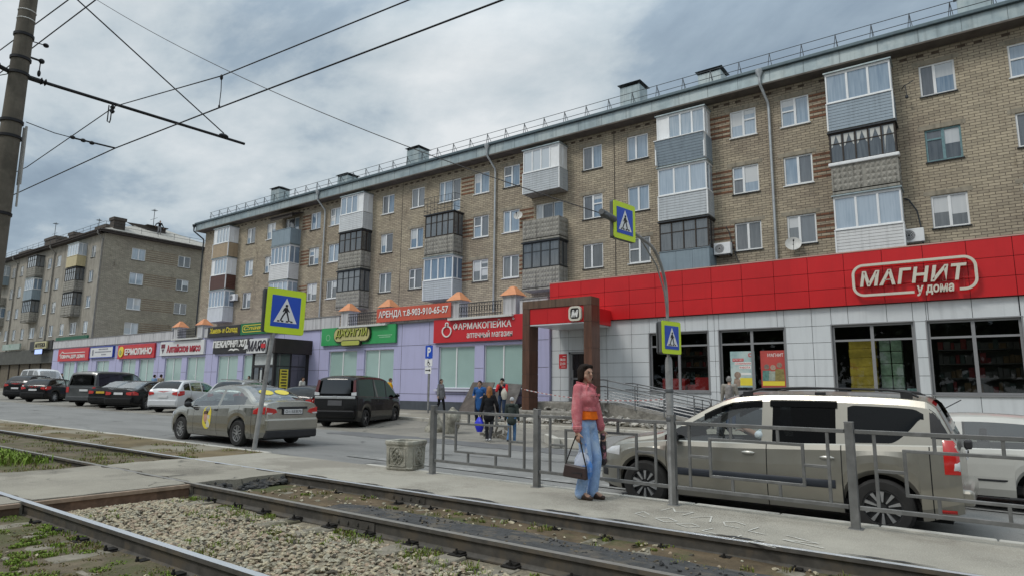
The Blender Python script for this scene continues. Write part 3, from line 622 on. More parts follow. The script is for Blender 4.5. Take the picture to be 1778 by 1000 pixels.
        if curtain:
            cb = MB()
            for i in range(npan):
                x = u0 + W_ * i / npan + .08; ww = W_ / npan - .12; zt_ = z1 - .1; zb_ = z0 + .15
                for s_ in (0, 1):
                    xa = x + (ww if s_ else 0); xm = x + ww / 2
                    cb.quad(fr(xa, zt_, W1 - .02), fr(xm, zt_, W1 - .02), fr(xa + (xm - xa) * .25, zt_ - .5, W1 - .02), fr(xa, zb_ if i == npan - 1 else zt_ - .55, W1 - .02))
            cb.build('curtain', curt, bal)
    return bal
# ---------------------------------------------------------------- main block, facade plane Y = 30.5
FY = 30.5; F = Fr((0, FY, 0), (1, 0, 0), (0, -1, 0))
main = empty('apartment_building', 'long five storey yellow brick apartment block with grey metal eaves above the shops', 'building', (-20, FY + 6, 0))
main_inv = (-20, FY + 6)
def local(fr, par): o = Fr(fr.O - par.location, fr.U, fr.W); return o
FL = local(F, main)
ROW = [(13.65, 15.03), (10.79, 12.17), (7.99, 9.35)]; FLOOR = [12.78, 9.93, 7.08]
WX = [-.48, -6.05, -8.42, -14.02, -16.78, -22.42, -24.78, -30.41, -33.36, -39.2, -41.6, -47.6, -50.57, 2.5, 5.6]
BX = [-3.3, -11.25, -19.65, -27.5, -36.2, -44.7, -53.75, 8.6]
holes = [(x - .62, x + .62, a, b) for x in WX for a, b in ROW]
OPEN = [(-19.65, 1), (-27.5, 0), (-44.7, 0)]
for x, r in OPEN: z = FLOOR[r]; holes += [(x - .95, x + .25, z + .8, z + 2.25), (x + .25, x + .95, z + .05, z + 2.25)]
mb = MB(); wall_holes(mb, FL, -58.2, 12, 0, 16.3, holes)
B0 = FL.O
def q(x0, y0, x1, y1, z0, z1): mb.quad(B0 + Vector((x0, y0, z0)), B0 + Vector((x1, y1, z0)), B0 + Vector((x1, y1, z1)), B0 + Vector((x0, y0, z1)))
q(-58.2, 12, -58.2, 0, 0, 16.3); q(12, 0, 12, 12, 0, 16.3); q(12, 12, -58.2, 12, 0, 16.3)
for i in range(150):      # ventilation headers under the eaves
    pass
WALL = mb
kk = 0
for i, x in enumerate(WX):
    for r, (a, b) in enumerate(ROW):
        kk += 1; sp = [.5] if (i + r) % 3 else [.42]; tr = {0: .55} if (kk * 7) % 4 == 0 else ({1: .6} if (kk * 5) % 7 == 0 else None); pm = PANES[(kk * 3 + i) % 5]
        fm = None
        if x == -.48 and r == 1: fm = bluewood; tr = {0: .7}; pm = p_dark
        wn = window(main, FL, x - .62, x + .62, a, b, pm, fm, sp, tr); lb = MB(); lb.fbox(FL, x - .85, x + .8, b + .015, b + .20, -.02, .012); lb.build('lintel', lintel, wn)
for x, r in OPEN:
    z = FLOOR[r]; window(main, FL, x - .95, x + .25, z + .8, z + 2.25, p_sky, None, [.38]); window(main, FL, x + .25, x + .95, z + .05, z + 2.25, p_sky, None, [], {0: .35}, name='balcony_door', sill=False)
sb = WALL
for x, d in ((-8.42, -1), (-6.05, 1), (-24.78, -1), (-22.42, 1), (-41.6, -1), (-39.2, 1), (5.6, 1)):
    for a, b in ROW:
        for k in range(5):
            z = a + .12 + k * .26; u = (x - .62 - 1.05, x - .64) if d < 0 else (x + .64, x + .62 + 1.05); sb.fbox(FL, u[0], u[1], z, z + .115, -.01, .012, 1)
# dark broken headers under the eaves
rr = random.Random(9); x = -57.5
while x < 11: WALL.fbox(FL, x, x + .28, 15.43, 15.54, -.02, .014, 2); x += rr.choice((.55, .6, .9))
M('dark_brick', (.10, .075, .055), .9, .4, 4)
# cornice, fascia, gutter, roof
cb = MB(); cb.fbox(FL, -58.75, 12.4, 15.68, 15.76, -.0, .72, 1); cb.fbox(FL, -58.75, 12.4, 15.76, 16.36, .66, .72, 0)
cb.fbox(FL, -58.81, -58.75, 15.70, 16.36, -6, .72, 0)
for i in range(48): u = -58.7 + i * 1.48; cb.fbox(FL, u, u + .012, 15.775, 16.35, .72, .726, 2)
cb.build('fascia', [zinc, soffit, dkmetal], main)
gb = MB(); gb.fbox(FL, -58.85, 12.5, 16.33, 16.50, .58, .86); gb.build('gutter', M('gutter_metal', (.10, .135, .15), .5, .15, 3, metal=.5), main, bevel=.03)
rb = MB()
rb.add([FL(-58.8, 16.42, .7), FL(12.4, 16.42, .7), FL(12.4, 18.0, -6), FL(-55.5, 18.0, -6), FL(-58.8, 16.42, -12.7), FL(12.4, 16.42, -12.7)], [(0, 1, 2, 3), (3, 2, 5, 4), (0, 3, 4)])
rb.build('roof', zinc, main)
rl = MB()
for z in (17.18, 17.58): rl.tube([FL(-58.0, z, -.1), FL(12.4, z, -.1)], .018, 5)
for i in range(49):
    u = -57.8 + i * 1.45; rl.tube([FL(u - .13, 16.58, -.1), FL(u, 17.6, -.1)], .017, 4); rl.tube([FL(u + .13, 16.58, -.1), FL(u, 17.6, -.1)], .017, 4); rl.tube([FL(u, 16.75, -.9), FL(u, 17.55, -.1)], .016, 4)
rl.build('roof_railing', dkmetal, main)
for u, h in ((-15.3, 0), (-33.0, .0), (-50.4, 0), (1.1, 0), (-41.0, -.55), (-10.6, -.55)):
    c = MB(); W_ = .62; zt = 18.98 + h; c.fbox(FL, u - W_, u + W_, 16.7, zt, -3.0, -1.9, 0)
    for s in (-1, 1):
        for w_ in (-2.95, -1.95): c.fbox(FL, u + s * (W_ - .06) - .04, u + s * (W_ - .06) + .04, zt, zt + .16, w_ - .04, w_ + .04, 1)
    c.add([FL(u - W_ - .12, zt + .16, -3.15), FL(u + W_ + .12, zt + .16, -3.15), FL(u + W_ + .12, zt + .16, -1.75), FL(u - W_ - .12, zt + .16, -1.75), FL(u - W_ * .4, zt + .40, -2.45), FL(u + W_ * .4, zt + .40, -2.45)], [(3, 2, 5, 4), (1, 0, 4, 5), (0, 3, 4), (2, 1, 5), (0, 1, 2, 3)], 1)
    c.build('chimney', [zinc, dkmetal], main)
for u in (-7.34, -23.76, -40.47):
    d = MB(); d.lathe([(.19, 0), (.19, .12), (.07, .32), (.07, .5)][::-1] if 0 else [(.065, -.5), (.065, -.28), (.17, -.08), (.18, .06)], FL(u, 16.36, .80), 'Z', 12, 0); 
    d.tube([FL(u, 15.9, .80), FL(u, 15.72, .80), FL(u + .16, 15.0, .16), FL(u + .18, 14.7, .13), FL(u + .18, 6, .13)], .065, 10, 0, smooth=True)
    for k in range(7): d.lathe([(.075, 0), (.075, .05)], FL(u + .18, 14.2 - k * 1.35, .13), 'Z', 10, 0, cap=True); 
    for k in range(4): d.fbox(FL, u + .16, u + .20, 13.6 - k * 2.4, 13.63 - k * 2.4, 0, .1, 1)
    d.build('downpipe', [galv, dkmetal], main)
d = MB(); d.lathe([(.065, -.4), (.065, -.25), (.16, -.08), (.17, .06)], FL(-58.95, 16.3, .80), 'Z', 10, 0); d.tube([FL(-58.95, 15.9, .8), FL(-58.95, 15.75, .8), FL(-58.35, 15.0, .1), FL(-58.35, 14.6, .1), FL(-58.35, 6, .1)], .065, 8, 0); d.build('downpipe', dkmetal, main)
cb_ = M('cracks', (.05, .042, .035), .95)
crk = WALL
for pts in (((-49.9, 14.6), (-49.6, 13.8), (-49.7, 13.2), (-49.3, 12.4), (-49.5, 11.6)), ((-49.6, 11.2), (-49.4, 10.4), (-49.6, 9.8), (-49.2, 9.2), (-49.3, 8.6)), ((-58, 12.9), (-57.6, 12.2), (-57.7, 11.4))):
    for a, b in zip(pts, pts[1:]): crk.bar(FL(a[0], a[1], .002), FL(b[0], b[1], .002), .022, .004, 3, up=(0, -1, 0))
crk.bar(FL(-15.4, 6, .002), FL(-15.4, 15.6, .002), .05, .004, 3, up=(0, -1, 0)); crk.bar(FL(-31.9, 6, .002), FL(-31.9, 15.6, .002), .04, .004, 3, up=(0, -1, 0))
WALL.build('wall', [brick, stripe, MATS['dark_brick'], cb_], main)
B = lambda i, r, *a, **k: balcony(main, FL, BX[i], FLOOR[r], *a, zt=FLOOR[r] + (2.5 if r == 0 else 2.58), **k)
B(0, 0, 'siding', 'blue', 'pvc', npan=3); B(0, 1, 'relief', None, 'wood', ledge=True, curtain=True, npan=5); B(0, 2, 'siding', 'white', 'pvc', npan=3)
B(1, 0, 'siding', 'blue', 'pvc', flare=.32, npan=4, white_panel=1); B(1, 1, 'siding', 'grey', 'pvc', npan=3); B(1, 2, 'panel', 'steel', 'wood', npan=4)
B(2, 0, 'siding', 'grey', 'pvc', npan=4, white_panel=2); B(2, 1, 'relief'); B(2, 2, 'relief', None, 'steel', npan=4)
B(3, 1, 'relief', None, 'wood', npan=5); B(3, 2, 'siding', 'grey', 'pvc', npan=4)
B(4, 0, 'siding', 'palewhite', 'pvc', npan=4, white_panel=2); B(4, 1, 'relief', None, 'wood', npan=4); B(4, 2, 'relief', None, 'steel', npan=4)
B(5, 0, 'panel', 'steel'); B(5, 1, 'siding', 'white', 'pvc', npan=5); B(5, 2, 'siding', 'white', 'pvc', npan=4)
B(6, 0, 'siding', 'beige', 'pvc', npan=5, white_panel=1); B(6, 1, 'siding', 'brown', 'pvc', npan=5, white_panel=1); B(6, 2, 'panel', 'palewhite', 'pvc', npan=5)
B(7, 0, 'siding', 'blue', 'pvc', npan=4); B(7, 1, 'siding', 'white', 'pvc', npan=4); B(7, 2, 'relief', None, 'wood', npan=4)
# thin rail on the roof of the glazed balcony below, and the dark awning on the left
rb = MB(); z = FLOOR[0]
for zz in (z + .1, z + .55, z + .95): rb.tube([FL(-28.9, zz, .05), FL(-28.9, zz, .9), FL(-26.2, zz - .02, .9), FL(-26.2, zz, .05)], .014, 5)
for i in range(10): u = -28.9 + i * .3; rb.tube([FL(u, z - .2, .9), FL(u, z + .95, .9)], .012, 4)
rb.build('balcony_rail', dkmetal, main)
ab = MB(); ab.obox(FL(-44.7, 15.15, .55), FL.U, (FL.W * .92 - FL.V * .25).normalized(), (FL.V * .92 + FL.W * .25).normalized(), 1.5, .62, .03); ab.fbox(FL, -46.15, -43.25, 14.72, 15.08, 1.02, 1.06); ab.build('awning', darkwood, main)
# ---------------------------------------------------------------- block on the left
LX, LY = -78.45, 29.62
brickL = brick2
left = empty('apartment_building', 'grey brick five storey block with a pale hipped roof, beyond the shops on the left', 'building', (LX - 15, LY + 6, 0))
FLf = local(Fr((LX, LY, 0), (1, 0, 0), (0, -1, 0)), left); FLg = local(Fr((LX, LY, 0), (0, 1, 0), (1, 0, 0)), left)
GR = [(15.75, 17.1), (12.88, 14.23), (10.0, 11.35), (7.13, 8.5)]
gh = [(u - .75, u + .75, a, b) for u in (3.75, 9.1) for a, b in GR]
mb = MB(); wall_holes(mb, FLg, 0, 13.5, 0, 18.25, gh)
LW = [-2.6, -9.3, -12.6, -15.6, -22.2, -25.3, -28.4, -34.5]
fh = [(u - .6, u + .6, a, b) for u in LW for a, b in GR] + [(u - .9, u + .9, 7.13, 8.5) for u in (-6.0, -18.9, -31.5)]
mb2 = MB(); wall_holes(mb2, FLf, -45, 0, 0, 18.25, fh)
mb2.quad(FLf(-45, 0, -13.5), FLf(-45, 0, 0), FLf(-45, 18.25, 0), FLf(-45, 18.25, -13.5)); mb2.quad(FLf(0, 0, -13.5), FLf(-45, 0, -13.5), FLf(-45, 18.25, -13.5), FLf(0, 18.25, -13.5))
WALL = mb; mb2.build('wall', plaster, left)
k = 0
for a, b, c, d in gh: k += 1; window(left, FLg, a, b, c, d, p_cur if k < 5 else p_dark)
for a, b, c, d in fh: k += 1; window(left, FLf, a, b, c, d, PANES[k % 5])
for a, b in GR:
    for j in range(6): z = a + .05 + j * .25; WALL.fbox(FLg, 4.6, 8.25, z, z + .07, -.01, .010, 1)
WALL.build('wall', [brickL, M('brick_tan', (.20, .135, .085), .9, .2, 4)], left)
eb = MB()
eb.fbox(FLf, -45.3, .5, 18.25, 18.45, -.2, .62, 0); eb.fbox(FLg, -.6, 14, 18.25, 18.45, -.2, .55, 0); eb.fbox(FLf, -45.3, .55, 18.45, 18.6, .4, .75, 0); eb.fbox(FLg, -.6, 14, 18.45, 18.6, .3, .68, 0)
eb.build('eaves', M('dark_eaves', (.055, .045, .04), .8, .2, 3), left)
rb = MB()
pts = [FLf(.7, 18.5, .75), FLg(14.2, 18.5, .7), FLf(-45, 18.5, .75), FLf(-45, 18.5, -14.2), FLf(-4.5, 21.3, -6.75), FLf(-45, 21.3, -6.75)]
rb.add(pts, [(0, 4, 5, 2), (1, 4, 0), (3, 5, 4, 1)])
rb.build('roof', roofm, left)
rl = MB()
for z in (19.25, 19.6): rl.tube([FLf(-45, z, .1), FLf(0, z, .1), FLg(0, z, .0), FLg(14, z, .0)], .02, 4)
for i in range(22): rl.tube([FLf(-44 + i * 2, 18.6, .1), FLf(-44 + i * 2, 19.6, .1)], .02, 4)
for i in range(8): rl.tube([FLg(i * 1.9, 18.5, 0), FLg(i * 1.9, 19.6, 0)], .02, 4)
rl.build('roof_railing', dkmetal, left)
chm = M('dark_chimney', (.075, .062, .052), .9, .25, 2)
for u, w_, wd, zt in ((-.6, -1.4, .55, 20.3), (-5.6, -2.2, 1.5, 20.2), (-14.5, -2.2, .8, 20.6), (-21.5, -2.2, 1.9, 20.9), (-30, -2, 2.2, 20)):
    c = MB(); c.fbox(FLf, u - wd, u + wd, 18.4, zt - .35, w_ - .6, w_ + .6); c.fbox(FLf, u - wd - .1, u + wd + .1, zt - .35, zt, w_ - .7, w_ + .7); c.build('chimney', chm, left)
# dormer with an open hatch on the gable slope
db = MB()
db.add([FLg(5.3, 19.3, -1.9), FLg(7.4, 19.3, -1.9), FLg(7.4, 20.5, -1.9), FLg(5.3, 20.5, -1.9), FLg(5.3, 20.6, -4.6), FLg(7.4, 20.6, -4.6), FLg(3.3, 20.7, -3.2)], [(0, 1, 2, 3), (3, 2, 5, 4), (0, 3, 6), (3, 4, 6), (1, 5, 2)], 0)
db.fbox(FLg, 5.1, 7.6, 20.5, 20.6, -4.6, -1.7, 0)
db.build('dormer', darkwood, left)
for u in (-.15, -13.9, -27): dp = MB(); dp.tube([FLf(u, 18.4, .7), FLf(u, 18.1, .7), FLf(u, 17.6, .12), FLf(u, 4, .12)], .08, 8); dp.build('downpipe', M('old_pipe', (.25, .24, .22), .7, .2, 3, metal=.3), left)
LFL = [15.0, 12.1, 9.25]
BL = lambda u, r, *a, **k_: balcony(left, FLf, u, LFL[r], *a, zt=LFL[r] + 2.55, W_=3.0, **k_)
BL(-6.0, 0, 'panel', 'cream', 'pvc', npan=4); BL(-6.0, 1, 'relief', None, 'wood', npan=5); BL(-6.0, 2, 'relief', None, 'wood', npan=5)
BL(-18.9, 0, 'relief', None, 'wood', npan=4); BL(-18.9, 1, 'panel', 'steel', 'pvc', npan=5); BL(-18.9, 2, 'relief', None, 'steel', npan=5)
BL(-31.5, 0, 'panel', 'steel', 'pvc', npan=5); BL(-31.5, 1, 'relief'); BL(-31.5, 2, 'relief', None, 'pvc', npan=5)
# ground floor shopfronts of the left block
sf = MB(); sf.fbox(FLf, -45, .4, 3.9, 5.6, 0, .5, 0); sf.fbox(FLf, -45, .3, .6, 3.9, -.0, .06, 1)
for i in range(12): sf.fbox(FLf, -43 + i * 3.6, -42.8 + i * 3.6, .6, 3.9, .06, .16, 2)
sf.build('shopfront', [M('shop_fascia', (.085, .085, .075), .7, .25, 2), M('shop_shutter', (.15, .125, .09), .8, .2, 3, streak=.5), darkwood], left)
# roof aerials
def aerial(u, w_, z, h, label, fr, par):
    p = fr(u, z, w_) + par.location; a = MB(); a.tube([(0, 0, 0), (0, 0, h)], .035, 5); a.tube([(-.9, 0, h * .55), (.9, 0, h * .55)], .02, 4)
    for k in range(5): a.tube([(-.35 + k * .15, -.3, h - .2), (-.35 + k * .15, .3, h - .2)], .015, 4)
    a.tube([(-.4, 0, h - .2), (.4, 0, h - .2)], .02, 4); return tag(a.build('roof_aerial', dkmetal, loc=p), label, 'aerial')
aerial(-24, -2.8, 20.0, 3.6, 'tall thin tv aerial behind the wide chimney on the left block roof', FLf, left)
aerial(-11.5, -3.5, 19.6, 2.8, 'short tv aerial between the chimneys of the left block roof', FLf, left)
aerial(-2.2, -6.0, 20.0, 2.8, 'tv aerial at the corner of the pale hipped roof beside the roofer', FLf, left)
# air conditioners and dishes hung on walls
def ac(u, z, label, fr=F, flip=1):
    o = empty('air_conditioner', label, 'air conditioner', fr(u, z, .02)); f = Fr((0, 0, 0), fr.U, fr.W); b = MB(); b.fbox(f, -.40, .40, -.28, .28, .12, .42); b.build('casing', pvc, o, bevel=.02)
    c = MB(); c.prism(circ((-.12, 0), .22, 20), f, .42, .428); c.build('fan_grille', M('grille_dark', (.06, .06, .065), .6, .2, 20), o)
    r = MB()
    for k in (.07, .12, .17, .21): ring(r, circ((-.12, 0), k, 20), circ((-.12, 0), k - .012, 20), f, .43, .436)
    r.build('fan_guard', pvc, o); k = MB(); k.fbox(f, -.35, -.31, -.34, -.28, 0, .4); k.fbox(f, .31, .35, -.34, -.28, 0, .4); k.build('bracket', dkmetal, o); return o
ac(-1.81, 7.72, 'white air conditioner under the black hose beside the right white balcony')
ac(-9.55, 8.12, 'white air conditioner to the right of the blue steel balcony')
ac(-17.95, 7.0, 'small white air conditioner peeking over the red shop parapet')
ac(-52.05, 9.0, 'white air conditioner beside the lowest white panelled balcony at the block end')
hz = MB(); hz.tube([F(-2.0, 9.4, .02), F(-1.85, 9.3, .1), F(-1.6, 8.8, .1), F(-1.5, 8.0, .12)], .03, 6); tag(hz.build('drain_hose', dkmetal), 'black hose running down the brick to an air conditioner', 'hose')
hz = MB(); hz.tube([F(-9.45, 9.25, .02), F(-9.3, 9.0, .1), F(-9.15, 8.3, .12), F(-8.9, 7.4, .1), F(-8.75, 7.0, .1)], .022, 6); tag(hz.build('drain_hose', dkmetal), 'thin cable hose hanging beside the window right of the blue steel balcony', 'hose')
def dish(u, z, label, r=.33):
    o = empty('satellite_dish', label, 'satellite dish', F(u, z, .1)); b = MB(); d = Vector((.25, -.9, .35)).normalized(); R_ = d.to_track_quat('Z', 'Y').to_matrix()
    prof = [(r * t, -.10 + .10 * t * t) for t in (0.02, .25, .5, .75, 1)]; vs = []
    tmp = MB(); tmp.lathe(prof, (0, 0, .32), 'Z', 22); tmp.lathe([(r, 0), (r + .012, .01)], (0, 0, .32), 'Z', 22); b.add([R_ @ Vector(v) for v in tmp.v], tmp.f, 0, True); b.build('reflector', M('dish_white', (.58, .57, .54), .6, .1, 5), o)
    a = MB(); a.tube([R_ @ Vector((0, -r, .30)), R_ @ Vector((0, -.05, .62))], .012, 5); a.obox(R_ @ Vector((0, -.03, .64)), R_.col[0], R_.col[1], R_.col[2], .03, .03, .05); a.tube([(0, .1, 0), R_ @ Vector((0, 0, .25))], .02, 6); a.build('feed_arm', dkmetal, o); return o
dish(-6.45, 7.85, 'white satellite dish just above the red shop band near the downpipe')
dish(-21.7, 11.5, 'small white satellite dish between two windows left of the open balcony', .27)
tl = MB(); tl.tube([F(-1.75, 14.2, 0), F(-1.65, 14.2, .3), F(-1.3, 14.35, .3)], .02, 5); tl.tube([F(-1.6, 14.2, .3), F(-1.58, 13.75, .3)], .015, 5); tl.lathe([(0, -.1), (.07, -.05), (.05, .05), (0, .06)], F(-1.58, 13.7, .3), 'Z', 8); tag(tl.build('wall_bracket', dkmetal), 'small iron bracket sticking out beside the top right balcony', 'bracket')
# ================================================================ SHOP ROW AND SUPERMARKET (front plane Y = 25.5)
PY = 25.5; G = Fr((0, PY, 0), (1, 0, 0), (0, -1, 0))
lilac = M('lilac_panel', (.455, .45, .655), .55, .04, .6, streak=.12)
lilac_lt = M('lilac_trim', (.56, .56, .66), .55, .03, .6)
plinth_m = M('dark_plinth', (.075, .085, .10), .7, .15, 2, streak=.2)
whitem = M('white_cladding', (.62, .645, .66), .34, .05, .35, streak=.16)
whitestrip = M('white_strip', (.55, .54, .55), .6, .05, 1, streak=.7)
redm = M('red_cladding', (.55, .016, .019), .32, .10, .45, streak=.10)
groove = M('groove', (.05, .05, .06), .9, .1)
alu = M('aluminium_grey', (.27, .27, .275), .45, .05, 2, metal=.3)
film = M('green_blind_film', (.34, .475, .44), .25, .05, .9, spec=.6, coat=.5)
blackm = M('black_sign', (.022, .019, .02), .45, .1, 2)
letter_w = M('white_letter', (.78, .77, .74), .45, .03, 3)
cream_l = M('cream_letter', (.60, .57, .48), .45, .04, 3)
sign_red = M('sign_red', (.55, .022, .03), .4, .04, 1); sign_orange = M('sign_banner', (.56, .10, .06), .5, .06, 1)
sign_green = M('sign_green', (.035, .33, .10), .4, .05, 1); sign_yel = M('sign_yellow', (.75, .62, .06), .45, .04, 2)
sign_white = M('sign_white', (.68, .68, .68), .45, .04, 1); sign_blue = M('sign_blue', (.02, .06, .40), .4, .05, 1)
orange_roof = M('orange_roof', (.62, .26, .12), .6, .12, 3); brownp = M('brown_wood_panel', (.105, .05, .032), .45, .3, 2.2, stretch=(3, 3, .4), coat=.2)
brownt = M('brown_panel_top', (.12, .075, .05), .5, .3, 3, stretch=(3, 3, .5))
dkglass = pane_mat('shop_dark_glass', (.012, .014, .016), (.035, .037, .04), .5)
seeglass = clear_mat('shop_glass', (.66, .70, .70), .8, .05)
SB = .1      # base of walls below the pavement
shop = empty('shop_building', 'single storey lilac shop row with pale green blinded windows and orange pyramid turrets', 'building', (-46, 28, 0)); GL = local(G, shop)
SW = [(-23.46, -20.97), (-20.36, -17.88), (-32.65, -30.03), (-29.39, -26.9), (-45.43, -42.75), (-42.11, -39.6), (-53.33, -50.66), (-49.87, -47.19), (-61.10, -58.43), (-57.8, -55.16), (-66.3, -63.58), (-74.01, -71.19), (-70.78, -68.01)]
sh = [(a, b, 1.4, 3.58) for a, b in SW]
mb = MB(); wall_holes(mb, GL, -76.9, -16.42, -.2, 5.02, sh, .2); 
mb.quad(GL(-76.9, -.2, 0), GL(-76.9, 5.0, 0), GL(-76.9, 5.0, -5), GL(-76.9, -.2, -5)); mb.quad(GL(-16.42, -.2, -.4), GL(-16.42, 5.0, -.4), GL(-16.42, 5.0, 0), GL(-16.42, -.2, 0)); mb.quad(GL(-76.9, 5.0, 0), GL(-16.43, 5.0, 0), GL(-16.43, 5.0, -5), GL(-76.9, 5.0, -5))
WALL = mb
for a, b, c, d in sh:
    wn = window(shop, GL, a, b, c, d, film, pvc, [.48], w=-.17, bar=.045); t = MB(); t.fbox(GL, a - .16, b + .1, c - .16, c - .05, 0, .16, 0); t.build('ledge', lilac_lt, wn)
pb = MB(); pb.fbox(GL, -76.9, -37.1, -.2, .70, 0, .05); pb.fbox(GL, -34.5, -16.5, -.2, .70, 0, .05); pb.build('plinth', plinth_m, shop)
gb = WALL
def groove_line(z):
    cuts = sorted([(a - .02, b + .02) for a, b, c, d in sh if c < z < d]); x = -76.85
    for a, b in cuts + [(-16.45, -16.45)]:
        if a > x: gb.fbox(GL, x, a, z, z + .018, -.002, .006, 1)
        x = b
for z in (1.08, 2.42, 3.72): groove_line(z)
for x in (-24.2, -26.3, -33.6, -36.0 - 1.4, -46.2, -54.4, -62.2, -67.2, -75.4): gb.fbox(GL, x, x + .018, .72, 5.0, -.002, .006, 1)
WALL.build('wall', [lilac, groove], shop)
rr = random.Random(2)
SEG = [(-76.95, -52.3), (-47.5, -31.75), (-27.1, -22.9), (-18.1, -16.45)]
for a, b in SEG:
    n = int((b - a) / .42); L_ = (b - a) / n; cb = MB()
    for i in range(n): cb.fbox(GL, a + i * L_ + .006, a + (i + 1) * L_ - .006, 5.02, 5.72 + rr.uniform(-.006, .006), .02, .075 + rr.uniform(0, .012))
    cb.fbox(GL, a, b, 5.72, 5.77, -.2, .12, 1); cb.fbox(GL, a, b, 4.97, 5.02, 0, .10, 1); cb.build('cornice', [whitestrip, M('trim_grey', (.22, .215, .22), .6, .1, 2)], shop)
tur = MB()
for a, b in ((-51.7, -48.1), (-31.15, -27.65), (-22.3, -18.7)):
    for x in (a, b):
        p = MB(); p.fbox(GL, x - .38, x + .38, 5.0, 5.92, -.5, .12); p.fbox(GL, x - .44, x + .44, 5.92, 5.99, -.56, .18); o = p.build('turret', whitestrip, shop)
        r = MB(); r.add([GL(x - .52, 5.99, -.66), GL(x + .52, 5.99, -.66), GL(x + .52, 5.99, .26), GL(x - .52, 5.99, .26), GL(x - .1, 6.48, -.28), GL(x + .1, 6.48, -.28), GL(x + .1, 6.48, -.12), GL(x - .1, 6.48, -.12)], [(3, 2, 6, 7), (2, 1, 5, 6), (1, 0, 4, 5), (0, 3, 7, 4), (7, 6, 5, 4), (0, 1, 2, 3)]); r.build('turret_roof', orange_roof, o)
    lg = MB(); lg.fbox(GL, a - .3, b + .3, 4.93, 5.04, .0, .34); lg.build('ledge', M('ledge_white', (.60, .60, .58), .6, .06, 2, streak=.4), shop)
    f = MB(); f.tube([GL(a + .4, 5.75, .22), GL(b - .4, 5.75, .22)], .025, 5); f.tube([GL(a + .4, 5.16, .22), GL(b - .4, 5.16, .22)], .02, 5)
    n = int((b - a - .8) / .17)
    for i in range(n + 1):
        u = a + .4 + i * .17; f.tube([GL(u, 5.05, .22), GL(u, 5.75, .22)], .013, 4)
        if i < n: f.tube([GL(u + .085 + .07 * cos(t_ * .7), 5.46 + .16 * sin(t_ * .7), .22) for t_ in range(10)], .012, 4, cap=False)
    f.build('wrought_railing', M('wrought_iron', (.02, .02, .022), .5, .2), shop)
# ---------------------------------------------------------------- signs
def sign(label, u0, u1, v0, v1, mat, draw, w0=.02, w1=.16, cat='sign', name='shop_sign', poly=None):
    o = empty(name, label, cat, G((u0 + u1) / 2, v0, 0)); f = local(G, o); b = MB(); b.prism(poly or [(u0, v0), (u1, v0), (u1, v1), (u0, v1)], f, w0, w1); b.build('board', mat, o)
    W_, H_ = u1 - u0, v1 - v0
    def P(u, v): return u0 + u * W_, v0 + v * H_
    draw(o, f, P, w1); return o
def let(o, f, P, w, text, a, b, c, d, mat, bold=.012, shear=0, name='lettering', th=.03, sp=1.0):
    m = MB(); u0, v0 = P(a, c); u1, v1 = P(b, d); letters(m, f, text, u0, u1, v0, v1, w + .002, w + th, 0, bold, shear, sp); return m.build(name, mat, o)
def shape(o, f, P, w, pts, mat, name='emblem', th=.02): m = MB(); m.prism([P(*p) for p in pts], f, w + .002, w + th); return m.build(name, mat, o)
def ringshape(o, f, w, outer, inner, mat, name='emblem', th=.03): m = MB(); ring(m, outer, inner, f, w + .002, w + th); return m.build(name, mat, o)
def dr(o, f, P, w):
    let(o, f, P, w, 'ФАРМАКОПЕЙКА', .24, .885, .50, .86, letter_w, .012, 0, th=.025); let(o, f, P, w, 'аптечный магазин', .40, .895, .14, .42, letter_w, .004, th=.02)
    c = P(.165, .46); out_ = [(c[0] + .34 * cos(a) * (1 + .12 * sin(a)), c[1] + .30 * sin(a)) for a in [2 * pi * k / 28 for k in range(28)]]; inn = [(c[0] + (u - c[0]) * .8, c[1] + (v - c[1]) * .8) for u, v in out_]
    ringshape(o, f, w, out_, inn, letter_w, th=.05); c2 = (c[0], c[1] + .37); ringshape(o, f, w, circ(c2, .13, 14), circ(c2, .075, 14), letter_w, 'emblem_cap', th=.05); c3 = P(.905, .83); ringshape(o, f, w, circ(c3, .055, 12), circ(c3, .035, 12), letter_w, 'mark')
sign('red pharmacy sign with white letters above two green blinded windows', -23.73, -17.85, 3.79, 5.03, sign_red, dr)
yg = M('jungle_yellow', (.50, .46, .20), .45, .08, 2); yg2 = M('jungle_lime', (.42, .45, .09), .45, .08, 2); dkout = M('dark_outline', (.03, .035, .02), .5, .1)
def dr(o, f, P, w):
    a, b = P(.20, .12), P(.70, .98); m = MB(); m.prism(rrect(a[0], b[0], a[1], b[1], .42), f, w, w + .10); m.build('plaque_rim', dkout, o); m = MB(); m.prism(rrect(a[0] + .07, b[0] - .07, a[1] + .07, b[1] - .07, .36), f, w + .10, w + .13); m.build('plaque', yg, o)
    let(o, f, P, w + .13, 'ДЖУНГЛИ', .235, .672, .36, .86, dkout, .045, .15); let(o, f, P, w + .16, 'ДЖУНГЛИ', .238, .668, .38, .85, yg2, .01, .15)
    a, b = P(.32, -.10), P(.58, .24); m = MB(); m.prism(rrect(a[0], b[0], a[1], b[1], .17), f, w, w + .17); m.build('small_plaque', dkout, o); m = MB(); m.prism(rrect(a[0] + .05, b[0] - .05, a[1] + .05, b[1] - .05, .12), f, w + .17, w + .19); m.build('small_plaque_face', yg2, o)
    pw = M('pale_print', (.30, .55, .35), .5, .1)
    m = MB()
    for u0, u1, v in ((.78, .96, .40), (.8, .94, .30)): m.fbox(f, P(u0, 0)[0], P(u1, 0)[0], P(0, v)[1], P(0, v)[1] + .045, w + .002, w + .006)
    m.build('faint_print', pw, o); ringshape(o, f, w, circ(P(.1, .45), .20, 16), circ(P(.1, .45), .165, 16), pw, 'faint_emblem', .006)
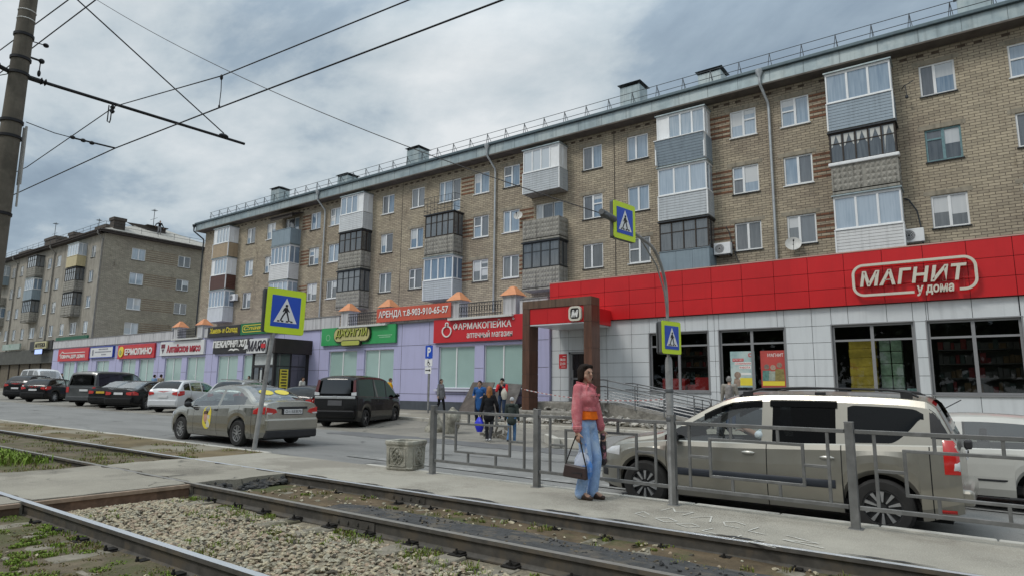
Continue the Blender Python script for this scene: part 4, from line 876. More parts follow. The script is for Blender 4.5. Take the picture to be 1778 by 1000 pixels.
sign('bright green sign with a yellow rounded plaque above two blinded windows', -33.28, -26.67, 3.93, 5.0, sign_green, dr)
def dr(o, f, P, w):
    let(o, f, P, w, 'ПЕКАРНЯ ХЛ', .015, .93, .42, .93, letter_w, .03, .12, th=.10)
    a = [(.42, .16), (.47, .30), (.52, .33), (.56, .27), (.60, .33), (.66, .30), (.72, .16), (.66, .21), (.60, .20), (.57, .14), (.53, .2), (.48, .2)]; shape(o, f, P, w, a, letter_w, 'moustache'); shape(o, f, P, w, [(.8, .2), (.9, .34), (.94, .36), (.88, .24)], letter_w, 'stroke')
sign('black bakery sign with white slanted letters and a white moustache', -45.9, -41.0, 3.74, 4.72, blackm, dr)
sign('black sign with yellow lettering on the cornice above the bakery', -46.75, -42.42, 4.98, 5.74, blackm, lambda o, f, P, w: let(o, f, P, w, 'Хмель и Солод', .08, .93, .22, .86, sign_yel, .012, .1), .13, .22)
def dr(o, f, P, w):
    a, b = P(.06, .2), P(.70, .84); m = MB(); ring(m, rrect(a[0], b[0], a[1], b[1], .22), rrect(a[0] + .05, b[0] - .05, a[1] + .05, b[1] - .05, .18), f, w + .002, w + .02); m.build('oval_outline', sign_yel, o); let(o, f, P, w, 'Славица', .11, .97, .34, .72, sign_yel, .01, .2)
sign('small dark green sign with a yellow oval, right of the black and yellow sign', -42.36, -38.2, 4.98, 5.78, M('deep_green', (.01, .16, .055), .45, .05, 2), dr, .13, .22)
def dr(o, f, P, w):
    let(o, f, P, w, 'ТОВАРЫ ДЛЯ ДОМА', .09, .90, .18, .50, letter_w, .03); m = MB()
    for a, b in (((.07, .46), (.15, .78)), ((.15, .78), (.2, .66)), ((.17, .66), (.9, .66))): m.bar(f(*P(*a), w + .02), f(*P(*b), w + .02), .06, .03, up=f.W)
    m.build('roof_line', letter_w, o)
sign('red household goods sign with a white roof line, farthest left on the lilac row', -75.11, -67.85, 3.67, 4.87, sign_red, dr)
def dr(o, f, P, w):
    m = MB(); a, b = P(0, 0), P(1, 1); ring(m, [(a[0] - .06, a[1] - .06), (b[0] + .06, a[1] - .06), (b[0] + .06, b[1] + .06), (a[0] - .06, b[1] + .06)], [a, (b[0], a[1]), b, (a[0], b[1])], f, .02, w + .03); m.build('frame', sign_blue, o); gp_ = M('grey_print', (.22, .22, .27), .6, .1); m = MB()
    for u0, u1, v in ((.38, .80, .74), (.22, .94, .47), (.52, .72, .2)):
        x = u0
        while x < u1: m.fbox(f, P(x, 0)[0], P(min(x + .045, u1), 0)[0], P(0, v)[1], P(0, v)[1] + .11, w + .002, w + .008); x += .06
    m.build('small_print', gp_, o); ringshape(o, f, w, [(P(.13, .5)[0] + .12 * cos(k * .4), P(.13, .5)[1] + .28 * sin(k * .4)) for k in range(16)], [(P(.13, .5)[0] + .08 * cos(k * .4), P(.13, .5)[1] + .22 * sin(k * .4)) for k in range(16)], gp_)
sign('white sign in a blue frame with small grey print, between two red signs', -67.47, -62.71, 3.9, 4.8, sign_white, dr)
def dr(o, f, P, w):
    let(o, f, P, w, 'ЕРМОЛИНО', .22, .95, .25, .72, letter_w, .03, th=.06); m = MB(); m.prism(circ(P(.11, .5), .46, 24), f, w, w + .07); m.build('emblem', sign_yel, o); m = MB(); m.prism(circ((P(.11, .5)[0] - .05, P(.11, .5)[1] - .05), .22, 18), f, w + .07, w + .09); m.build('emblem_centre', M('emblem_green', (.35, .38, .12), .5, .2, 4), o); shape(o, f, P, w, [(.24, .76), (.95, .76), (.95, .80), (.24, .80)], sign_orange, 'line')
sign('red sign with white letters and a yellow round emblem on the lilac row', -61.69, -54.99, 3.66, 4.85, sign_red, dr)
def dr(o, f, P, w):
    let(o, f, P, w, 'Алтайское мясо', .17, .93, .20, .78, M('wine_letter', (.42, .03, .05), .5, .05), .03, th=.03); shape(o, f, P, w, [(.03, .55), (.12, .55), (.12, .85), (.03, .85)], M('dark_red_print', (.17, .03, .05), .6, .2, 6), 'emblem'); shape(o, f, P, w, [(.04, .48), (.11, .48), (.075, .18)], M('dark_print', (.12, .08, .10), .6, .2, 6), 'emblem_tip')
sign('white sign with dark red lettering under two orange turrets', -54.01, -47.22, 3.76, 4.86, sign_white, dr)
def dr(o, f, P, w):
    sh_ = M('red_shadow', (.33, .02, .02), .5, .05); let(o, f, P, w, 'АРЕНДА т.8-903-910-65-57', .036, .976, .19, .79, sh_, .03, th=.006, name='letter_shadow'); let(o, f, P, w + .006, 'АРЕНДА т.8-903-910-65-57', .03, .97, .22, .82, letter_w, .02, th=.008)
sign('long orange red rental banner with white phone number on the shop parapet', -28.18, -22.45, 5.12, 5.90, sign_orange, dr, .22, .26, 'banner', 'banner')
# ---------------------------------------------------------------- black glazed vestibule
vest = empty('entrance_vestibule', 'black glazed entrance vestibule with a flat black canopy on the shop row', 'vestibule', (-35.7, 24.2, 0))
GV = local(Fr((0, 23.0, 0), (1, 0, 0), (0, -1, 0)), vest); GS = local(Fr((-34.6, 23.0, 0), (0, 1, 0), (1, 0, 0)), vest)
m = MB(); m.fbox(GV, -37.35, -34.35, 3.42, 4.30, -2.5, .18); m.build('canopy', M('dark_brown_metal', (.028, .021, .020), .5, .2, 2), vest)
m = MB()
for u0, u1, v0, v1 in ((-36.95, -36.75, .15, 3.42), (-34.75, -34.6, .15, 3.42), (-36.75, -34.75, 2.55, 2.68), (-36.75, -34.75, .15, .35), (-35.82, -35.68, .35, 2.55), (-36.2, -36.1, .35, 2.55), (-35.4, -35.3, .35, 2.55)): m.fbox(GV, u0, u1, v0, v1, -.08, 0)
for u0, u1, v0, v1 in ((.1, .2, .15, 3.42), (2.3, 2.5, .15, 3.42), (1.15, 1.23, .15, 3.42), (.2, 2.3, .15, .6), (.2, 2.3, 2.6, 2.66)): m.fbox(GS, u0, u1, v0, v1, -.09, -.01)
m.fbox(GV, -36.95, -36.87, .15, 3.42, -2.5, -.08)
m.build('frame', M('black_frame', (.022, .02, .02), .5, .2), vest)
m = MB(); m.quad(GV(-36.75, .3, -.04), GV(-34.7, .3, -.04), GV(-34.7, 3.4, -.04), GV(-36.75, 3.4, -.04)); m.quad(GS(.1, .5, -.05), GS(2.4, .5, -.05), GS(2.4, 3.4, -.05), GS(.1, 3.4, -.05)); m.build('glass', dkglass, vest)
m = MB(); m.fbox(GV, -36.7, -34.8, 2.72, 3.3, -.035, -.025); m.fbox(GV, -36.05, -35.85, 1.3, 2.4, -.035, -.025); m.build('white_film', M('white_film', (.50, .53, .52), .4, .15, 4), vest)
def notice(label, f, u0, u1, v0, v1, w, mat, lines, lm):
    o = empty('notice', label, 'notice', f((u0 + u1) / 2, v0, w)); f2 = local(f, o); b = MB(); b.fbox(f2, u0, u1, v0, v1, w, w + .012); b.build('sheet', mat, o); m = MB()
    for t_, a, b_, c, d in lines:
        if t_ is None: m.fbox(f2, u0 + (u1 - u0) * a, u0 + (u1 - u0) * b_, v0 + (v1 - v0) * c, v0 + (v1 - v0) * d, w + .0125, w + .016)
        else: letters(m, f2, t_, u0 + (u1 - u0) * a, u0 + (u1 - u0) * b_, v0 + (v1 - v0) * c, v0 + (v1 - v0) * d, w + .0125, w + .018, 0, .01)
    m.build('print', lm, o); return o
GSw = Fr((-34.6, 23.0, 0), (0, 1, 0), (1, 0, 0))
notice('tall yellow notice with black lines of text on the black vestibule side', GSw, .45, 1.02, 1.0, 2.45, -.008, sign_yel, [(None, .12 + .06 * (k % 3), .88 - .05 * (k % 2), .04 + k * .122, .10 + k * .122) for k in range(8)], blackm)
o = empty('shop_sign', 'white outlined sign with a red block on the black vestibule canopy', 'sign', (-36.4, 22.8, 3.45)); f = local(Fr((0, 22.82, 0), (1, 0, 0), (0, -1, 0)), o); m = MB(); m.prism([(-37.2, 3.42), (-35.2, 3.42), (-35.0, 4.32), (-36.9, 4.32)], f, .02, .12); m.prism([(-37.5, 3.72), (-37.1, 3.72), (-37.0, 3.95), (-37.4, 3.95)], f, .02, .12); m.build('board', sign_white, o)
m = MB(); letters(m, f, 'МАЯС', -37.05, -35.12, 3.54, 4.2, .122, .16, 0, .0, .25); m.build('lettering', M('dark_letter', (.05, .045, .06), .5, .1), o); m = MB(); m.fbox(f, -35.55, -35.15, 3.72, 3.98, .122, .18); m.build('red_block', sign_red, o)
# ---------------------------------------------------------------- supermarket
mag = empty('supermarket', 'single storey supermarket clad in white panels with a broad red band along the top', 'building', (-4, 28, 0)); GM = local(G, mag)
JX = [-16.40, -15.90] + [-14.68 + 1.2163 * k for k in range(-0, 24)]
JX = [-16.40, -15.89] + [-14.68 + 1.2163 * k for k in range(24)]
MW = [(-11.41, -8.87), (-8.41, -5.92), (-4.29, -1.75), (-1.36, 1.15), (3.2, 5.7), (6.2, 8.7)]; MZ = (1.36, 3.80)
DOOR = (-15.45, -14.2, .86, 3.11)
mh = [(a, b, *MZ) for a, b in MW] + [DOOR]
WF = -.16      # white wall face set back behind the red band
m = MB(); wall_holes(m, GM, -16.42, 13.4, -.2, 4.5, mh, .0); mm = [(GM(0, 0, 0) - GM(0, 0, -WF - .03))]
for i, v in enumerate(m.v): m.v[i] = (v[0], v[1] + .20, v[2])
m.quad(GM(-16.42, -.2, -.2), GM(-16.42, 6.3, -.2), GM(-16.42, 6.3, -5), GM(-16.42, -.2, -5)); m.quad(GM(-16.42, 6.2, -.2), GM(13.4, 6.2, -.2), GM(13.4, 6.2, -5), GM(-16.42, 6.2, -5))
m.build('wall', groove, mag)
def cladding(zs, w0, w1, mat, name, hl, x0=-16.40, x1=13.3, bev=0):
    m = MB(); g_ = .008
    us = sorted({x for x in JX if x0 <= x <= x1} | {x0, x1} | {h[0] for h in hl} | {h[1] for h in hl})
    for j in range(len(zs) - 1):
        for i in range(len(us) - 1):
            a, b, c, d = us[i], us[i + 1], zs[j], zs[j + 1]
            if b - a < .05: continue
            cu = (a + b) / 2; seg = [(c, d)]
            for h in hl:
                if h[0] <= cu <= h[1]:
                    ns = []
                    for p, q_ in seg:
                        if h[3] <= p or h[2] >= q_: ns.append((p, q_)); continue
                        if h[2] > p: ns.append((p, h[2]))
                        if h[3] < q_: ns.append((h[3], q_))
                    seg = ns
            for p, q_ in seg:
                if q_ - p > .03: m.fbox(GM, a + g_, b - g_, p + g_, q_ - g_, w0, w1)
    return m.build(name, mat, mag)
cladding([.72, 1.36, 1.97, 2.58, 3.19, 3.80, 4.46], WF - .03, WF, whitem, 'white_cladding', mh)
cladding([4.47, 5.105, 5.735, 6.37], -.06, 0, redm, 'red_band', [])
m = MB(); m.fbox(GM, -16.40, 13.35, 4.47, 6.37, -.2, -.065); m.build('band_backing', M('dark_red', (.12, .01, .012), .7, .1), mag)
m = MB(); m.fbox(GM, -16.42, 13.4, 6.37, 6.41, -.4, .012); m.build('band_cap', M('pink_cap', (.55, .33, .28), .5, .06), mag)
m = MB(); m.fbox(GM, -12.7, 13.3, -.2, .71, WF - .06, WF + .03); m.build('plinth', plinth_m, mag)
for a, b in MW: 
    f = window(mag, GM, a, b, *MZ, seeglass, alu, [.5], {0: .77, 1: .77}, w=WF - .16, bar=.07, sill=False)
    s = MB(); s.fbox(GM, a - .05, b + .05, MZ[0] - .06, MZ[0] - .005, WF - .15, WF + .05); s.build('sill', alu, f); s = MB()
    for q_ in ((a - .04, a - .002, *MZ), (b + .002, b + .04, *MZ), (a - .04, b + .04, MZ[1] + .002, MZ[1] + .04)): s.fbox(GM, *q_, WF - .15, WF + .02)
    s.build('surround', alu, f)
m = MB(); m.fbox(GM, DOOR[0], DOOR[0] + .1, .86, 3.1, WF - .1, WF + .01); m.fbox(GM, DOOR[1] - .08, DOOR[1], .86, 3.1, WF - .1, WF + .01); m.fbox(GM, DOOR[0], DOOR[1], 3.02, 3.11, WF - .1, WF + .01); m.fbox(GM, DOOR[0] + .1, DOOR[1] - .08, 1.85, 1.93, WF - .09, WF - .01); m.fbox(GM, DOOR[0] + .1, DOOR[0] + .18, .9, 3.0, WF - .09, WF - .01)
o = m.build('door', alu, mag); m = MB(); m.quad(GM(DOOR[0], .9, WF - .06), GM(DOOR[1], .9, WF - .06), GM(DOOR[1], 3.05, WF - .06), GM(DOOR[0], 3.05, WF - .06)); m.build('pane', dkglass, o); m = MB(); m.tube([GM(DOOR[0] + .24, 1.5, WF + .03), GM(DOOR[0] + .24, 2.3, WF + .03)], .02, 6); m.build('handle', alu, o)
# dim interior
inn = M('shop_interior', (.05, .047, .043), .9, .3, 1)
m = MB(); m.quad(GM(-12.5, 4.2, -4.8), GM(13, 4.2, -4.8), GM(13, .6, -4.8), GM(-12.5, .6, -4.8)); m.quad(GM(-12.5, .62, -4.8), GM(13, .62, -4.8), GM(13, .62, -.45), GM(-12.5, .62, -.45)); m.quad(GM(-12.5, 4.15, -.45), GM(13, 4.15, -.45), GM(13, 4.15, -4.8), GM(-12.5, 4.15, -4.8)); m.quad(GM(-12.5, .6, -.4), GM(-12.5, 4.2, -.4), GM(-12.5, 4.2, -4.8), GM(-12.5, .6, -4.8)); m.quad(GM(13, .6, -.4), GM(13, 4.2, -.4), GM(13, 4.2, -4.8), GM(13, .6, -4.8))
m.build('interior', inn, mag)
lamp = emit_mat('shop_lamp', (.95, .97, 1), 2.2)
m = MB()
for u, w_ in ((-3.6, -1.6), (-2.2, -2.6), (-1.0, -1.4), (.3, -2.2), (-7.6, -2.0), (4, -2)): m.fbox(GM, u - .35, u + .35, 4.08, 4.12, w_ - .06, w_ + .06)
m.build('ceiling_lamp', lamp, mag)
m = MB()
for u0, u1 in ((-1.2, 1.3), (3, 6), (-11.3, -9.2)):
    for k in range(5): m.fbox(GM, u0, u1, .9 + k * .5, .94 + k * .5, -2.6, -2.1, 0)
    m.fbox(GM, u0, u1, .7, 3.2, -2.66, -2.6, 0); rr = random.Random(int(u0 * 10) + 99)
    for k in range(5):
        x = u0
        while x < u1 - .12: h = rr.uniform(.15, .38); wd = rr.uniform(.08, .2); m.fbox(GM, x, x + wd, .945 + k * .5, .945 + k * .5 + h, -2.4, -2.15, rr.randrange(4)); x += wd + .02
m.build('shelving', [M('shelf', (.12, .11, .10), .7, .1), M('goods_a', (.16, .10, .05), .7, .3, 5), M('goods_b', (.06, .08, .07), .7, .3, 5), M('goods_c', (.20, .03, .03), .7, .3, 5)], mag)
cart = M('yellow_carton', (.50, .36, .045), .6, .25, 4, col2=(.42, .16, .03), thr=.62); pk = M('green_pack', (.20, .29, .19), .4, .4, 6, col2=(.42, .47, .42), thr=.55); wt = M('water_pack', (.22, .38, .36), .25, .3, 8)
def goods(name, label, cat, group, lst, size, mat):
    first = None
    for u, z, w_ in lst:
        if first is None: b = MB(); f = Fr((0, 0, 0), (1, 0, 0), (0, -1, 0)); b.fbox(f, -size[0] / 2, size[0] / 2, 0, size[1], -size[2] / 2, size[2] / 2); first = o = b.build(name, mat, bevel=.02)
        else: o = first.copy(); COL.objects.link(o)
        o.location = G(u, z, w_); tag(o, label, cat, group)
goods('carton', 'yellow carton in the stack standing inside the supermarket window', 'carton', 'stacked yellow cartons in the window', [(-3.43 + .015 * (k % 2), .68 + k * .325, -.9) for k in range(8)], (.86, .32, .5), cart)
goods('drink_pack', 'pale green wrapped pack in the pile inside the supermarket window', 'pack', 'wrapped packs in the window', [(-2.72 + (k % 2) * .36, .70 + (k // 2) * .43, -.9) for k in range(12)], (.33, .41, .4), pk)
goods('bottle_pack', 'turquoise bottle pack lying low inside the supermarket window', 'pack', 'bottle packs low in the window', [(-1.98 + (k % 3) * .30 - 0, 1.15 + (k // 3) * .2, -.75) for k in range(5)], (.29, .2, .35), wt)
b = MB(); b.fbox(Fr((0, 0, 0), (1, 0, 0), (0, -1, 0)), -.5, .5, 0, 1.25, -.3, .3); b.fbox(Fr((0, 0, 0), (1, 0, 0), (0, -1, 0)), .6, 2.1, 0, 1.0, -.3, .3); b.fbox(Fr((0, 0, 0), (1, 0, 0), (0, -1, 0)), .9, 1.5, 1.0, 1.3, -.3, .2); tag(b.build('promo_counter', M('promo_red', (.40, .02, .02), .6, .2, 3), loc=G(-10.6, .65, -1.0), bevel=.01), 'red promotional counter inside the left supermarket window', 'counter')
# posters
WFr = WF - .115
tealp = M('poster_teal', (.30, .43, .43), .5, .2, 2, col2=(.50, .58, .56), thr=.55); redp = M('poster_red', (.46, .07, .06), .5, .15, 2)
o = notice('pale teal job poster with white text labels in the second supermarket window', G, -8.04, -7.1, 1.55, 2.95, WFr, tealp, [], blackm)
f = local(G, o); u0, v0, W_, H_ = -8.04, 1.55, .94, 1.4
def lab(o, f, t_, a, b, c, d, bm_, lm, u0, v0, W_, H_):
    m = MB(); m.fbox(f, u0 + a * W_, u0 + b * W_, v0 + c * H_, v0 + d * H_, WFr + .013, WFr + .017); m.build('text_label', bm_, o); m = MB(); letters(m, f, t_, u0 + (a + .03) * W_, u0 + (b - .03) * W_, v0 + (c + .015) * H_, v0 + (d - .015) * H_, WFr + .0172, WFr + .021, 0, .01); m.build('lettering', lm, o)
lab(o, f, 'ВСЕГДА', .10, .55, .72, .80, sign_red, letter_w, u0, v0, W_, H_); lab(o, f, 'СТАБИЛЬНАЯ', .18, .86, .62, .70, letter_w, sign_red, u0, v0, W_, H_); lab(o, f, 'РАБОТА', .36, .84, .51, .59, letter_w, sign_red, u0, v0, W_, H_)
m = MB(); m.fbox(f, u0 + .42 * W_, u0 + .84 * W_, v0 + .34 * H_, v0 + .40 * H_, WFr + .013, WFr + .017); m.build('white_strip', letter_w, o); m = MB(); m.fbox(f, u0 + .38 * W_, u0 + .95 * W_, v0 + .05 * H_, v0 + .26 * H_, WFr + .013, WFr + .017); m.build('yellow_block', sign_yel, o); m = MB(); m.prism(circ((u0 + .28 * W_, v0 + .34 * H_), .13, 18), f, WFr + .013, WFr + .016); m.prism([(u0 + .08 * W_, v0 + .02 * H_), (u0 + .36 * W_, v0 + .02 * H_), (u0 + .38 * W_, v0 + .2 * H_), (u0 + .28 * W_, v0 + .27 * H_), (u0 + .14 * W_, v0 + .24 * H_)], f, WFr + .013, WFr + .016); m.build('printed_figure', M('print_skin', (.30, .22, .17), .6, .3, 9), o)
ringshape(o, f, WFr + .01, rrect(u0 + .76 * W_, u0 + .92 * W_, v0 + .84 * H_, v0 + .94 * H_, .04), rrect(u0 + .79 * W_, u0 + .89 * W_, v0 + .86 * H_, v0 + .92 * H_, .02), sign_red, 'emblem', .012)
u0, v0, W_, H_ = -6.88, 1.55, .9, 1.4
o = notice('red poster with three printed people and a yellow foot in the second supermarket window', G, u0, u0 + W_, v0, v0 + H_, WFr, redp, [('МАГНИТ', .30, .94, .83, .92)], letter_w); f = local(G, o)
for k, (a, c, m_) in enumerate(((.24, .46, (.16, .12, .10)), (.50, .44, (.32, .22, .17)), (.76, .50, (.22, .15, .11)))):
    m = MB(); m.prism(circ((u0 + a * W_, v0 + (c + .10) * H_), .10, 16), f, WFr + .013, WFr + .016); m.build('printed_face', M('print_face%d' % k, tuple(x * 1.3 for x in m_), .6, .25, 12), o); m = MB(); m.prism([(u0 + (a - .2) * W_, v0 + .18 * H_), (u0 + (a + .2) * W_, v0 + .18 * H_), (u0 + (a + .17) * W_, v0 + c * H_), (u0 + (a - .17) * W_, v0 + c * H_)], f, WFr + .0125, WFr + .0145 + k * .001); m.build('printed_body', M('print_body%d' % k, ((.10, .22, .19), (.32, .36, .30), (.24, .20, .07))[k], .6, .3, 8), o)
m = MB(); m.fbox(f, u0 + .05, u0 + W_ - .05, v0 + .05 * H_, v0 + .17 * H_, WFr + .013, WFr + .018); m.build('yellow_foot', sign_yel, o)
notice('small red opening hours plate beside the supermarket door', G, -15.97, -15.55, 2.36, 3.03, WF + .002, sign_red, [('08:00', .14, .84, .52, .70), ('23:00', .14, .84, .24, .42), (None, .5, .86, .82, .86), (None, .3, .86, .1, .13)], letter_w)
# main sign
o = empty('shop_sign', 'large cream supermarket sign in a rounded outline on the red band', 'sign', G(-1.6, 4.6, 0)); f = local(G, o); u0, u1, v0, v1 = -3.42, .13, 4.76, 5.82; W_, H_ = u1 - u0, v1 - v0; th = .10; m = MB()
outp = rrect(u0, u1, v0, v1, .36, 8); n_ = len(outp)
# rounded outline, open at the bottom where the second line sits
path = []; r_ = .33; cx0, cx1, cy0, cy1 = u0 + r_, u1 - r_, v0 + r_, v1 - r_
path.append((u0 + .51 * W_, v0))
path.append((cx0, v0))
for k in range(1, 9): a = radians(270 - 90 * k / 8); path.append((cx0 + r_ * cos(a), cy0 + r_ * sin(a)))
for k in range(0, 9): a = radians(180 - 90 * k / 8); path.append((cx0 + r_ * cos(a), cy1 + r_ * sin(a)))
for k in range(0, 9): a = radians(90 - 90 * k / 8); path.append((cx1 + r_ * cos(a), cy1 + r_ * sin(a)))
for k in range(0, 9): a = radians(0 - 90 * k / 8); path.append((cx1 + r_ * cos(a), cy0 + r_ * sin(a)))
path.append((u0 + .865 * W_, v0))
def ribbon(mb, path, hw, f, w0, w1):
    vs = []
    for i, p in enumerate(path):
        a = Vector(path[max(i - 1, 0)]); b = Vector(path[min(i + 1, len(path) - 1)]); d = (b - a).normalized(); nn = Vector((-d.y, d.x))
        for s in (-1, 1):
            for w_ in (w0, w1): vs.append(f(p[0] + nn.x * hw * s, p[1] + nn.y * hw * s, w_))
    fs = []
    for i in range(len(path) - 1):
        a, b = i * 4, (i + 1) * 4; fs += [(a + 1, b + 1, b + 3, a + 3), (a, a + 2, b + 2, b), (a, b, b + 1, a + 1), (a + 2, a + 3, b + 3, b + 2)]
    n = len(path) * 4; fs += [(0, 1, 3, 2), (n - 4, n - 2, n - 1, n - 3)]
    mb.add(vs, fs)
ribbon(m, path, .042, f, .14, .24); m.build('outline', cream_l, o)
m = MB(); letters(m, f, 'МАГНИТ', u0 + .055 * W_, u0 + .935 * W_, v0 + .29 * H_, v0 + .80 * H_, .14, .24, 0, .026, .18, 1.08); m.build('lettering', cream_l, o)
m = MB(); letters(m, f, 'у дома', u0 + .53 * W_, u0 + .825 * W_, v0 - .13 * H_, v0 + .20 * H_, .14, .22, 0, .035, .12); m.build('lettering', cream_l, o)
m = MB()
for uu in (.14, .33, .52, .72, .9): m.fbox(f, u0 + uu * W_, u0 + uu * W_ + .02, v0 + .05, v1 - .05, .05, .08)
for vv in (.36, .72): m.fbox(f, u0 + .05, u1 - .05, v0 + vv * H_, v0 + vv * H_ + .02, .082, .10)
m.build('sign_bracket', M('bracket_red', (.42, .03, .03), .5, .1), o)
# ---------------------------------------------------------------- brown entrance portal
port = empty('entrance_portal', 'brown clad entrance portal with a red fascia in front of the supermarket door', 'portal', (-14.6, 24, 0)); CY = 23.2; GP = local(Fr((0, CY, 0), (1, 0, 0), (0, -1, 0)), port)
XL, XR = -16.36, -12.86
def pillar(x0, x1):
    m = MB(); z = .05
    for h in (1.0, 1.0, 1.05, 1.1, .70):
        for a, b in ((x0, x0 + (x1 - x0) * .62), (x0 + (x1 - x0) * .62, x1)): m.fbox(GP, a + .003, b - .003, z + .006, z + h - .006, -.70, 0, 0)
        m.fbox(GP, x0 + .02, x1 - .02, z - .006, z + .006, -.68, -.02, 1); z += h
    return m.build('pillar', [brownp, groove], port)
pillar(XL, XL + .38); pillar(XR - .38, XR)
m = MB()
for i in range(4): a = XL + (XR - XL) * i / 4; m.fbox(GP, a + .004, a + (XR - XL) / 4 - .004, 4.90, 5.24, -.70, .012, 0)
m.build('beam', brownt, port)
m = MB()
for i in range(3): a = XL + .385 + (XR - XL - .77) * i / 3; m.fbox(GP, a + .004, a + (XR - XL - .77) / 3 - .004, 4.20, 4.885, -.5, -.03)
m.fbox(GP, XL + .3, XR - .3, 4.2, 4.88, -2.3, -.505)
m.build('fascia', redm, port); m = MB(); m.fbox(GP, XL + .385, XR - .385, 4.14, 4.19, -2.3, -.04); m.build('soffit', whitem, port)
o = empty('shop_sign', 'rounded square logo sign with a white M on the entrance portal fascia', 'sign', (-13.7, CY - .1, 4.2)); f = local(Fr((0, CY, 0), (1, 0, 0), (0, -1, 0)), o); m = MB(); a0, a1, b0, b1 = -13.92, -13.32, 4.24, 4.86; m.prism(rrect(a0 + .09, a1 - .09, b0 + .09, b1 - .09, .09), f, -.03, .05); m.build('logo_back', blackm, o); m = MB(); ring(m, rrect(a0, a1, b0, b1, .17), rrect(a0 + .085, a1 - .085, b0 + .085, b1 - .085, .1), f, -.03, .09); m.build('logo_ring', cream_l, o); m = MB(); letters(m, f, 'М', a0 + .13, a1 - .13, b0 + .16, b1 - .16, .052, .085, 0, .05, .2); m.build('lettering', letter_w, o)
# porch, broken steps, ramp
rough = M('broken_concrete', (.27, .255, .225), .95, .25, 5, bump=1, bscale=14, col2=(.17, .16, .14), thr=.55)
m = MB(); m.box(-16.4, -12.7, 23.9, 25.69, -.2, .86); m.box(-16.9, -12.9, 22.6, 23.9, -.2, .5); m.box(-17.2, -12.6, 21.9, 22.6, -.2, .28); o = m.build('porch_steps', rough, bevel=.05); tag(o, 'rough broken concrete porch steps below the brown portal', 'steps')
m = MB(); vs = [(-12.7, 24.0, -.1), (-8.9, 24.0, -.1), (-12.7, 25.4, -.1), (-8.9, 25.4, -.1), (-12.7, 24.0, .86), (-8.9, 24.0, .16), (-12.7, 25.4, .86), (-8.9, 25.4, .16)]; m.add(vs, [(0, 2, 3, 1), (4, 5, 7, 6), (0, 1, 5, 4), (2, 6, 7, 3), (0, 4, 6, 2), (1, 3, 7, 5)]); tag(m.build('ramp', rough), 'grey concrete wheelchair ramp rising to the supermarket door', 'ramp')
rlm = M('ramp_steel', (.21, .215, .22), .45, .15, 5, metal=.6)
def ramp_rail(y, label, x0=-12.7, x1=-8.6):
    sl = (.16 - .86) / 3.8; zz = lambda x: .86 + (max(x, -12.7) + 12.7) * sl; m = MB()
    for h in (.95, .68): m.tube([(x0 - .4, y, zz(x0) + h), (x0, y, zz(x0) + h), (x1, y, zz(x1) + h)], .026, 6)
    m.tube([(x1, y, zz(x1) + .95), (x1 + .28, y, zz(x1) + .90), (x1 + .34, y, zz(x1) + .78), (x1 + .25, y, zz(x1) + .68), (x1, y, zz(x1) + .68)], .026, 6)
    for h in (.52, .40, .28, .16): m.tube([(x0, y, zz(x0) + h), (x1 - .3, y, zz(x1 - .3) + h)], .014, 5)
    for k in range(4): x = x0 + .15 + k * 1.22; m.tube([(x, y, zz(x) - .02), (x, y, zz(x) + .94)], .026, 6)
    tag(m.build('ramp_railing', rlm), label, 'railing')
ramp_rail(23.95, 'front grey tubular railing of the ramp, nearer the street'); ramp_rail(25.3, 'back grey tubular railing of the ramp, against the white supermarket wall', -12.0, -7.9)
def reg(r): x = r.uniform(-15.6, -8.2); y = r.uniform(20.6, 22.3) - (.8 if x < -13 else 0); return x, y, zwalk(x) + .04 + r.uniform(0, .2) * max(0, 1 - abs(x + 11.4) / 4)
def regp(r): x = r.uniform(-17.2, -12.7); y = r.choice((r.uniform(22.2, 22.75), r.uniform(23.5, 24.1))); return x, y, (.30 if y < 23 else .54) + r.uniform(-.12, .04)
stones('rubble', 150, regp, [rough, M('rubble_grey', (.33, .315, .28), .95, .3, 12)], .06, .2, 16, flat=.7)
stones('rubble', 420, reg, [M('rubble_pale', (.46, .43, .38), .95, .3, 12), rough, M('rubble_grey', (.33, .315, .28), .95, .3, 12)], .05, .17, 15, flat=.7)
# ---------------------------------------------------------------- green fascia and lit sign of the left block
H2 = Fr((0, 29.1, 0), (1, 0, 0), (0, -1, 0))
def sign2(label, u0, u1, v0, v1, mat, text, lm, a=.1, b=.9, c=.25, d=.75):
    o = empty('shop_sign', label, 'sign', H2((u0 + u1) / 2, v0, 0)); f = local(H2, o); m = MB(); m.fbox(f, u0, u1, v0, v1, 0, .18); m.build('board', mat, o)
    if text: m = MB(); letters(m, f, text, u0 + a * (u1 - u0), u0 + b * (u1 - u0), v0 + c * (v1 - v0), v0 + d * (v1 - v0), .182, .22, 0, .02); m.build('lettering', lm, o)
    return o
sign2('dark green plain fascia sign above the left end of the lilac row', -87.0, -78.3, 5.95, 6.75, M('dark_green', (.01, .10, .05), .5, .1, 2), None, None)
sign2('black pharmacy fascia with a pale yellow lettered panel on the left block', -95.0, -87.9, 5.45, 6.55, blackm, None, None)
o = sign2('pale yellow lettered panel on the black fascia of the left block', -92.8, -89.1, 5.6, 6.45, M('pale_yellow', (.52, .48, .28), .5, .05), 'АПТЕКА', blackm, .06, .94, .2, .8); o.location.y -= .2
sign2('white and green shop fascia at the far left, partly behind the pole', -105, -98.6, 5.75, 6.5, M('sign_grey_green', (.33, .40, .36), .5, .15, 1.5, col2=(.05, .20, .10), thr=.58), None, None)
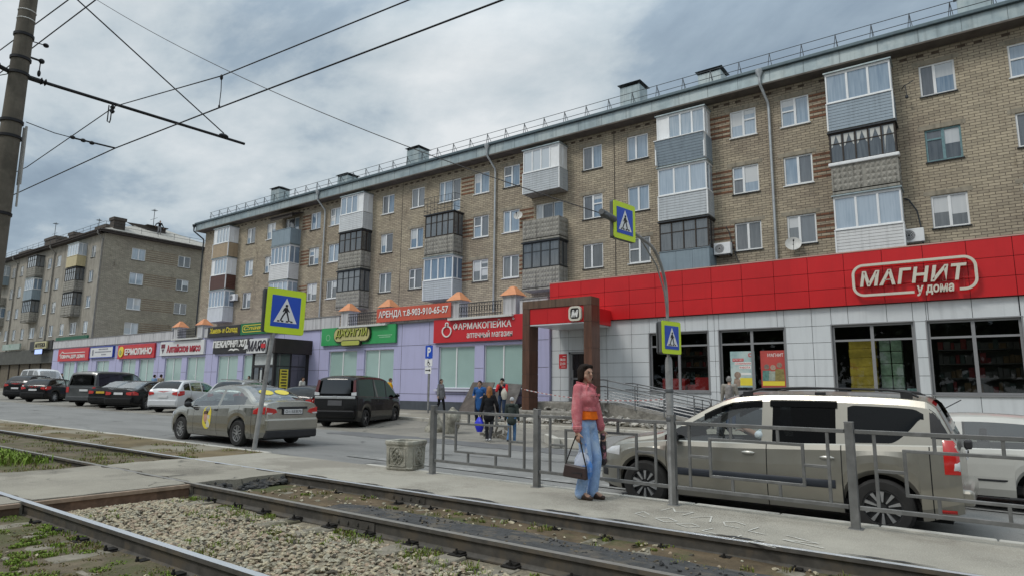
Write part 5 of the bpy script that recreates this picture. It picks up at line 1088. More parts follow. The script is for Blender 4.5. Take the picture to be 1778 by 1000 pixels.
o = empty('screen', 'small lit blue advertising screen under the black pharmacy fascia', 'screen', (-90.4, 28.6, 4.85)); f = local(Fr((0, 28.6, 0), (1, 0, 0), (0, -1, 0)), o); m = MB(); m.fbox(f, -91.7, -89.2, 4.85, 5.55, 0, .15); m.build('casing', blackm, o); m = MB(); m.fbox(f, -91.6, -89.3, 4.95, 5.48, .15, .155); m.build('display', emit_mat('screen_blue', (.35, .45, .85), .9), o)
# ================================================================ STREET FURNITURE
fsteel = M('fence_steel', (.18, .18, .175), .5, .2, 6, metal=.4, col2=(.245, .245, .24), thr=.56, streak=.3)
polem = M('pole_grey', (.30, .30, .295), .55, .18, 7, metal=.2, col2=(.20, .195, .19), thr=.58)
fluo = M('sign_fluorescent', (.62, .80, .03), .4, .03, 2); sblue = M('traffic_blue', (.012, .075, .50), .35, .03, 2); swhite = M('traffic_white', (.78, .78, .78), .35, .03, 3); sblack = M('traffic_black', (.015, .015, .018), .5, .05); signback = M('sign_back', (.12, .125, .13), .6, .1, 3, metal=.3)
# fence: posts every 2.05 m at Y ~ 7.75
fence = empty('pedestrian_fence', 'grey steel pedestrian fence with rectangle pattern panels along the platform kerb', 'fence', (-7.3, 7.8, 0))
PX = [-7.28, -5.24, -3.17, -1.18, .85, 2.9, 4.95, 7.0]; PYf = [7.84, 7.82, 7.74, 7.67, 7.62, 7.56, 7.5, 7.44]
def fp_(i): return Vector((PX[i] + 7.3, PYf[i] - 7.8, zplat(PX[i])))
for i in range(8):
    p = fp_(i); m = MB(); m.box(p.x - .042, p.x + .042, p.y - .042, p.y + .042, p.z - .05, p.z + 1.07); m.box(p.x - .07, p.x + .07, p.y - .07, p.y + .07, p.z - .01, p.z + .008); m.box(p.x - .045, p.x + .045, p.y - .045, p.y + .045, p.z + 1.07, p.z + 1.085)
    m.build('post', fsteel, fence, bevel=.006)
for i in range(7):
    a, b = fp_(i), fp_(i + 1); a = a + (b - a).normalized() * .05; b = b - (b - a).normalized() * .05; d = b - a; L_ = d.length; m = MB()
    def q_(t, z): return a + d * t + Vector((0, 0, z))
    T = .042
    for z in (.215, .985): m.bar(q_(0, z), q_(1, z), T)
    S_ = .032
    for t in (.09, .91): m.bar(q_(t, .215), q_(t, .985), S_)
    t0, t1, z0, z1 = .225, .775, .385, .815
    for z in (z0, z1): m.bar(q_(t0 - .008, z), q_(t1 + .008, z), S_)
    for t in (t0, t1): m.bar(q_(t, z0), q_(t, z1), S_)
    for t in (.36, .64): m.bar(q_(t, z1), q_(t, .985), S_); m.bar(q_(t, .215), q_(t, z0), S_)
    m.bar(q_(.09, .60), q_(t0, .60), S_); m.bar(q_(t1, .60), q_(.91, .60), S_)
    m.build('panel', fsteel, fence, bevel=.004)
def ped_symbol(o, f, s, w):
    """blue square, white triangle, walking figure on stripes; s = half size"""
    m = MB(); m.prism(rrect(-s, s, -s, s, s * .05), f, w, w + .003); m.build('blue_field', sblue, o)
    m = MB(); m.prism([(-.80 * s, -.72 * s), (.80 * s, -.72 * s), (0, .86 * s)], f, w + .004, w + .006); m.build('white_triangle', swhite, o)
    m = MB(); w += .007; k = s
    m.prism(circ((.02 * k, .37 * k), .095 * k, 14), f, w, w + .002)
    for poly in ([(-.10, .26), (.10, .26), (.12, -.06), (-.10, -.06)], [(-.10, -.04), (.02, -.04), (-.16, -.30), (-.28, -.56), (-.38, -.56), (-.24, -.26)], [(.0, -.04), (.12, -.04), (.20, -.28), (.28, -.56), (.18, -.56), (.09, -.26)], [(-.09, .25), (-.16, .18), (-.24, -.02), (-.18, -.05), (-.06, .12)], [(.08, .25), (.14, .16), (.26, .0), (.21, -.05), (.06, .12)], [(-.38, -.56), (-.26, -.56), (-.22, -.60), (-.38, -.61)], [(.18, -.56), (.36, -.56), (.36, -.61), (.18, -.61)]):
        m.prism([(u * k, v * k) for u, v in poly], f, w, w + .002)
    for u in (-.58, -.30, .02, .34): m.prism([(u * k, -.68 * k), ((u + .18) * k, -.68 * k), ((u + .15) * k, -.58 * k), ((u + .03) * k, -.58 * k)], f, w, w + .002)
    m.build('walking_figure', sblack, o)
def plate(par, c, n, hw, hh, roll=0, back=True):
    """fluorescent square plate with the pedestrian symbol, centre c, facing n"""
    n = Vector(n).normalized(); U = Vector((0, 0, 1)).cross(n).normalized(); f = Fr(c, U, n); V = Vector((0, 0, 1))
    f.U = U * cos(roll) + V * sin(roll); f.V = V * cos(roll) - U * sin(roll)
    m = MB(); m.prism(rrect(-hw, hw, -hh, hh, hw * .12), f, -.004, .004); o = m.build('sign_plate', fluo, par)
    m = MB(); ring(m, rrect(-hw - .004, hw + .004, -hh - .004, hh + .004, hw * .12), rrect(-hw + .02, hw - .02, -hh + .02, hh - .02, hw * .1), f, -.05, -.005); m.prism(rrect(-hw * .96, hw * .96, -hh * .96, hh * .96, hw * .1), f, -.012, -.006); m.build('plate_back', signback, o)
    ped_symbol(o, f, hw * .74, .005); return o
o = empty('crosswalk_sign', 'large yellow green framed pedestrian crossing sign on a leaning grey post', 'road sign', (-12.62, 8.04, zplat(-12.6)))
m = MB(); m.tube([(0, 0, -.1), (0.06, .23, 2.5)], .05, 12); m.build('post', polem, o)
plate(o, (.13, .47, 2.99), (.995, -.10, 0), .47, .495, -.02)
def sm(a, b): m = MB(); m.bar(a, b, .03); return m
m = MB(); m.bar((.06, .24, 2.5), (.08, .30, 3.35), .04); m.bar((.07, .05, 2.8), (.07, .85, 2.8), .03); m.build('bracket', signback, o)
# plate behind facing away (double sided)
m = MB(); f = Fr((.04, .40, 2.99), (0, -1, 0), (-1, 0, 0)); m.prism(rrect(-.46, .46, -.48, .48, .05), f, 0, .01); m.build('rear_plate', signback, o)
lp = empty('crosswalk_lamp_post', 'grey bent lamp post carrying two pedestrian crossing signs beside the fence', 'lamp post', (-3.19, 7.74, zplat(-3.19)))
m = MB(); m.tube([(0, 0, -.05), (0, 0, 1.72), (0, 0, 1.76), (0, 0, 1.80)], [.045, .045, .042, .03], 16); m.build('lower_post', polem, lp)
m = MB(); pts = [(0, 0, 1.78), (0, 0, 2.5)]
for k in range(1, 11): a = pi / 2 * k / 10; pts.append((0, -.62 * (1 - cos(a)), 2.5 + .62 * sin(a) * 1.08))
pts += [(0, -1.0, 3.22), (0, -1.5, 3.26)]
m.tube(pts, .020, 12); m.build('upper_post', polem, lp)
m = MB(); m.tube([(0, 0, 2.30), (-.0, -.08, 2.62), (0, -.3, 2.92), (0, -.75, 3.17)], .010, 8); m.build('brace', polem, lp)
m = MB(); m.tube([(0, -1.45, 3.26), (0, -1.75, 3.28)], [.04, .035], 10); m.ell((0, -1.66, 3.255), (.045, .10, .03)); m.build('lamp_head', signback, lp)
plate(lp, (.04, -1.27, 3.27), (.985, -.17, 0), .205, .215, .0)
m = MB(); m.bar((0, -1.22, 3.23), (.03, -1.22, 3.1), .02); m.build('bracket', signback, lp)
plate(lp, (.055, -.02, 2.04), (.975, -.22, 0), .20, .205, .0)
m = MB(); f = Fr((-.04, .06, 2.04), (-.22, -.975, 0), (-.975, .22, 0)); m.prism(rrect(-.20, .20, -.205, .205, .03), f, 0, .02); m.build('rear_plate', signback, lp)
m = MB()
for z in (1.35, 1.0): m.lathe([(.046, 0), (.05, .01), (.05, .04), (.046, .05)], (0, 0, z), 'Z', 14)
m.build('clamp', signback, lp)
# parking sign with two plates
o = empty('parking_sign', 'blue parking sign above two white plates on a grey post', 'road sign', (-21.75, 23.0, zwalk(-21.7))); f = Fr((0, -.06, 0), (1, 0, 0), (0, -1, 0))
m = MB(); m.tube([(0, 0, 0), (0, 0, 3.3)], .045, 10); m.build('post', polem, o)
m = MB(); m.prism(rrect(-.22, .25, 2.62, 3.25, .04), f, 0, .02); p_ = m.build('blue_plate', sblue, o); m = MB(); letters(m, f, 'P', -.08, .14, 2.72, 3.16, .021, .026, 0, .03); m.build('lettering', swhite, p_)
m = MB(); m.prism(rrect(-.24, .25, 2.24, 2.58, .04), f, 0, .02); m.prism(rrect(-.22, .20, 1.88, 2.20, .04), f, 0, .02); p_ = m.build('white_plate', swhite, o)
m = MB(); m.prism([(-.18, 2.02), (.06, 2.02), (.06, 1.97), (.16, 2.045), (.06, 2.12), (.06, 2.07), (-.18, 2.07)], f, .021, .026); m.prism(circ((-.02, 2.53), .025, 10), f, .021, .026)
for poly in ([(-.04, 2.50), (.0, 2.50), (.0, 2.40), (-.04, 2.40)], [(-.04, 2.42), (.07, 2.42), (.07, 2.39), (-.04, 2.39)], [(.06, 2.41), (.09, 2.32), (.12, 2.33), (.08, 2.42)], [(0, 2.47), (.06, 2.46), (.06, 2.44), (0, 2.45)]): m.prism(poly, f, .021, .026)
ring(m, circ((.0, 2.36), .085, 16), circ((.0, 2.36), .065, 16), f, .021, .026); m.build('black_symbols', sblack, p_)
# concrete planter
pc = M('planter_concrete', (.36, .345, .29), .95, .25, 7, bump=.8, bscale=50, col2=(.17, .165, .13), thr=.55)
o = empty('planter', 'square weathered concrete planter with relief ornaments at the end of the fence', 'planter', (-8.05, 8.0, zplat(-8)), radians(12)); m = MB()
def oct_(h, c): return [(-h, -h + c), (-h + c, -h), (h - c, -h), (h, -h + c), (h, h - c), (h - c, h), (-h + c, h), (-h, h - c)]
lv = [(0, .25, .06), (.04, .265, .06), (.06, .25, .06), (.40, .265, .06), (.42, .285, .07), (.475, .285, .07), (.475, .20, .05), (.36, .19, .05)]; vs = []; fs = []
for z, h, c in lv: vs += [(x, y, z) for x, y in oct_(h, c)]
for j in range(len(lv) - 1):
    for k in range(8): fs.append((j * 8 + k, j * 8 + (k + 1) % 8, (j + 1) * 8 + (k + 1) % 8, (j + 1) * 8 + k))
fs.append(tuple(range(8))[::-1]); m.add(vs, fs); m.build('body', pc, o, bevel=.012)
m = MB(); n = 7; m.add([(.195 * cos(2 * pi * k / 16), .195 * sin(2 * pi * k / 16), .37) for k in range(16)] + [(0, 0, .40)], [(k, (k + 1) % 16, 16) for k in range(16)]); m.build('soil', soil, o)
m = MB()
for U, W in (((1, 0, 0), (0, -1, 0)), ((0, 1, 0), (1, 0, 0)), ((-1, 0, 0), (0, 1, 0)), ((0, -1, 0), (-1, 0, 0))):
    f = Fr((0, 0, 0), U, W)
    for s in (-1, 1): m.tube([f(s * (.035 + .075 * sin(t * .33)), .10 + t * .027, .262 + .006 * t / 10) for t in range(11)], .014, 6); m.tube([f(s * (.05 + .035 * cos(t * .7)), .22 + .035 * sin(t * .7), .268) for t in range(9)], .011, 5)
    m.ell(f(0, .30, .262), (.03, .03, .04), 8, 6); m.ell(f(0, .15, .258), (.022, .022, .03), 8, 6); ring(m, rrect(-.17, .17, .07, .38, .03), rrect(-.155, .155, .085, .365, .03), f, .252, .274)
m.build('ornament', pc, o)
# rubble sacks on the lot
sack_m = M('rubble_sack', (.33, .315, .26), .9, .3, 9, bump=.8, bscale=40, col2=(.20, .19, .16), thr=.55)
def sack(label, x, y, h, seed):
    rr = random.Random(seed); m = MB(); vs = []; fs = []; n = 16; lv = 11
    for j in range(lv):
        t = j / (lv - 1); r = (.27 - .05 * t + .05 * sin(t * 5 + seed)) * (1 if t < .85 else 1 - (t - .85) * 3.5)
        for k in range(n): a = 2 * pi * k / n; rr_ = r * (1 + .10 * sin(3 * a + t * 7 + seed) + .07 * sin(7 * a - t * 11) + rr.uniform(-.05, .05)); vs.append((rr_ * cos(a) + .05 * sin(t * 3 + seed), rr_ * sin(a), h * t + rr.uniform(-.015, .015)))
    for j in range(lv - 1):
        for k in range(n): fs.append((j * n + k, j * n + (k + 1) % n, (j + 1) * n + (k + 1) % n, (j + 1) * n + k))
    fs.append(tuple(range((lv - 1) * n, lv * n))); m.add(vs, fs, 0, True); m.ell((.04, 0, h * .98), (.10, .09, .10), 8, 6); o = m.build('rubble_sack', sack_m, loc=(x, y, zroad(x, y) + .01)); return tag(o, label, 'sack')
sack('slumped grey rubble sack on the asphalt lot, left of its taller mate', -15.1, 16.3, .62, 1); sack('taller grey rubble sack on the asphalt lot, right of the slumped one', -14.25, 16.2, .78, 5)
m = MB(); rr = random.Random(8)
for i in range(16): m.obox((-12.0 + rr.uniform(-.45, .45), 15.9 + rr.uniform(-.3, .3), zroad(-12, 16) + .1 + rr.uniform(-.06, .2)), Vector((rr.uniform(-1, 1), rr.uniform(-1, 1), rr.uniform(-.5, .9))).normalized(), Vector((0, 1, 0)), Vector((0, 0, 1)), rr.uniform(.08, .3), .03, .04)
tag(m.build('broken_boards', M('grey_timber', (.16, .145, .12), .9, .3, 8)), 'small heap of broken grey boards behind the walking woman', 'rubbish')
for i, (x, y, rz, l_) in enumerate(((-9.7, 15.2, 2.3, .8), (-8.6, 14.9, .1, .7))):
    m = MB(); m.box(-l_, l_, -.09, .09, 0, .26); o = m.build('loose_kerbstone', kerbm, loc=(x, y, zroad(x, y)), rz=rz, bevel=.02); tag(o, ('pale loose kerbstone lying askew near the small child', 'pale loose kerbstone lying straight, right of the askew one')[i], 'kerbstone')
# two leaning boards by the pharmacy windows
def board(label, tl, tr, bl, br, mat):
    m = MB(); a, b, c, d = [Vector(p) for p in (bl, br, tr, tl)]; nn = (b - a).cross(d - a).normalized() * .06
    m.add([a, b, c, d, a - nn, b - nn, c - nn, d - nn], [(0, 1, 2, 3), (7, 6, 5, 4), (0, 4, 5, 1), (1, 5, 6, 2), (2, 6, 7, 3), (3, 7, 4, 0)])
    o = m.build('leaning_slab', mat, bevel=.008); return tag(o, label, 'slab')
bm_ = M('worn_steel_slab', (.085, .068, .058), .7, .35, 2.5, col2=(.135, .12, .108), thr=.54, bump=.4, bscale=30)
board('wide worn brown slab leaning on the lilac wall behind the man in blue', (-20.85, 25.25, 1.72), (-19.45, 25.25, 1.72), (-20.55, 23.8, .26), (-19.0, 23.8, .26), bm_)
board('worn grey slab leaning on the lilac wall behind the man in red sleeves', (-19.15, 25.2, 1.70), (-17.75, 25.2, 1.62), (-18.75, 23.9, .26), (-17.45, 23.9, .26), M('worn_grey_slab', (.105, .097, .09), .7, .35, 2.5, col2=(.06, .05, .044), thr=.5, bump=.4, bscale=30))
# barrier tape
m = MB(); n = 60; P0, P1 = Vector((-16.2, 23.15, 1.36)), Vector((-9.9, 23.6, 1.05))
for i in range(n):
    t0, t1 = i / n, (i + 1) / n; q_ = [P0.lerp(P1, t) - Vector((0, 0, .22 * 4 * t * (1 - t))) for t in (t0, t1)]
    m.add([q_[0], q_[1], q_[1] + Vector((0, 0, .04)), q_[0] + Vector((0, 0, .04))], [(0, 1, 2, 3)], i % 2)
tag(m.build('barrier_tape', [M('tape_red', (.45, .20, .19), .5), M('tape_white', (.62, .62, .62), .5)]), 'red and white barrier tape sagging across the porch', 'tape')
# ================================================================ CATENARY POLE AND WIRES
polec = M('pole_concrete', (.125, .11, .088), .9, .2, 3, bump=.3, bscale=40, col2=(.085, .075, .06), thr=.56, streak=.6)
PXY = Vector((-16.5, 4.18, 0))
cp = empty('catenary_pole', 'tall tapering concrete tram wire pole with iron clamps at the left edge', 'pole', (PXY.x, PXY.y, -.1))
m = MB(); m.tube([(0, 0, 0), (0, 0, 5), (0, 0, 10.9)], [.25, .205, .15], 20); m.build('shaft', polec, cp)
iron = M('dark_iron', (.022, .022, .024), .55, .2, 8, metal=.5)
for z, r in ((8.15, .19), (8.5, .185), (7.05, .2), (6.7, .205), (5.0, .215), (9.05, .18)): m = MB(); m.lathe([(r - .01, -.035), (r + .012, -.03), (r + .012, .03), (r - .01, .035)], (0, 0, z), 'Z', 18); m.build('clamp', iron, cp)
m = MB()
for z in (9.42, 9.62): m.lathe([(.168, -.012), (.176, 0), (.168, .012)], (0, 0, z), 'Z', 18)
m.build('white_band', M('white_band', (.6, .6, .58), .6), cp)
m = MB(); m.tube([(0, .15, 8.15), (0, .45, 8.15)], .06, 8); m.tube([(0, .3, 8.15), (0, 5.35, 8.3)], .038, 10); m.tube([(0, -.2, 8.15), (0, -.42, 8.2)], .05, 8)
m.build('bracket_arm', iron, cp)
m = MB()
for y in (.42, .50): m.lathe([(.03, -.03), (.085, 0), (.03, .03)], (0, y, 8.16), 'Y', 12)
m.build('insulator', iron, cp); m = MB(); m.ell((0, 4.72, 8.32), (.09, .14, .07)); m.build('insulator', iron, cp); m = MB(); m.ell((0, -.42, 8.2), (.08, .1, .1)); m.build('insulator', iron, cp); m = MB(); m.tube([(0, .15, 8.62), (0, .38, 8.62)], .025, 6); m.ell((0, .38, 8.62), (.05, .06, .06)); m.tube([(0, .36, 8.6), (0, .36, 8.3)], .012, 5); m.ell((0, .36, 8.32), (.035, .035, .08)); m.build('insulator', iron, cp); m = MB(); m.tube([(0, .15, 9.0), (0, .42, 9.02)], .012, 5); m.ell((0, .42, 9.02), (.05, .06, .05)); m.build('insulator', iron, cp); m = MB(); m.lathe([(.03, 0), (.06, .05), (.03, .1), (.06, .15), (.02, .2)], (0, 1.9, 7.95), 'Z', 10)
for dx in (-.09, .09): m.tube([(dx, 1.85, 8.16), (dx, 1.85, 7.75), (0, 1.87, 7.7)], .014, 5)
m.build('insulator', iron, cp)
m = MB()
for a in (.12, -.16): m.tube([(.05 + a * .5, .24, 7.0), (.05 + a * .5, .26, 5.7)], .024, 8)
m.tube([(.1, .24, 5.7), (.1, .25, 5.2)], .02, 8); m.tube([(-.15, -.22, 7.0), (-.15, -.24, 2.0)], .024, 8); m.build('conduit', M('conduit', (.34, .33, .31), .6, .15, 5), cp)
def wire(label, pts, r=.013, sag=0, name='overhead_wire', n=14):
    m = MB()
    if len(pts) == 2:
        a, b = Vector(pts[0]), Vector(pts[1]); pts = [a.lerp(b, i / n) - Vector((0, 0, sag * 4 * (i / n) * (1 - i / n))) for i in range(n + 1)]
    m.tube(pts, r, 5); return tag(m.build(name, iron), label, 'wire')
wire('lower tram contact wire running over the track', [(-42, 6.2, 7.15), (-16.4, 6.2, 6.98), (-11.76, 6.2, 6.79), (-4.72, 6.2, 6.47), (6, 6.2, 6.6), (20, 6.2, 6.9)], .015)
wire('upper tram messenger wire passing under the bracket arm', [(-42, 6.05, 8.2), (-21.95, 6.05, 7.58), (-16.28, 6.05, 7.96), (-11.48, 6.05, 7.32), (-6.34, 6.05, 7.0), (2, 6.05, 7.1), (18, 6.05, 7.9)], .012)
m = MB(); m.tube([(-11.5, 6.06, 7.32), (-11.55, 6.1, 7.05), (-11.76, 6.2, 6.79)], .008, 4); m.ell((-11.5, 6.06, 7.3), (.03, .03, .06)); m.ell((-11.76, 6.2, 6.82), (.02, .02, .04)); tag(m.build('dropper', iron), 'short dropper hanging between the two tram wires', 'wire')
m = MB(); a, b = Vector((-16.4, 4.4, 7.0)), Vector((-16.4, 6.2, 6.98)); m.tube([a, a.lerp(b, .3) - Vector((0, 0, .06)), a.lerp(b, .5) - Vector((0, 0, .05))], .01, 5); m.tube([a.lerp(b, .5) - Vector((0, 0, .05)), b], .022, 6)
for t in (.5, .62, .72): m.ell(a.lerp(b, t) - Vector((0, 0, .04)), (.045, .06, .045), 8, 6)
tag(m.build('steady_wire', iron), 'short insulated steady wire from the pole to the contact wire', 'wire')
wire('stay wire slanting from the pole top to the arm end', [(-16.5, 4.25, 10.75), (-16.5, 8.9, 8.3)], .017, 0)
wire('left feeder wire crossing the top left corner past the pole', [(-45, 4.0, 9.9), (-19.1, 4.4, 9.55), (-14.8, 4.4, 9.3), (10, 4.5, 8.3)], .013)
wire('right feeder wire crossing the top left corner behind the pole', [(-45, 4.6, 9.7), (-16.5, 4.5, 8.98), (-13.3, 4.4, 8.74), (10, 4.5, 8.2)], .013)
wire('thin long cable sagging from the pole top to the lamp post arm', [(-16.4, 4.3, 10.75), (-3.2, 6.05, zplat(-3) + 3.27)], .006, .42, n=24)
wire('thin cable from the left feeder pole clamp leaving the frame', [(-16.5, 4.1, 8.05), (-24, 1.0, 8.1)], .01, .1)
# ================================================================ CARS
def paint_mat(name, col, metal=.35, rough=.32, dirt=.25):
    m = M(name, col, rough, .05, 4, metal=metal, coat=.6 if max(col) > .06 else .3, spec=.5 if max(col) > .06 else .25); return m
glass_car = clear_mat('car_glass', (.62, .68, .67), 1, .11); glass_dark = clear_mat('car_glass_tinted', (.02, .022, .024), .75, .014)
blackp = M('black_plastic', (.025, .025, .027), .6, .15, 8); tyre_m = M('tyre', (.028, .027, .026), .85, .2, 12); rimS = M('rim_silver', (.48, .48, .48), .35, .06, 5, metal=.7); rimD = M('rim_dark', (.05, .05, .052), .4, .1, 5, metal=.5)
gapm = M('panel_gap', (.012, .012, .012), .9); redl = M('tail_red', (.52, .015, .012), .2, .08, 12, coat=.8, spec=.6); clearl = M('lamp_clear', (.62, .63, .64), .12, .05, 10, coat=.9); chrome = M('chrome', (.62, .63, .64), .16, .03, 4, metal=1); plate_m = M('plate_white', (.70, .70, .70), .45, .05, 4); plate_y = M('plate_yellow', (.62, .42, .05), .45, .05, 4); inter = M('car_interior', (.035, .034, .034), .9, .2, 4); ambl = M('amber_lens', (.65, .22, .02), .2, .05, 8, coat=.7)
def interp(pts, x):
    if x <= pts[0][0]: return pts[0][1]
    for (a, b), (c, d) in zip(pts, pts[1:]):
        if x <= c:
            t = (x - a) / (c - a); return b + (d - b) * t
    return pts[-1][1]
def smooth_pts(pts, n=3):
    """Catmull-Rom rounding of a profile, monotone in x"""
    out = []
    for i in range(len(pts) - 1):
        p0 = pts[max(i - 1, 0)]; p1 = pts[i]; p2 = pts[i + 1]; p3 = pts[min(i + 2, len(pts) - 1)]; dx = p2[0] - p1[0]
        m1 = (p2[1] - p0[1]) / max(p2[0] - p0[0], 1e-6) * dx; m2 = (p3[1] - p1[1]) / max(p3[0] - p1[0], 1e-6) * dx
        lim = 1.2 * abs(p2[1] - p1[1]) + .01; m1 = max(-lim, min(lim, m1)); m2 = max(-lim, min(lim, m2))
        for k in range(n):
            t = k / n; h = (2 * t ** 3 - 3 * t * t + 1) * p1[1] + (t ** 3 - 2 * t * t + t) * m1 + (-2 * t ** 3 + 3 * t * t) * p2[1] + (t ** 3 - t * t) * m2; out.append((p1[0] + dx * t, h))
    out.append(pts[-1]); return out
class Car:
    def __init__(s, label, loc, rz, sp, cat='car', name='parked_car', group=None):
        s.sp = sp; s.root = empty(name, label, cat, loc, rz, group); s.prof = smooth_pts(sp['top'], 4); s.x0, s.x1 = sp['top'][0][0], sp['top'][-1][0]
        s.W = sp['W'] / 2; s.r = sp['r']; s.wb = sp['wb']; s.body()
    def plan(s, x):
        a = s.x1 - x; b = x - s.x0; nf, nr = s.sp.get('nose', .55), s.sp.get('tail', .30); k = 1.0
        if a < nf: k = min(k, 1 - s.sp.get('nk', .22) * (1 - a / nf) ** 2.2)
        if b < nr: k = min(k, 1 - s.sp.get('tk', .13) * (1 - b / nr) ** 2.2)
        return s.W * k
    def section(s, x):
        sp = s.sp; zt = interp(s.prof, x); belt = min(interp(sp['belt'], x), zt - .02); w = s.plan(x); zb = sp.get('sill', .2)
        a, b = s.x1 - x, x - s.x0
        if a < .35: zb += .04 * (1 - a / .35)
        if b < .35: zb += sp.get('tailup', .08) * (1 - b / .35)
        low = zb
        ra = s.r + sp.get('archgap', .07)
        for xw in (0, s.wb):
            d = abs(x - xw)
            if d < ra: zb = max(zb, s.r + sqrt(ra * ra - d * d) * .98)
        zb = min(zb, belt - .12)
        tan_ = sp.get('tumble', .33); zr = sp['roofz']
        wt = w * .955
        g0 = belt + .015; ge = max(g0 + .002, zt - .075 - .03 * (zt > belt + .3)); re = max(g0 + .004, zt - .03)
        wg = lambda z: wt - .012 - max(0, z - belt) * tan_
        P = [(w * .93, zb), (w * .985, zb + (belt - zb) * .16), (w, zb + (belt - zb) * .42), (w * .995, zb + (belt - zb) * .68), (w * .978, belt - .06), (wt, belt), (wg(g0), g0), (wg(ge), ge), (wg(re) - .02, re), (max(wg(re) - .11, .05), zt - .008), (max(wg(re) * .55, .03), zt + sp.get('crown', .02)), (0, zt + sp.get('crown', .02) * 1.3)]
        return P
    def body(s):
        sp = s.sp; xs = set(); x = s.x0
        while x < s.x1: xs.add(round(x, 4)); x += .055
        xs.add(s.x1)
        for p in sp['top']: xs.add(p[0])
        for xw in (0, s.wb):
            for k in range(-9, 10): xs.add(round(xw + (s.r + sp.get('archgap', .07)) * sin(k * pi / 18), 4))
        for d in sp.get('seams', []): xs |= {d, d + .012}
        for a, b in sp['glass']: xs |= {a, b}
        ws0, ws1 = sp['wind']; rw0, rw1 = sp['rear']; xs |= {ws0, ws1, rw0, rw1}
        xs = sorted(x for x in xs if s.x0 <= x <= s.x1); sec = [s.section(x) for x in xs]; n = len(sec[0])
        mb = MB(); gl = {}; V = [[(x, y, z) for y, z in S_] for x, S_ in zip(xs, sec)]; Vm = [[(x, -y, z) for y, z in S_] for x, S_ in zip(xs, sec)]
        seams = sp.get('seams', []); lowm = sp.get('lower'); clad = sp.get('clad')
        def emit(key, q_, flip, mi=0):
            b = mb if key is None else gl.setdefault(key, MB()); b.add(q_, [(0, 1, 2, 3) if not flip else (3, 2, 1, 0)], mi, True)
        for i in range(len(xs) - 1):
            xm = (xs[i] + xs[i + 1]) / 2; zt = interp(s.prof, xm); belt = interp(sp['belt'], xm)
            for k in range(n - 1):
                for side, VV in ((1, V), (-1, Vm)):
                    q_ = [VV[i][k], VV[i + 1][k], VV[i + 1][k + 1], VV[i][k + 1]]; key = None; mi = 0
                    if k == 6:
                        for gi, (a, b) in enumerate(sp['glass']):
                            if a <= xm <= b and zt > belt + .1: key = ('side', gi, side)
                        if key is None and zt > belt + .15: mi = 2 if sp.get('blackpillar') and sp['glass'][0][0] < xm < sp['glass'][-1][1] else 0
                    elif k >= 9 and ws0 < xm < ws1: key = ('windscreen', 0, 0)
                    elif k >= 9 and rw0 < xm < rw1: key = ('rear_window', 0, 0)
                    elif k == 5 and sp.get('trim') and sp['glass'][0][0] < xm < sp['glass'][-1][1]: mi = 2
                    if k < 5 and any(d < xm < d + .012 for d in seams): mi = 1
                    if k == 0 and lowm: mi = 3
                    emit(key, q_, side > 0, mi)
        for idx, fl in ((0, False), (-1, True)):
            vs = V[idx] + Vm[idx][::-1]; zl = sp.get('endsplit')
            mb.add(vs, [tuple(range(len(vs)))[::-1 if not fl else 1]], 0)
        s.mats = [sp['paint'], gapm, blackp, sp.get('lower') or blackp]; s.b = mb.build('body', s.mats, s.root, sharp=32)
        # rocker closing the underside
        ub = MB(); ub.box(s.x0 + .12, s.x1 - .15, -(s.W - .20), s.W - .20, sp.get('sill', .2) - .02, .62); ub.box(.45, s.wb - .45, -(s.W - .07), s.W - .07, sp.get('sill', .2) - .015, .5); ub.build('underbody', gapm, s.root)
        for key, b in gl.items():
            dark = sp.get('dark') and (key[0] == 'rear_window' or (key[0] == 'side' and key[1] in sp['dark']))
            nm = {'side': 'side_window'}.get(key[0], key[0]); b.build(nm, glass_dark if dark else glass_car, s.root, sharp=60)
        # seats and dash
        ib = MB(); zs = sp['belt'][0][1]; bz = interp(sp['belt'], s.wb * .5); xf = s.wb * .50
        for x in (xf, .35):
            for y in ((-.36, .36) if x == xf else (-.4, 0, .4)):
                ib.box(x - .5, x, y - .22, y + .22, .3, bz - .30); ib.box(x - .62, x - .46, y - .22, y + .22, bz - .5, bz + .10); ib.box(x - .60, x - .50, y - .10, y + .10, bz + .10, bz + .28)
        ib.box(s.wb - .95, s.wb - .3, -s.W + .2, s.W - .2, .5, bz - .02); ib.box(-.3, s.wb - .6, -s.W + .12, s.W - .12, .25, .38)
        ib.build('interior', inter, s.root, bevel=.03); st = MB(); c = Vector((s.wb - 1.05, .36, bz + .02)); ax = Vector((-.9, 0, .45)).normalized(); u = Vector((0, 1, 0)); v = ax.cross(u)
        st.tube([c + (u * cos(t) + v * sin(t)) * .18 for t in [2 * pi * k / 18 for k in range(19)]], .016, 6, cap=False); st.bar(c - u * .17, c + u * .17, .03); st.bar(c, c - ax * .25, .04); st.build('steering_wheel', blackp, s.root)
        for xw in (0, s.wb):
            for sd in (1, -1): s.wheel(xw, sd)
    def wheel(s, xw, sd):
        sp = s.sp; r = s.r; t = .20; y1 = s.W - .02; m = MB(); prof = [(r * .62, -t / 2), (r * .90, -t / 2), (r * .985, -t / 2 + .025), (r, -t / 4), (r, t / 4), (r * .985, t / 2 - .025), (r * .90, t / 2), (r * .64, t / 2 - .006), (r * .60, t / 2 - .03)]
        m.lathe(prof, (0, 0, 0), 'Y', 32); o = m.build('wheel', tyre_m, s.root); o.location = (xw, sd * (y1 - t / 2), r)
        st = sp.get('wheel', 'five'); c = MB(); rr = r * .64; f = Fr((0, 0, 0), (1, 0, 0), (0, -1, 0)) if sd < 0 else Fr((0, 0, 0), (-1, 0, 0), (0, 1, 0)); wo = t / 2 - .022
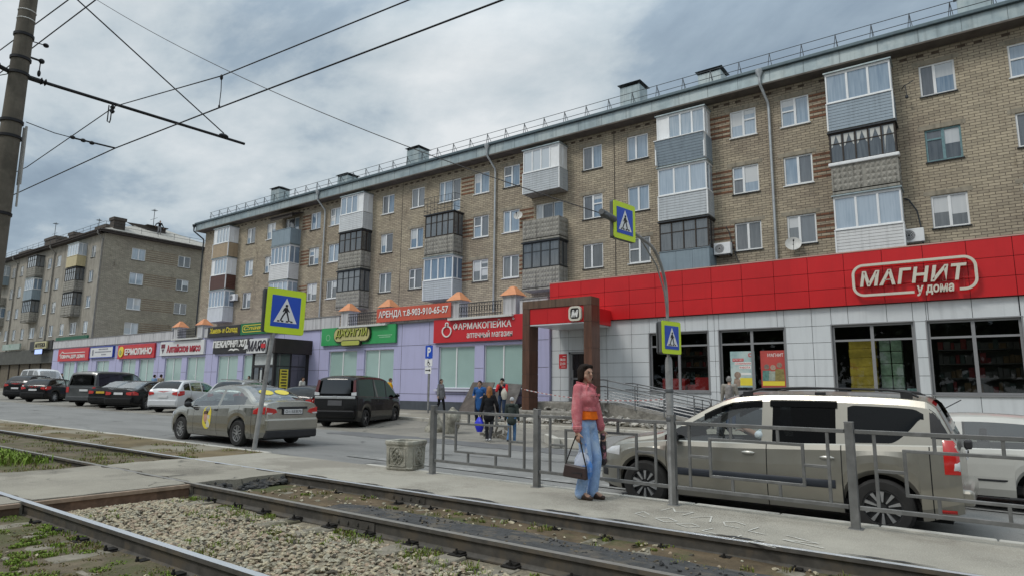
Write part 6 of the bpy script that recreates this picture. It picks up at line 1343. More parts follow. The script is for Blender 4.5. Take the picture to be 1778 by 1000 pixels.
        c.prism(circ((0, 0), rr * .985, 28), f, wo - .06, wo - .035, 1); ring(c, circ((0, 0), rr, 28), circ((0, 0), rr * .90, 28), f, wo - .04, wo + .006, 0 if st not in ('dark', 'ten') else 1)
        n = {'five': 5, 'ten': 10, 'cover': 7, 'dark': 5, 'star': 5}[st]
        for k in range(n):
            a = 2 * pi * k / n + .3; ca, sa = cos(a), sin(a)
            def R(u, v): return (u * ca - v * sa, u * sa + v * ca)
            if st == 'ten': poly = [R(rr * .30, -rr * .035), R(rr * .93, -rr * .10), R(rr * .93, rr * .10), R(rr * .30, rr * .035)]
            elif st == 'star':
                for d in (-.13, .13): c.prism([R(rr * .15, rr * d - rr * .055), R(rr * .92, rr * d * 1.6 - rr * .06), R(rr * .92, rr * d * 1.6 + rr * .06), R(rr * .15, rr * d + rr * .055)], f, wo - .03, wo - .002, 0)
                continue
            else: poly = [R(rr * .15, -rr * .14), R(rr * .92, -rr * .12), R(rr * .92, rr * .12), R(rr * .15, rr * .14)]
            c.prism(poly, f, wo - .035, wo, 0 if st != 'dark' else 2)
        c.prism(circ((0, 0), rr * .2, 14), f, wo - .03, wo + .006, 1 if st == 'ten' else 0); c.build('rim', [rimS, rimD, M('rim_grey', (.14, .14, .145), .35, .1, 5, metal=.6)], o)
    def yz(s, x, z):
        P = s.section(x)
        for (y0, z0), (y1, z1) in zip(P, P[1:]):
            if z0 <= z <= z1: return y0 + (y1 - y0) * ((z - z0) / max(z1 - z0, 1e-6))
        return P[0][0] if z < P[0][1] else P[-1][0]
    def patch(s, name, poly, mat, sides=(1, -1), off=.008, nx=8, th=None):
        """lens or trim laid on the flank: poly = (x range), z as functions of x"""
        x0, x1, zl, zh = poly
        for sd in sides:
            m = MB(); vs = []; fs = []
            for i in range(nx + 1):
                x = x0 + (x1 - x0) * i / nx; a, b = (zl(x) if callable(zl) else zl), (zh(x) if callable(zh) else zh)
                for j in range(5): z = a + (b - a) * j / 4; vs.append((x, sd * (s.yz(x, z) + off * (1 if 0 < j < 4 and 0 < i < nx else .35)), z))
            for i in range(nx):
                for j in range(4): q_ = (i * 5 + j, (i + 1) * 5 + j, (i + 1) * 5 + j + 1, i * 5 + j + 1); fs.append(q_[::-1] if sd > 0 else q_)
            m.add(vs, fs, 0, True); m.build(name, mat, s.root)
    def handle(s, x, z, mat=None, sides=(1, -1)):
        for sd in sides:
            m = MB(); y = s.yz(x, z); m.ell((x, sd * (y + .012), z), (.085, .022, .024), 10, 6); m.build('door_handle', mat or s.sp['paint'], s.root)
    def mirror(s, x, z, mat=None):
        for sd in (1, -1):
            m = MB(); y = s.plan(x) * .955; m.ell((x, sd * (y + .11), z + .04), (.06, .10, .075), 10, 8); m.bar((x, sd * (y - .04), z - .02), (x, sd * (y + .08), z), .04); m.build('wing_mirror', mat or s.sp['paint'], s.root)
    def rear(s, z, x=None): return Fr(((s.x0 if x is None else x), 0, 0), (0, -1, 0), (-1, 0, 0))
    def front(s): return Fr((s.x1, 0, 0), (0, 1, 0), (1, 0, 0))
    def rbox(s, name, u0, u1, z0, z1, w0, w1, mat, bevel=.01, fr=None, par=None):
        m = MB(); m.fbox(fr or s.rear(0), u0, u1, z0, z1, w0, w1); return m.build(name, mat, par or s.root, bevel=bevel)
    def plate(s, text, z0, u=0, mat=None, fr=None, hw=.26, wl=.0):
        f = fr or s.rear(0); o = s.rbox('number_plate', u - hw, u + hw, z0, z0 + .112, wl, wl + .018, mat or plate_m, .004, f)
        if text: m = MB(); letters(m, f, text, u - hw + .03, u + hw - .03, z0 + .022, z0 + .092, wl + .0185, wl + .021, 0, .01); m.build('lettering', blackm, o)
def at(x, y, dz=0): return (x, y, zroad(x, y) + dz)
# ---------------------------------------------------------------- beige estate car in front of the fence
beige = paint_mat('paint_beige', (.37, .35, .30), .75, .30)
SP = dict(W=1.75, wb=2.905, r=.325, sill=.22, paint=beige, roofz=1.62, tumble=.26, crown=.025, nose=.75, nk=.30, tail=.18, tk=.05, archgap=.06, trim=False, wheel='ten', tailup=.12,
    top=[(-.765, 1.00), (-.745, 1.10), (-.58, 1.51), (-.48, 1.585), (-.2, 1.615), (.5, 1.635), (1.2, 1.635), (1.65, 1.595), (2.0, 1.45), (2.62, 1.09), (2.76, 1.045), (3.2, .965), (3.52, .84), (3.66, .70), (3.70, .52)],
    belt=[(-.76, 1.06), (.3, 1.02), (1.6, .965), (2.5, .95), (3.3, .86), (3.7, .7)], glass=[(.44, 1.17), (1.30, 2.60)], wind=(1.78, 2.60), rear=(-.735, -.54), seams=[.38, 1.23, 2.56, -.50], dark=(0,))
LX_, LY_ = -1.02, 9.38
car = Car('beige estate car with roof rails stopped behind the steel fence, a driver at the wheel', at(LX_, LY_), radians(179.3), SP, 'car', 'estate_car'); largus = car
for ch in car.root.children:
    if ch.name.startswith(('side_window', 'windscreen')) and ch.data.materials[0] is glass_car: ch.data.materials[0] = clear_mat('car_glass_clear', (.80, .84, .83)) if 'car_glass_clear' not in MATS else MATS['car_glass_clear']
car.patch('protective_strip', (.46, 2.42, lambda x: .50, lambda x: .60), M('strip_black', (.03, .035, .045), .4, .1, 6), off=.016, nx=20)
car.patch('tail_light', (-.762, -.62, .76, lambda x: min(1.13, interp(car.prof, x) - .03)), redl, off=.018, nx=6); car.patch('tail_light_lens', (-.762, -.70, .80, .90), clearl, off=.024, nx=3)
qz = lambda x: interp(car.prof, x)
car.patch('quarter_window', (-.46, .31, lambda x: min(interp(SP['belt'], x) + .03 + max(0, (-.12 - x) / .34) ** 1.5 * .34 + max(0, x - .25) * .4, qz(x) - .24), lambda x: qz(x) - .135 - max(0, x - .25) * .4 - max(0, -.38 - x) * .5), M('privacy_glass', (.005, .006, .007), .04, .1, 3, spec=.22, coat=0), off=.004, nx=24)
car.patch('rear_pillar_panel', (-.70, -.515, 1.14, lambda x: qz(x) - .09), blackp, off=.006, nx=6)
car.patch('headlight', (3.30, 3.60, lambda x: .70 + (x - 3.3) * .03, lambda x: .84 - (x - 3.3) * .18), clearl, off=.012, nx=6)
car.patch('fog_lamp', (3.54, 3.66, .38, .48), blackp, off=.01, nx=3); car.patch('reflector', (-.70, -.55, .33, .37), redl, off=.012, nx=3)
car.handle(.54, .86, M('handle_satin', (.50, .49, .45), .3, .05, 4, metal=.6)); car.handle(1.46, .86, MATS['handle_satin']); car.mirror(2.42, .99, blackp)
for sd in (1, -1):
    m = MB(); m.tube([(-.42, sd * .60, 1.605), (-.32, sd * .605, 1.66), (-.1, sd * .61, 1.69), (.8, sd * .615, 1.71), (1.30, sd * .605, 1.695), (1.52, sd * .595, 1.635), (1.62, sd * .585, 1.59)], [.012, .018, .014, .014, .014, .018, .012], 8)
    for x in (-.3, .62, 1.5): m.box(x - .06, x + .06, sd * .6 - .02, sd * .6 + .02, 1.58, 1.655)
    m.build('roof_rail', blackp, car.root)
    for a, b in ((.42, 1.20), (1.30, 2.05)):
        m = MB()
        for i in range(6):
            xa, xb = a + (b - a) * i / 6, a + (b - a) * (i + 1) / 6; ya, yb = [car.yz(x, interp(car.prof, x) - .12) for x in (xa, xb)]; za, zb_ = [interp(car.prof, x) - .125 for x in (xa, xb)]
            m.add([(xa, sd * (ya + .03), za - .05), (xb, sd * (yb + .03), zb_ - .05), (xb, sd * (yb + .006), zb_ + .04), (xa, sd * (ya + .006), za + .04)], [(0, 1, 2, 3)])
        m.build('window_visor', glass_dark, car.root)
car.plate('Е624', .88, .0, wl=.03); car.rbox('rear_bumper', -.80, .80, .42, .60, -.06, .10, beige, .04); car.rbox('rear_handle', -.18, .05, 1.0, 1.10, .02, .10, blackp, .02)
car.root.scale = (1, 1, .965)
car.rbox('bumper_insert', -.72, .72, .54, .60, .0, .012, blackp, .004, car.front())
# ---------------------------------------------------------------- silver beige taxi saloon
tax = paint_mat('paint_greige', (.405, .39, .345), .9, .22); tax_low = tax
SP = dict(W=1.72, wb=2.70, r=.315, sill=.21, paint=tax, roofz=1.47, tumble=.42, crown=.02, nose=.7, nk=.28, tail=.5, tk=.16, wheel='star', tailup=.06, blackpillar=False, lower=None,
    top=[(-1.04, .60), (-1.03, .90), (-.98, 1.075), (-.75, 1.10), (-.52, 1.115), (-.2, 1.27), (.16, 1.415), (.55, 1.475), (1.0, 1.49), (1.4, 1.46), (1.75, 1.36), (2.45, 1.02), (2.6, .985), (3.1, .90), (3.4, .78), (3.52, .62), (3.55, .48)],
    belt=[(-1.04, 1.0), (-.3, 1.0), (1.2, .94), (2.4, .90), (3.3, .76)], glass=[(-.22, .86), (.98, 2.2)], wind=(1.52, 2.42), rear=(-.50, .20), seams=[.90, 2.02, -.05, -.62])
car = Car('greige taxi saloon with yellow decals and a white number plate, driving along the road', at(-14.95, 9.85), radians(180.5), SP, 'car', 'taxi')
car.patch('tail_light', (-1.00, -.66, lambda x: .80, lambda x: .97 - max(0, x + .82) * .5), redl, off=.014, nx=8); f = car.rear(0)
for s_ in (-1, 1):
    m = MB(); m.prism([(s_ * .72, .80), (s_ * .72, .96), (s_ * .50, .92), (s_ * .44, .84), (s_ * .56, .80)], f, -.02, .012); m.build('tail_light', redl, car.root); m = MB(); m.prism([(s_ * .72, .80), (s_ * .60, .80), (s_ * .56, .83), (s_ * .72, .84)], f, .011, .016); m.build('tail_light_lens', clearl, car.root)
car.plate('О115ЕВ70', .80, 0, wl=.02); car.rbox('plate_recess', -.42, .42, .915, .975, .0, .02, blackp, .01); car.rbox('plate_surround', -.30, .30, .78, .93, .0, .014, blackp, .006)
car.rbox('rear_bumper', -.74, .74, .40, .70, -.10, .06, tax, .05); car.rbox('bumper_lower', -.72, .72, .22, .42, -.14, .055, blackp, .04)
car.handle(.98, .86, blackp); car.handle(2.10 - .2, .85, blackp); car.mirror(2.2, .93, blackp); car.patch('headlight', (3.12, 3.46, lambda x: .66, lambda x: .80 - (x - 3.1) * .15), clearl, nx=6)
for sd in (1,):
    m = MB(); vs = []; cx_, cz_ = 1.36, .66; path = [(cx_ + u, cz_ + v) for u, v in rrect(-.19, .19, -.29, .29, .185, 6)]
    y = lambda x, z, o: sd * (car.yz(x, z) + o)
    c0 = (cx_, y(cx_, cz_, .006), cz_); m.add([c0] + [(x, y(x, z, .005), z) for x, z in path], [(0, i + 1, (i + 1) % len(path) + 1) for i in range(len(path))], 0)
    dm = [sign_yel, M('decal_cup', (.62, .58, .48), .5, .1, 6), M('decal_face', (.50, .27, .20), .5, .2, 9), M('decal_hair', (.10, .06, .04), .6, .2, 8)]
    for poly, mi, o in (([(-.15, -.25), (-.0, -.25), (.02, .06), (-.14, .06)], 1, .009), ([(.0 + .085 * cos(t) + .055, .0 + .12 * sin(t) + .0) for t in [2 * pi * k / 14 for k in range(14)]], 2, .010), ([(-.05, .08), (.16, .08), (.14, .15), (.02, .17)], 3, .012)):
        m.add([(cx_ + u, y(cx_ + u, cz_ + v, o), cz_ + v) for u, v in poly], [tuple(range(len(poly)))], mi)
    m.build('door_decal', dm, car.root)
m = MB()
for u0, u1 in ((-.46, -.06), (.0, .40)):
    vs = []; n = 14
    for k in range(n): t = 2 * pi * k / n; u = (u0 + u1) / 2 + (u1 - u0) / 2 * cos(t); x = -.17 + .13 * sin(t); vs.append((x, u, interp(car.prof, x) + .035))
    m.add(vs, [tuple(range(n))])
m.build('window_decal', sign_yel, car.root)
# ---------------------------------------------------------------- white hatchback behind the estate car
wht = paint_mat('paint_white', (.50, .495, .455), .05, .35)
HATCH = lambda p, **k: dict(dict(W=1.68, wb=2.46, r=.30, sill=.22, paint=p, roofz=1.40, tumble=.36, crown=.015, nose=.6, nk=.2, tail=.25, tk=.08, wheel='five', top=[(-.70, .52), (-.69, .86), (-.66, .98), (-.45, 1.08), (.02, 1.33), (.18, 1.375), (.7, 1.40), (1.15, 1.385), (1.45, 1.32), (2.05, .98), (2.2, .955), (2.75, .87), (2.98, .78), (3.06, .55)],
    belt=[(-.70, .93), (1.2, .88), (2.1, .87), (3.06, .75)], glass=[(-.32, .02), (.08, .92), (1.0, 1.9)], wind=(1.25, 2.0), rear=(-.55, .05), seams=[.95, 1.86, .0]), **k)
car = Car('white older hatchback in the far lane, half hidden behind the beige estate car', at(.62, 12.25), radians(180), HATCH(wht), 'car', 'hatchback'); car.handle(.14, .80, blackp); car.handle(1.06, .80, blackp); car.root.scale = (1, 1, .94)
car.patch('side_trim', (.35, 2.1, .44, .47), blackp, off=.012, nx=12); car.patch('tail_light', (-.68, -.48, .70, .88), redl, off=.01, nx=4)
m = MB(); m.tube([(1.35, .45, 1.33), (.9, .5, 1.62)], .008, 5); m.build('aerial', blackp, car.root)
# ---------------------------------------------------------------- black people carrier
blk = paint_mat('paint_black', (.006, .006, .0065), 0, .2); blk2 = paint_mat('paint_ink', (.008, .0085, .010), 0, .24)
HD = radians(115)
def place_rear(x, y, h): return at(x, y)
SP = dict(W=1.70, wb=2.85, r=.315, sill=.22, paint=blk, roofz=1.83, tumble=.16, crown=.03, nose=.7, nk=.25, tail=.12, tk=.05, wheel='dark', blackpillar=True, tailup=.04,
    top=[(-.86, .50), (-.855, 1.0), (-.83, 1.12), (-.76, 1.66), (-.68, 1.76), (-.4, 1.805), (.5, 1.84), (1.5, 1.825), (2.1, 1.73), (2.6, 1.48), (3.12, 1.16), (3.3, 1.09), (3.55, .98), (3.72, .78), (3.76, .5)],
    belt=[(-.86, 1.10), (1.5, 1.06), (2.6, 1.02), (3.5, .92)], glass=[(-.55, .72), (.8, 1.85), (1.95, 2.95)], wind=(2.2, 3.08), rear=(-.82, -.74), seams=[.75, 1.9, 2.95, -.45], dark=(0, 1, 2))
car = Car('tall black people carrier with a chrome strip across its tailgate, parked by the lilac shops', at(-19.05, 15.75), radians(114.7), SP, 'car', 'people_carrier'); f = car.rear(0)
m = MB(); m.add([f(-.58, 1.20, .0), f(.58, 1.20, .0), f(.54, 1.70, -.085), f(-.54, 1.70, -.085)], [(0, 1, 2, 3)]); m.build('rear_glass', M('tail_glass', (.006, .006, .007), .05, .05, 3, spec=.9, coat=.8), car.root)
car.rbox('chrome_strip', -.78, .78, 1.02, 1.11, .0, .035, chrome, .015); car.rbox('plate_frame', -.27, .27, .78, .96, .0, .02, M('plate_frame_grey', (.10, .10, .105), .5, .1), .008); car.rbox('badge', -.07, .07, 1.03, 1.12, .03, .045, chrome, .02)
for s_ in (-1, 1):
    m = MB(); m.prism([(s_ * .80, 1.14), (s_ * .62, 1.14), (s_ * .62, 1.24), (s_ * .80, 1.26)], f, -.03, .012); m.build('tail_light_lens', clearl, car.root); m = MB(); m.add([f(s_ * .79, 1.26, .0), f(s_ * .67, 1.25, .0), f(s_ * .64, 1.68, -.09), f(s_ * .73, 1.70, -.09)], [(0, 1, 2, 3) if s_ < 0 else (3, 2, 1, 0)]); m.build('tail_light', M('smoked_red', (.10, .02, .02), .2, .1, 8, coat=.7), car.root)
car.rbox('rear_bumper', -.78, .78, .34, .62, -.08, .07, blk, .05); car.mirror(2.75, 1.08); car.handle(.95, .95); car.handle(2.05, .95)
# ---------------------------------------------------------------- other parked cars
def sedan(label, x, y, h, p, wheel='five', ptext=None, py=None, rl=redl):
    SP = dict(W=1.76, wb=2.72, r=.315, sill=.21, paint=p, roofz=1.46, tumble=.42, crown=.02, nose=.7, nk=.28, tail=.45, tk=.14, wheel=wheel, tailup=.08,
        top=[(-1.02, .55), (-1.01, .88), (-.96, 1.03), (-.6, 1.08), (-.15, 1.26), (.25, 1.42), (.7, 1.465), (1.2, 1.45), (1.6, 1.36), (2.35, 1.0), (2.5, .97), (3.1, .88), (3.45, .76), (3.58, .5)],
        belt=[(-1.02, .97), (1.2, .93), (2.4, .89), (3.3, .76)], glass=[(-.25, .82), (.92, 2.15)], wind=(1.5, 2.32), rear=(-.56, .25), seams=[.86, 1.98, -.1])
    c = Car(label, at(x, y), radians(h), SP, 'car', 'saloon_car', None); c.patch('tail_light', (-.99, -.70, lambda x: .76, lambda x: .95 - max(0, x + .9) * .4), rl, off=.012, nx=6); f = c.rear(0)
    for s_ in (-1, 1): m = MB(); m.prism([(s_ * .74, .76), (s_ * .74, .93), (s_ * .45, .90), (s_ * .42, .82), (s_ * .5, .77)], f, -.02, .012); m.build('tail_light', rl, c.root)
    c.plate(ptext, .78, 0, py, wl=.014); c.rbox('rear_bumper', -.76, .76, .34, .62, -.1, .05, p, .05); c.mirror(2.15, .92); c.handle(.95, .84); c.handle(1.9, .83); return c
sedan('black saloon with a white number plate, parked left of the white hatchback', -35.6, 15.6, 116, blk, 'star')
sedan('black saloon with a yellow number plate, parked right of the grey van', -38.4, 15.9, 114, blk2, 'cover', None, plate_y)
def hatch2(label, x, y, h, p, W=1.77, H=1.52, wheel='five', nm='hatchback', rails=False, lens=redl, plate=True):
    k = H / 1.52; SP = dict(W=W, wb=2.62, r=.32, sill=.21, paint=p, roofz=H, tumble=.36, crown=.02, nose=.65, nk=.26, tail=.35, tk=.10, wheel=wheel, tailup=.08, trim=False,
        top=[(-.80, .55), (-.79, .92 * k), (-.72, 1.06 * k), (-.42, 1.36 * k), (-.25, 1.45 * k), (.3, 1.51 * k), (.9, 1.52 * k), (1.4, 1.46 * k), (1.75, 1.34 * k), (2.4, 1.02 * k), (2.55, .98 * k), (3.1, .89 * k), (3.4, .76), (3.5, .5)],
        belt=[(-.80, 1.06 * k), (.6, .99 * k), (1.6, .94 * k), (2.5, .90 * k), (3.3, .76)], glass=[(-.42, .05), (.13, .92), (1.0, 2.2)], wind=(1.55, 2.38), rear=(-.68, -.28), seams=[.95, 2.0, .05], dark=(0,))
    c = Car(label, at(x, y), radians(h), SP, 'car', nm); c.patch('tail_light', (-.79, -.42, lambda x: .78 * k + max(0, x + .7) * .25, lambda x: 1.00 * k + max(0, x + .8) * .05), lens, off=.014, nx=6)
    if plate: c.plate(None, .72, 0, None, wl=.014)
    c.rbox('rear_bumper', -.76, .76, .32, .62, -.1, .05, p, .05); c.mirror(2.2, .94 * k); c.handle(1.1, .86 * k); c.handle(2.0 - .02, .85 * k)
    f = c.rear(0)
    for s_ in (-1, 1): m = MB(); m.prism([(s_ * .76, .80 * k), (s_ * .76, .98 * k), (s_ * .52, .95 * k), (s_ * .48, .86 * k)], f, -.02, .012); m.build('tail_light', lens, c.root)
    if rails:
        for sd in (1, -1): m = MB(); m.tube([(-.3, sd * .58, H - .02), (-.15, sd * .59, H + .04), (1.2, sd * .6, H + .04), (1.45, sd * .58, H - .04)], .018, 6); m.build('roof_rail', chrome, c.root)
    return c
whp = paint_mat('paint_bright_white', (.60, .61, .62), .02, .33); slv = paint_mat('paint_silver', (.42, .43, .43), .5, .33); dgr = paint_mat('paint_dark_grey', (.085, .09, .09), .4, .35)
hatch2('white crossover hatchback with red tail lights, parked behind the taxi bonnet', -32.2, 16.0, 116, whp, 1.78, 1.56, 'five')
hatch2('silver estate with roof rails, only its roof seen behind the greige taxi', -27.6, 16.4, 116, slv, 1.76, 1.60, 'five', 'estate_car', True)
car = hatch2('black hatchback with a rear wiper, between the taxi and the people carrier', -22.1, 16.2, 113, blk2, 1.68, 1.44, 'five')
m = MB(); m.bar((-.66, -.1, 1.07), (-.50, .22, 1.22), .02); m.build('wiper', blackp, car.root)
hatch2('glossy black hatchback with silver wheels at the left, seen from behind', -49.0, 15.9, 124, blk, 1.8, 1.5, 'cover')
hatch2('black crossover cut by the left edge of the frame', -54.6, 16.6, 124, blk2, 1.85, 1.68, 'cover', 'crossover')
SP = dict(W=1.88, wb=3.0, r=.32, sill=.24, paint=dgr, roofz=1.93, tumble=.15, crown=.03, nose=.7, nk=.22, tail=.1, tk=.05, wheel='cover', top=[(-.98, .5), (-.97, 1.0), (-.95, 1.1), (-.86, 1.72), (-.76, 1.88), (-.5, 1.93), (1, 1.95), (2.0, 1.92), (2.4, 1.78), (2.95, 1.32), (3.1, 1.22), (3.5, 1.1), (3.72, .9), (3.78, .5)], belt=[(-.98, 1.12), (2.6, 1.08), (3.6, .9)], glass=[(-.7, 1.85), (2.0, 2.85)], wind=(2.35, 2.95), rear=(-.94, -.84), seams=[.9, 1.92, 2.9], dark=(0,))
car = Car('dark grey passenger van with a long tinted side window, parked between black cars', at(-41.2, 15.9), radians(118), SP, 'van', 'passenger_van'); f = car.rear(0); m = MB(); m.add([f(-.6, 1.2, .006), f(.6, 1.2, .006), f(.55, 1.74, -.075), f(-.55, 1.74, -.075)], [(0, 1, 2, 3)]); m.build('rear_glass', MATS['tail_glass'], car.root)
for s_ in (-1, 1): m = MB(); m.fbox(f, s_ * .82 - .08, s_ * .82 + .08, .78, 1.08, -.02, .012); m.build('tail_light', redl, car.root)
car.plate(None, .84, .2, wl=.014); car.rbox('rear_bumper', -.85, .85, .32, .56, -.1, .07, M('bumper_grey', (.06, .063, .065), .5, .1), .04); car.mirror(2.7, 1.12)
SP = dict(SP); SP.update(paint=whp, wheel='cover', top=[(-.98, .5), (-.97, 1.0), (-.95, 1.1), (-.86, 1.85), (-.76, 2.02), (-.5, 2.08), (1, 2.1), (2.0, 2.07), (2.4, 1.9), (2.95, 1.32), (3.1, 1.22), (3.5, 1.1), (3.72, .9), (3.78, .5)], roofz=2.08, glass=[(-.7, .35), (.5, 1.5), (1.65, 2.85)], dark=(0, 1))
Car('white van with dark side windows at the far left, nose towards the shops', at(-63.0, 19.9), radians(2), SP, 'van', 'white_van')
# ================================================================ PEOPLE
skin_m = M('skin', (.42, .25, .18), .55, .06, 12, spec=.35); skin_pale = M('skin_pale', (.50, .32, .24), .55, .06, 12, spec=.35)
hair_dark = M('hair_dark', (.020, .014, .011), .75, .5, 60, stretch=(1, 1, .12), spec=.12, bump=.6, bscale=90); hair_brown = M('hair_brown', (.07, .045, .028), .55, .3, 40); hair_ginger = M('hair_ginger', (.30, .12, .035), .6, .3, 40); hair_grey = M('hair_grey', (.20, .19, .18), .6, .3, 40)
eye_m = M('eye', (.03, .025, .02), .2); lip_m = M('lips', (.36, .12, .10), .5)
def cloth(name, c, **k): return M('cloth_' + name, c, .88, .16, 18, bump=.25, bscale=60, spec=.15, **k)
def ik(a, b, l1, l2, hint):
    a, b, hint = Vector(a), Vector(b), Vector(hint); d = b - a; L_ = min(d.length, (l1 + l2) * .999); d.normalize(); b = a + d * L_
    x = (l1 * l1 - l2 * l2 + L_ * L_) / (2 * L_); h = sqrt(max(l1 * l1 - x * x, 0)); p = (hint - d * hint.dot(d)).normalized(); return a + d * x + p * h, b
def remesh(mb, name, mat, parent, vox, smooth=2):
    me = bpy.data.meshes.new('tmp'); me.from_pydata(mb.v, [], mb.f); me.update(); ob = bpy.data.objects.new('tmp', me); COL.objects.link(ob)
    r = ob.modifiers.new('r', 'REMESH'); r.mode = 'VOXEL'; r.voxel_size = vox; r.use_smooth_shade = True
    if smooth: q_ = ob.modifiers.new('s', 'SMOOTH'); q_.iterations = smooth; q_.factor = .5
    dg = bpy.context.evaluated_depsgraph_get(); dg.update(); m2 = bpy.data.meshes.new_from_object(ob.evaluated_get(dg)); m2.name = name; bpy.data.objects.remove(ob); bpy.data.meshes.remove(me)
    m2.materials.clear(); m2.materials.append(mat); o = bpy.data.objects.new(name, m2); COL.objects.link(o)
    if parent: o.parent = parent
    return o
def hand(mb, w, d, pn, thumb, curl=.5, s=1.0):
    """palm and five bent fingers: w wrist, d along the hand, pn palm normal, thumb = side direction of the thumb"""
    w, d, pn = Vector(w), Vector(d).normalized(), Vector(pn); pn = (pn - d * pn.dot(d)).normalized(); sd = d.cross(pn).normalized()
    if sd.dot(Vector(thumb)) < 0: sd = -sd
    for k in (-.03, -.01, .012, .03): mb.cap(w + sd * k * s * .6, .017 * s, w + d * .085 * s + sd * k * s, .013 * s, 8)
    for k, (off, ln) in enumerate(((.031, .068), (.011, .076), (-.010, .070), (-.030, .055))):
        p = w + d * .085 * s + sd * off * s; dr_ = d.copy(); seg = ln * s / 2.6
        for j in range(3):
            dr_ = (dr_ + pn * curl * (.55 + .1 * k)).normalized(); q_ = p + dr_ * seg * (1.1 - .1 * j); mb.cap(p, (.0095 - .001 * j) * s, q_, (.0085 - .001 * j) * s, 7); p = q_
    p = w + d * .022 * s + sd * .026 * s; dr_ = (d * .75 + sd * .8 + pn * .2).normalized()
    for j in range(2): q_ = p + dr_ * .035 * s; mb.cap(p, .012 * s, q_, .0095 * s, 7); p = q_; dr_ = (dr_ + d * .35 + pn * .35).normalized()
def person(label, loc, facing, H=1.72, top=None, bottom=None, shoes=None, hair=None, skin=None, rh=None, lh=None, rf=None, lf=None, re=(-1, -.6, -.3), le=(-1, .6, -.3), lean=0, head=(0, 0), female=False, hairstyle='short', hat=None, coat_len=0, wide=1.0, flare=0, vox=.012, hip_z=None, kneel=(1, 0, 0), group=None, hood=None, vest=None, curl=.55, sleeve=1.0, look=None, waist_top=None, bagback=None, collar=False, puff=0, hairpuff=1):
    """local axes: +X forward, +Y left; all hand and foot targets in metres for a 1.75 m figure"""
    s = H / 1.75; o = empty('person', label, 'person', loc, radians(facing), group); skin = skin or skin_pale
    hz = hip_z or .93; lx = sin(lean)
    def T(x, y, z): return Vector((x + max(0, z - hz) * lx, y, hz + (z - hz) * cos(lean) if z > hz else z)) * s
    shw = .148 if female else .185; hipw = .092
    neck, chest, waist, pelvis = T(0, 0, hz + .52), T(.01, 0, hz + .34), T(0, 0, hz + .15), T(0, 0, hz + .02)
    shL, shR = T(-.01, shw, hz + .47), T(-.01, -shw, hz + .47); hiL, hiR = T(0, hipw, hz), T(0, -hipw, hz)
    rh = Vector(rh or (.05, -.27, hz - .13)) * s; lh = Vector(lh or (.05, .27, hz - .13)) * s; rf = Vector(rf or (.0, -.10, .08)) * s; lf = Vector(lf or (.0, .10, .08)) * s
    elR, rh = ik(shR, rh, .30 * s, .26 * s, re); elL, lh = ik(shL, lh, .30 * s, .26 * s, le); knR, rf = ik(hiR, rf, .44 * s, .43 * s, kneel); knL, lf = ik(hiL, lf, .44 * s, .43 * s, kneel)
    # body
    b = MB(); hy, hp = head; hc = neck + Vector((.025 + .05 * sin(hp), 0, .135 * cos(hp * .5))) * s; Rh = Matrix.Rotation(hy, 3, 'Z') @ Matrix.Rotation(hp, 3, 'Y')
    def Hd(x, y, z): return hc + Rh @ (Vector((x, y, z)) * s)
    b.ell(Hd(-.008, 0, .025), (.092 * s, .074 * s, .098 * s), 20, 14, rot=Rh); b.cap(Hd(.028, 0, -.035), .052 * s, Hd(.048, 0, -.082), .03 * s, 12); b.cap(Hd(.03, .03, -.03), .04 * s, Hd(.05, .008, -.07), .028 * s, 10); b.cap(Hd(.03, -.03, -.03), .04 * s, Hd(.05, -.008, -.07), .028 * s, 10)
    b.cap(Hd(.080, 0, .03), .010 * s, Hd(.098, 0, -.012), .0135 * s, 8); b.cap(Hd(.088, .010, -.014), .008 * s, Hd(.088, -.010, -.014), .008 * s, 6); b.cap(Hd(.074, .028, .035), .012 * s, Hd(.078, .0, .038), .010 * s, 6); b.cap(Hd(.074, -.028, .035), .012 * s, Hd(.078, .0, .038), .010 * s, 6)
    for y in (1, -1): b.ell(Hd(-.005, y * .075, .005), (.020 * s, .010 * s, .032 * s), 8, 8, rot=Rh)
    b.cap(neck - Vector((.0, 0, .03)) * s, .055 * s, Hd(-.012, 0, -.05), .05 * s, 12)
    b.cap(neck - Vector((0, 0, .05)) * s, .075 * s, chest, .11 * s); b.cap(chest, .115 * s, waist, .10 * s); b.cap(waist, .105 * s, pelvis, .12 * s)
    for a, e, h_, sd in ((shL, elL, lh, 1), (shR, elR, rh, -1)):
        b.cap(chest + Vector((0, sd * .06, .05)) * s, .08 * s, a, .06 * s); b.cap(a, .050 * s, e, .040 * s); b.cap(e, .040 * s, h_, .027 * s)
        d = (h_ - e).normalized(); hand(b, h_, d, Vector((.2, -sd, 0)) if abs(d.z) > .5 else Vector((0, 0, -1)), Vector((1, 0, 0)) if abs(d.z) > .5 else Vector((0, -sd, 0)), curl, s)
    for h_, k, f_ in ((hiL, knL, lf), (hiR, knR, rf)): b.cap(h_, .08 * s, k, .055 * s); b.cap(k, .052 * s, f_, .035 * s); b.cap(f_, .035 * s, f_ + Vector((.12, 0, -.04)) * s, .03 * s)
    o_b = remesh(b, 'body', skin, o, vox * s if vox < .01 else vox)
    e = MB()
    for y in (1, -1): e.ell(Hd(.076, y * .030, .018), (.009 * s, .014 * s, .008 * s), 8, 6, rot=Rh)
    e.build('eyes', eye_m, o_b); e = MB(); e.ell(Hd(.082, 0, -.043), (.009 * s, .022 * s, .007 * s), 8, 6, rot=Rh); e.build('mouth', lip_m, o_b); e = MB()
    for y in (1, -1): e.cap(Hd(.080, y * .016, .040), .0045 * s, Hd(.074, y * .042, .040), .0035 * s, 6)
    e.build('eyebrows', hair_dark, o_b)
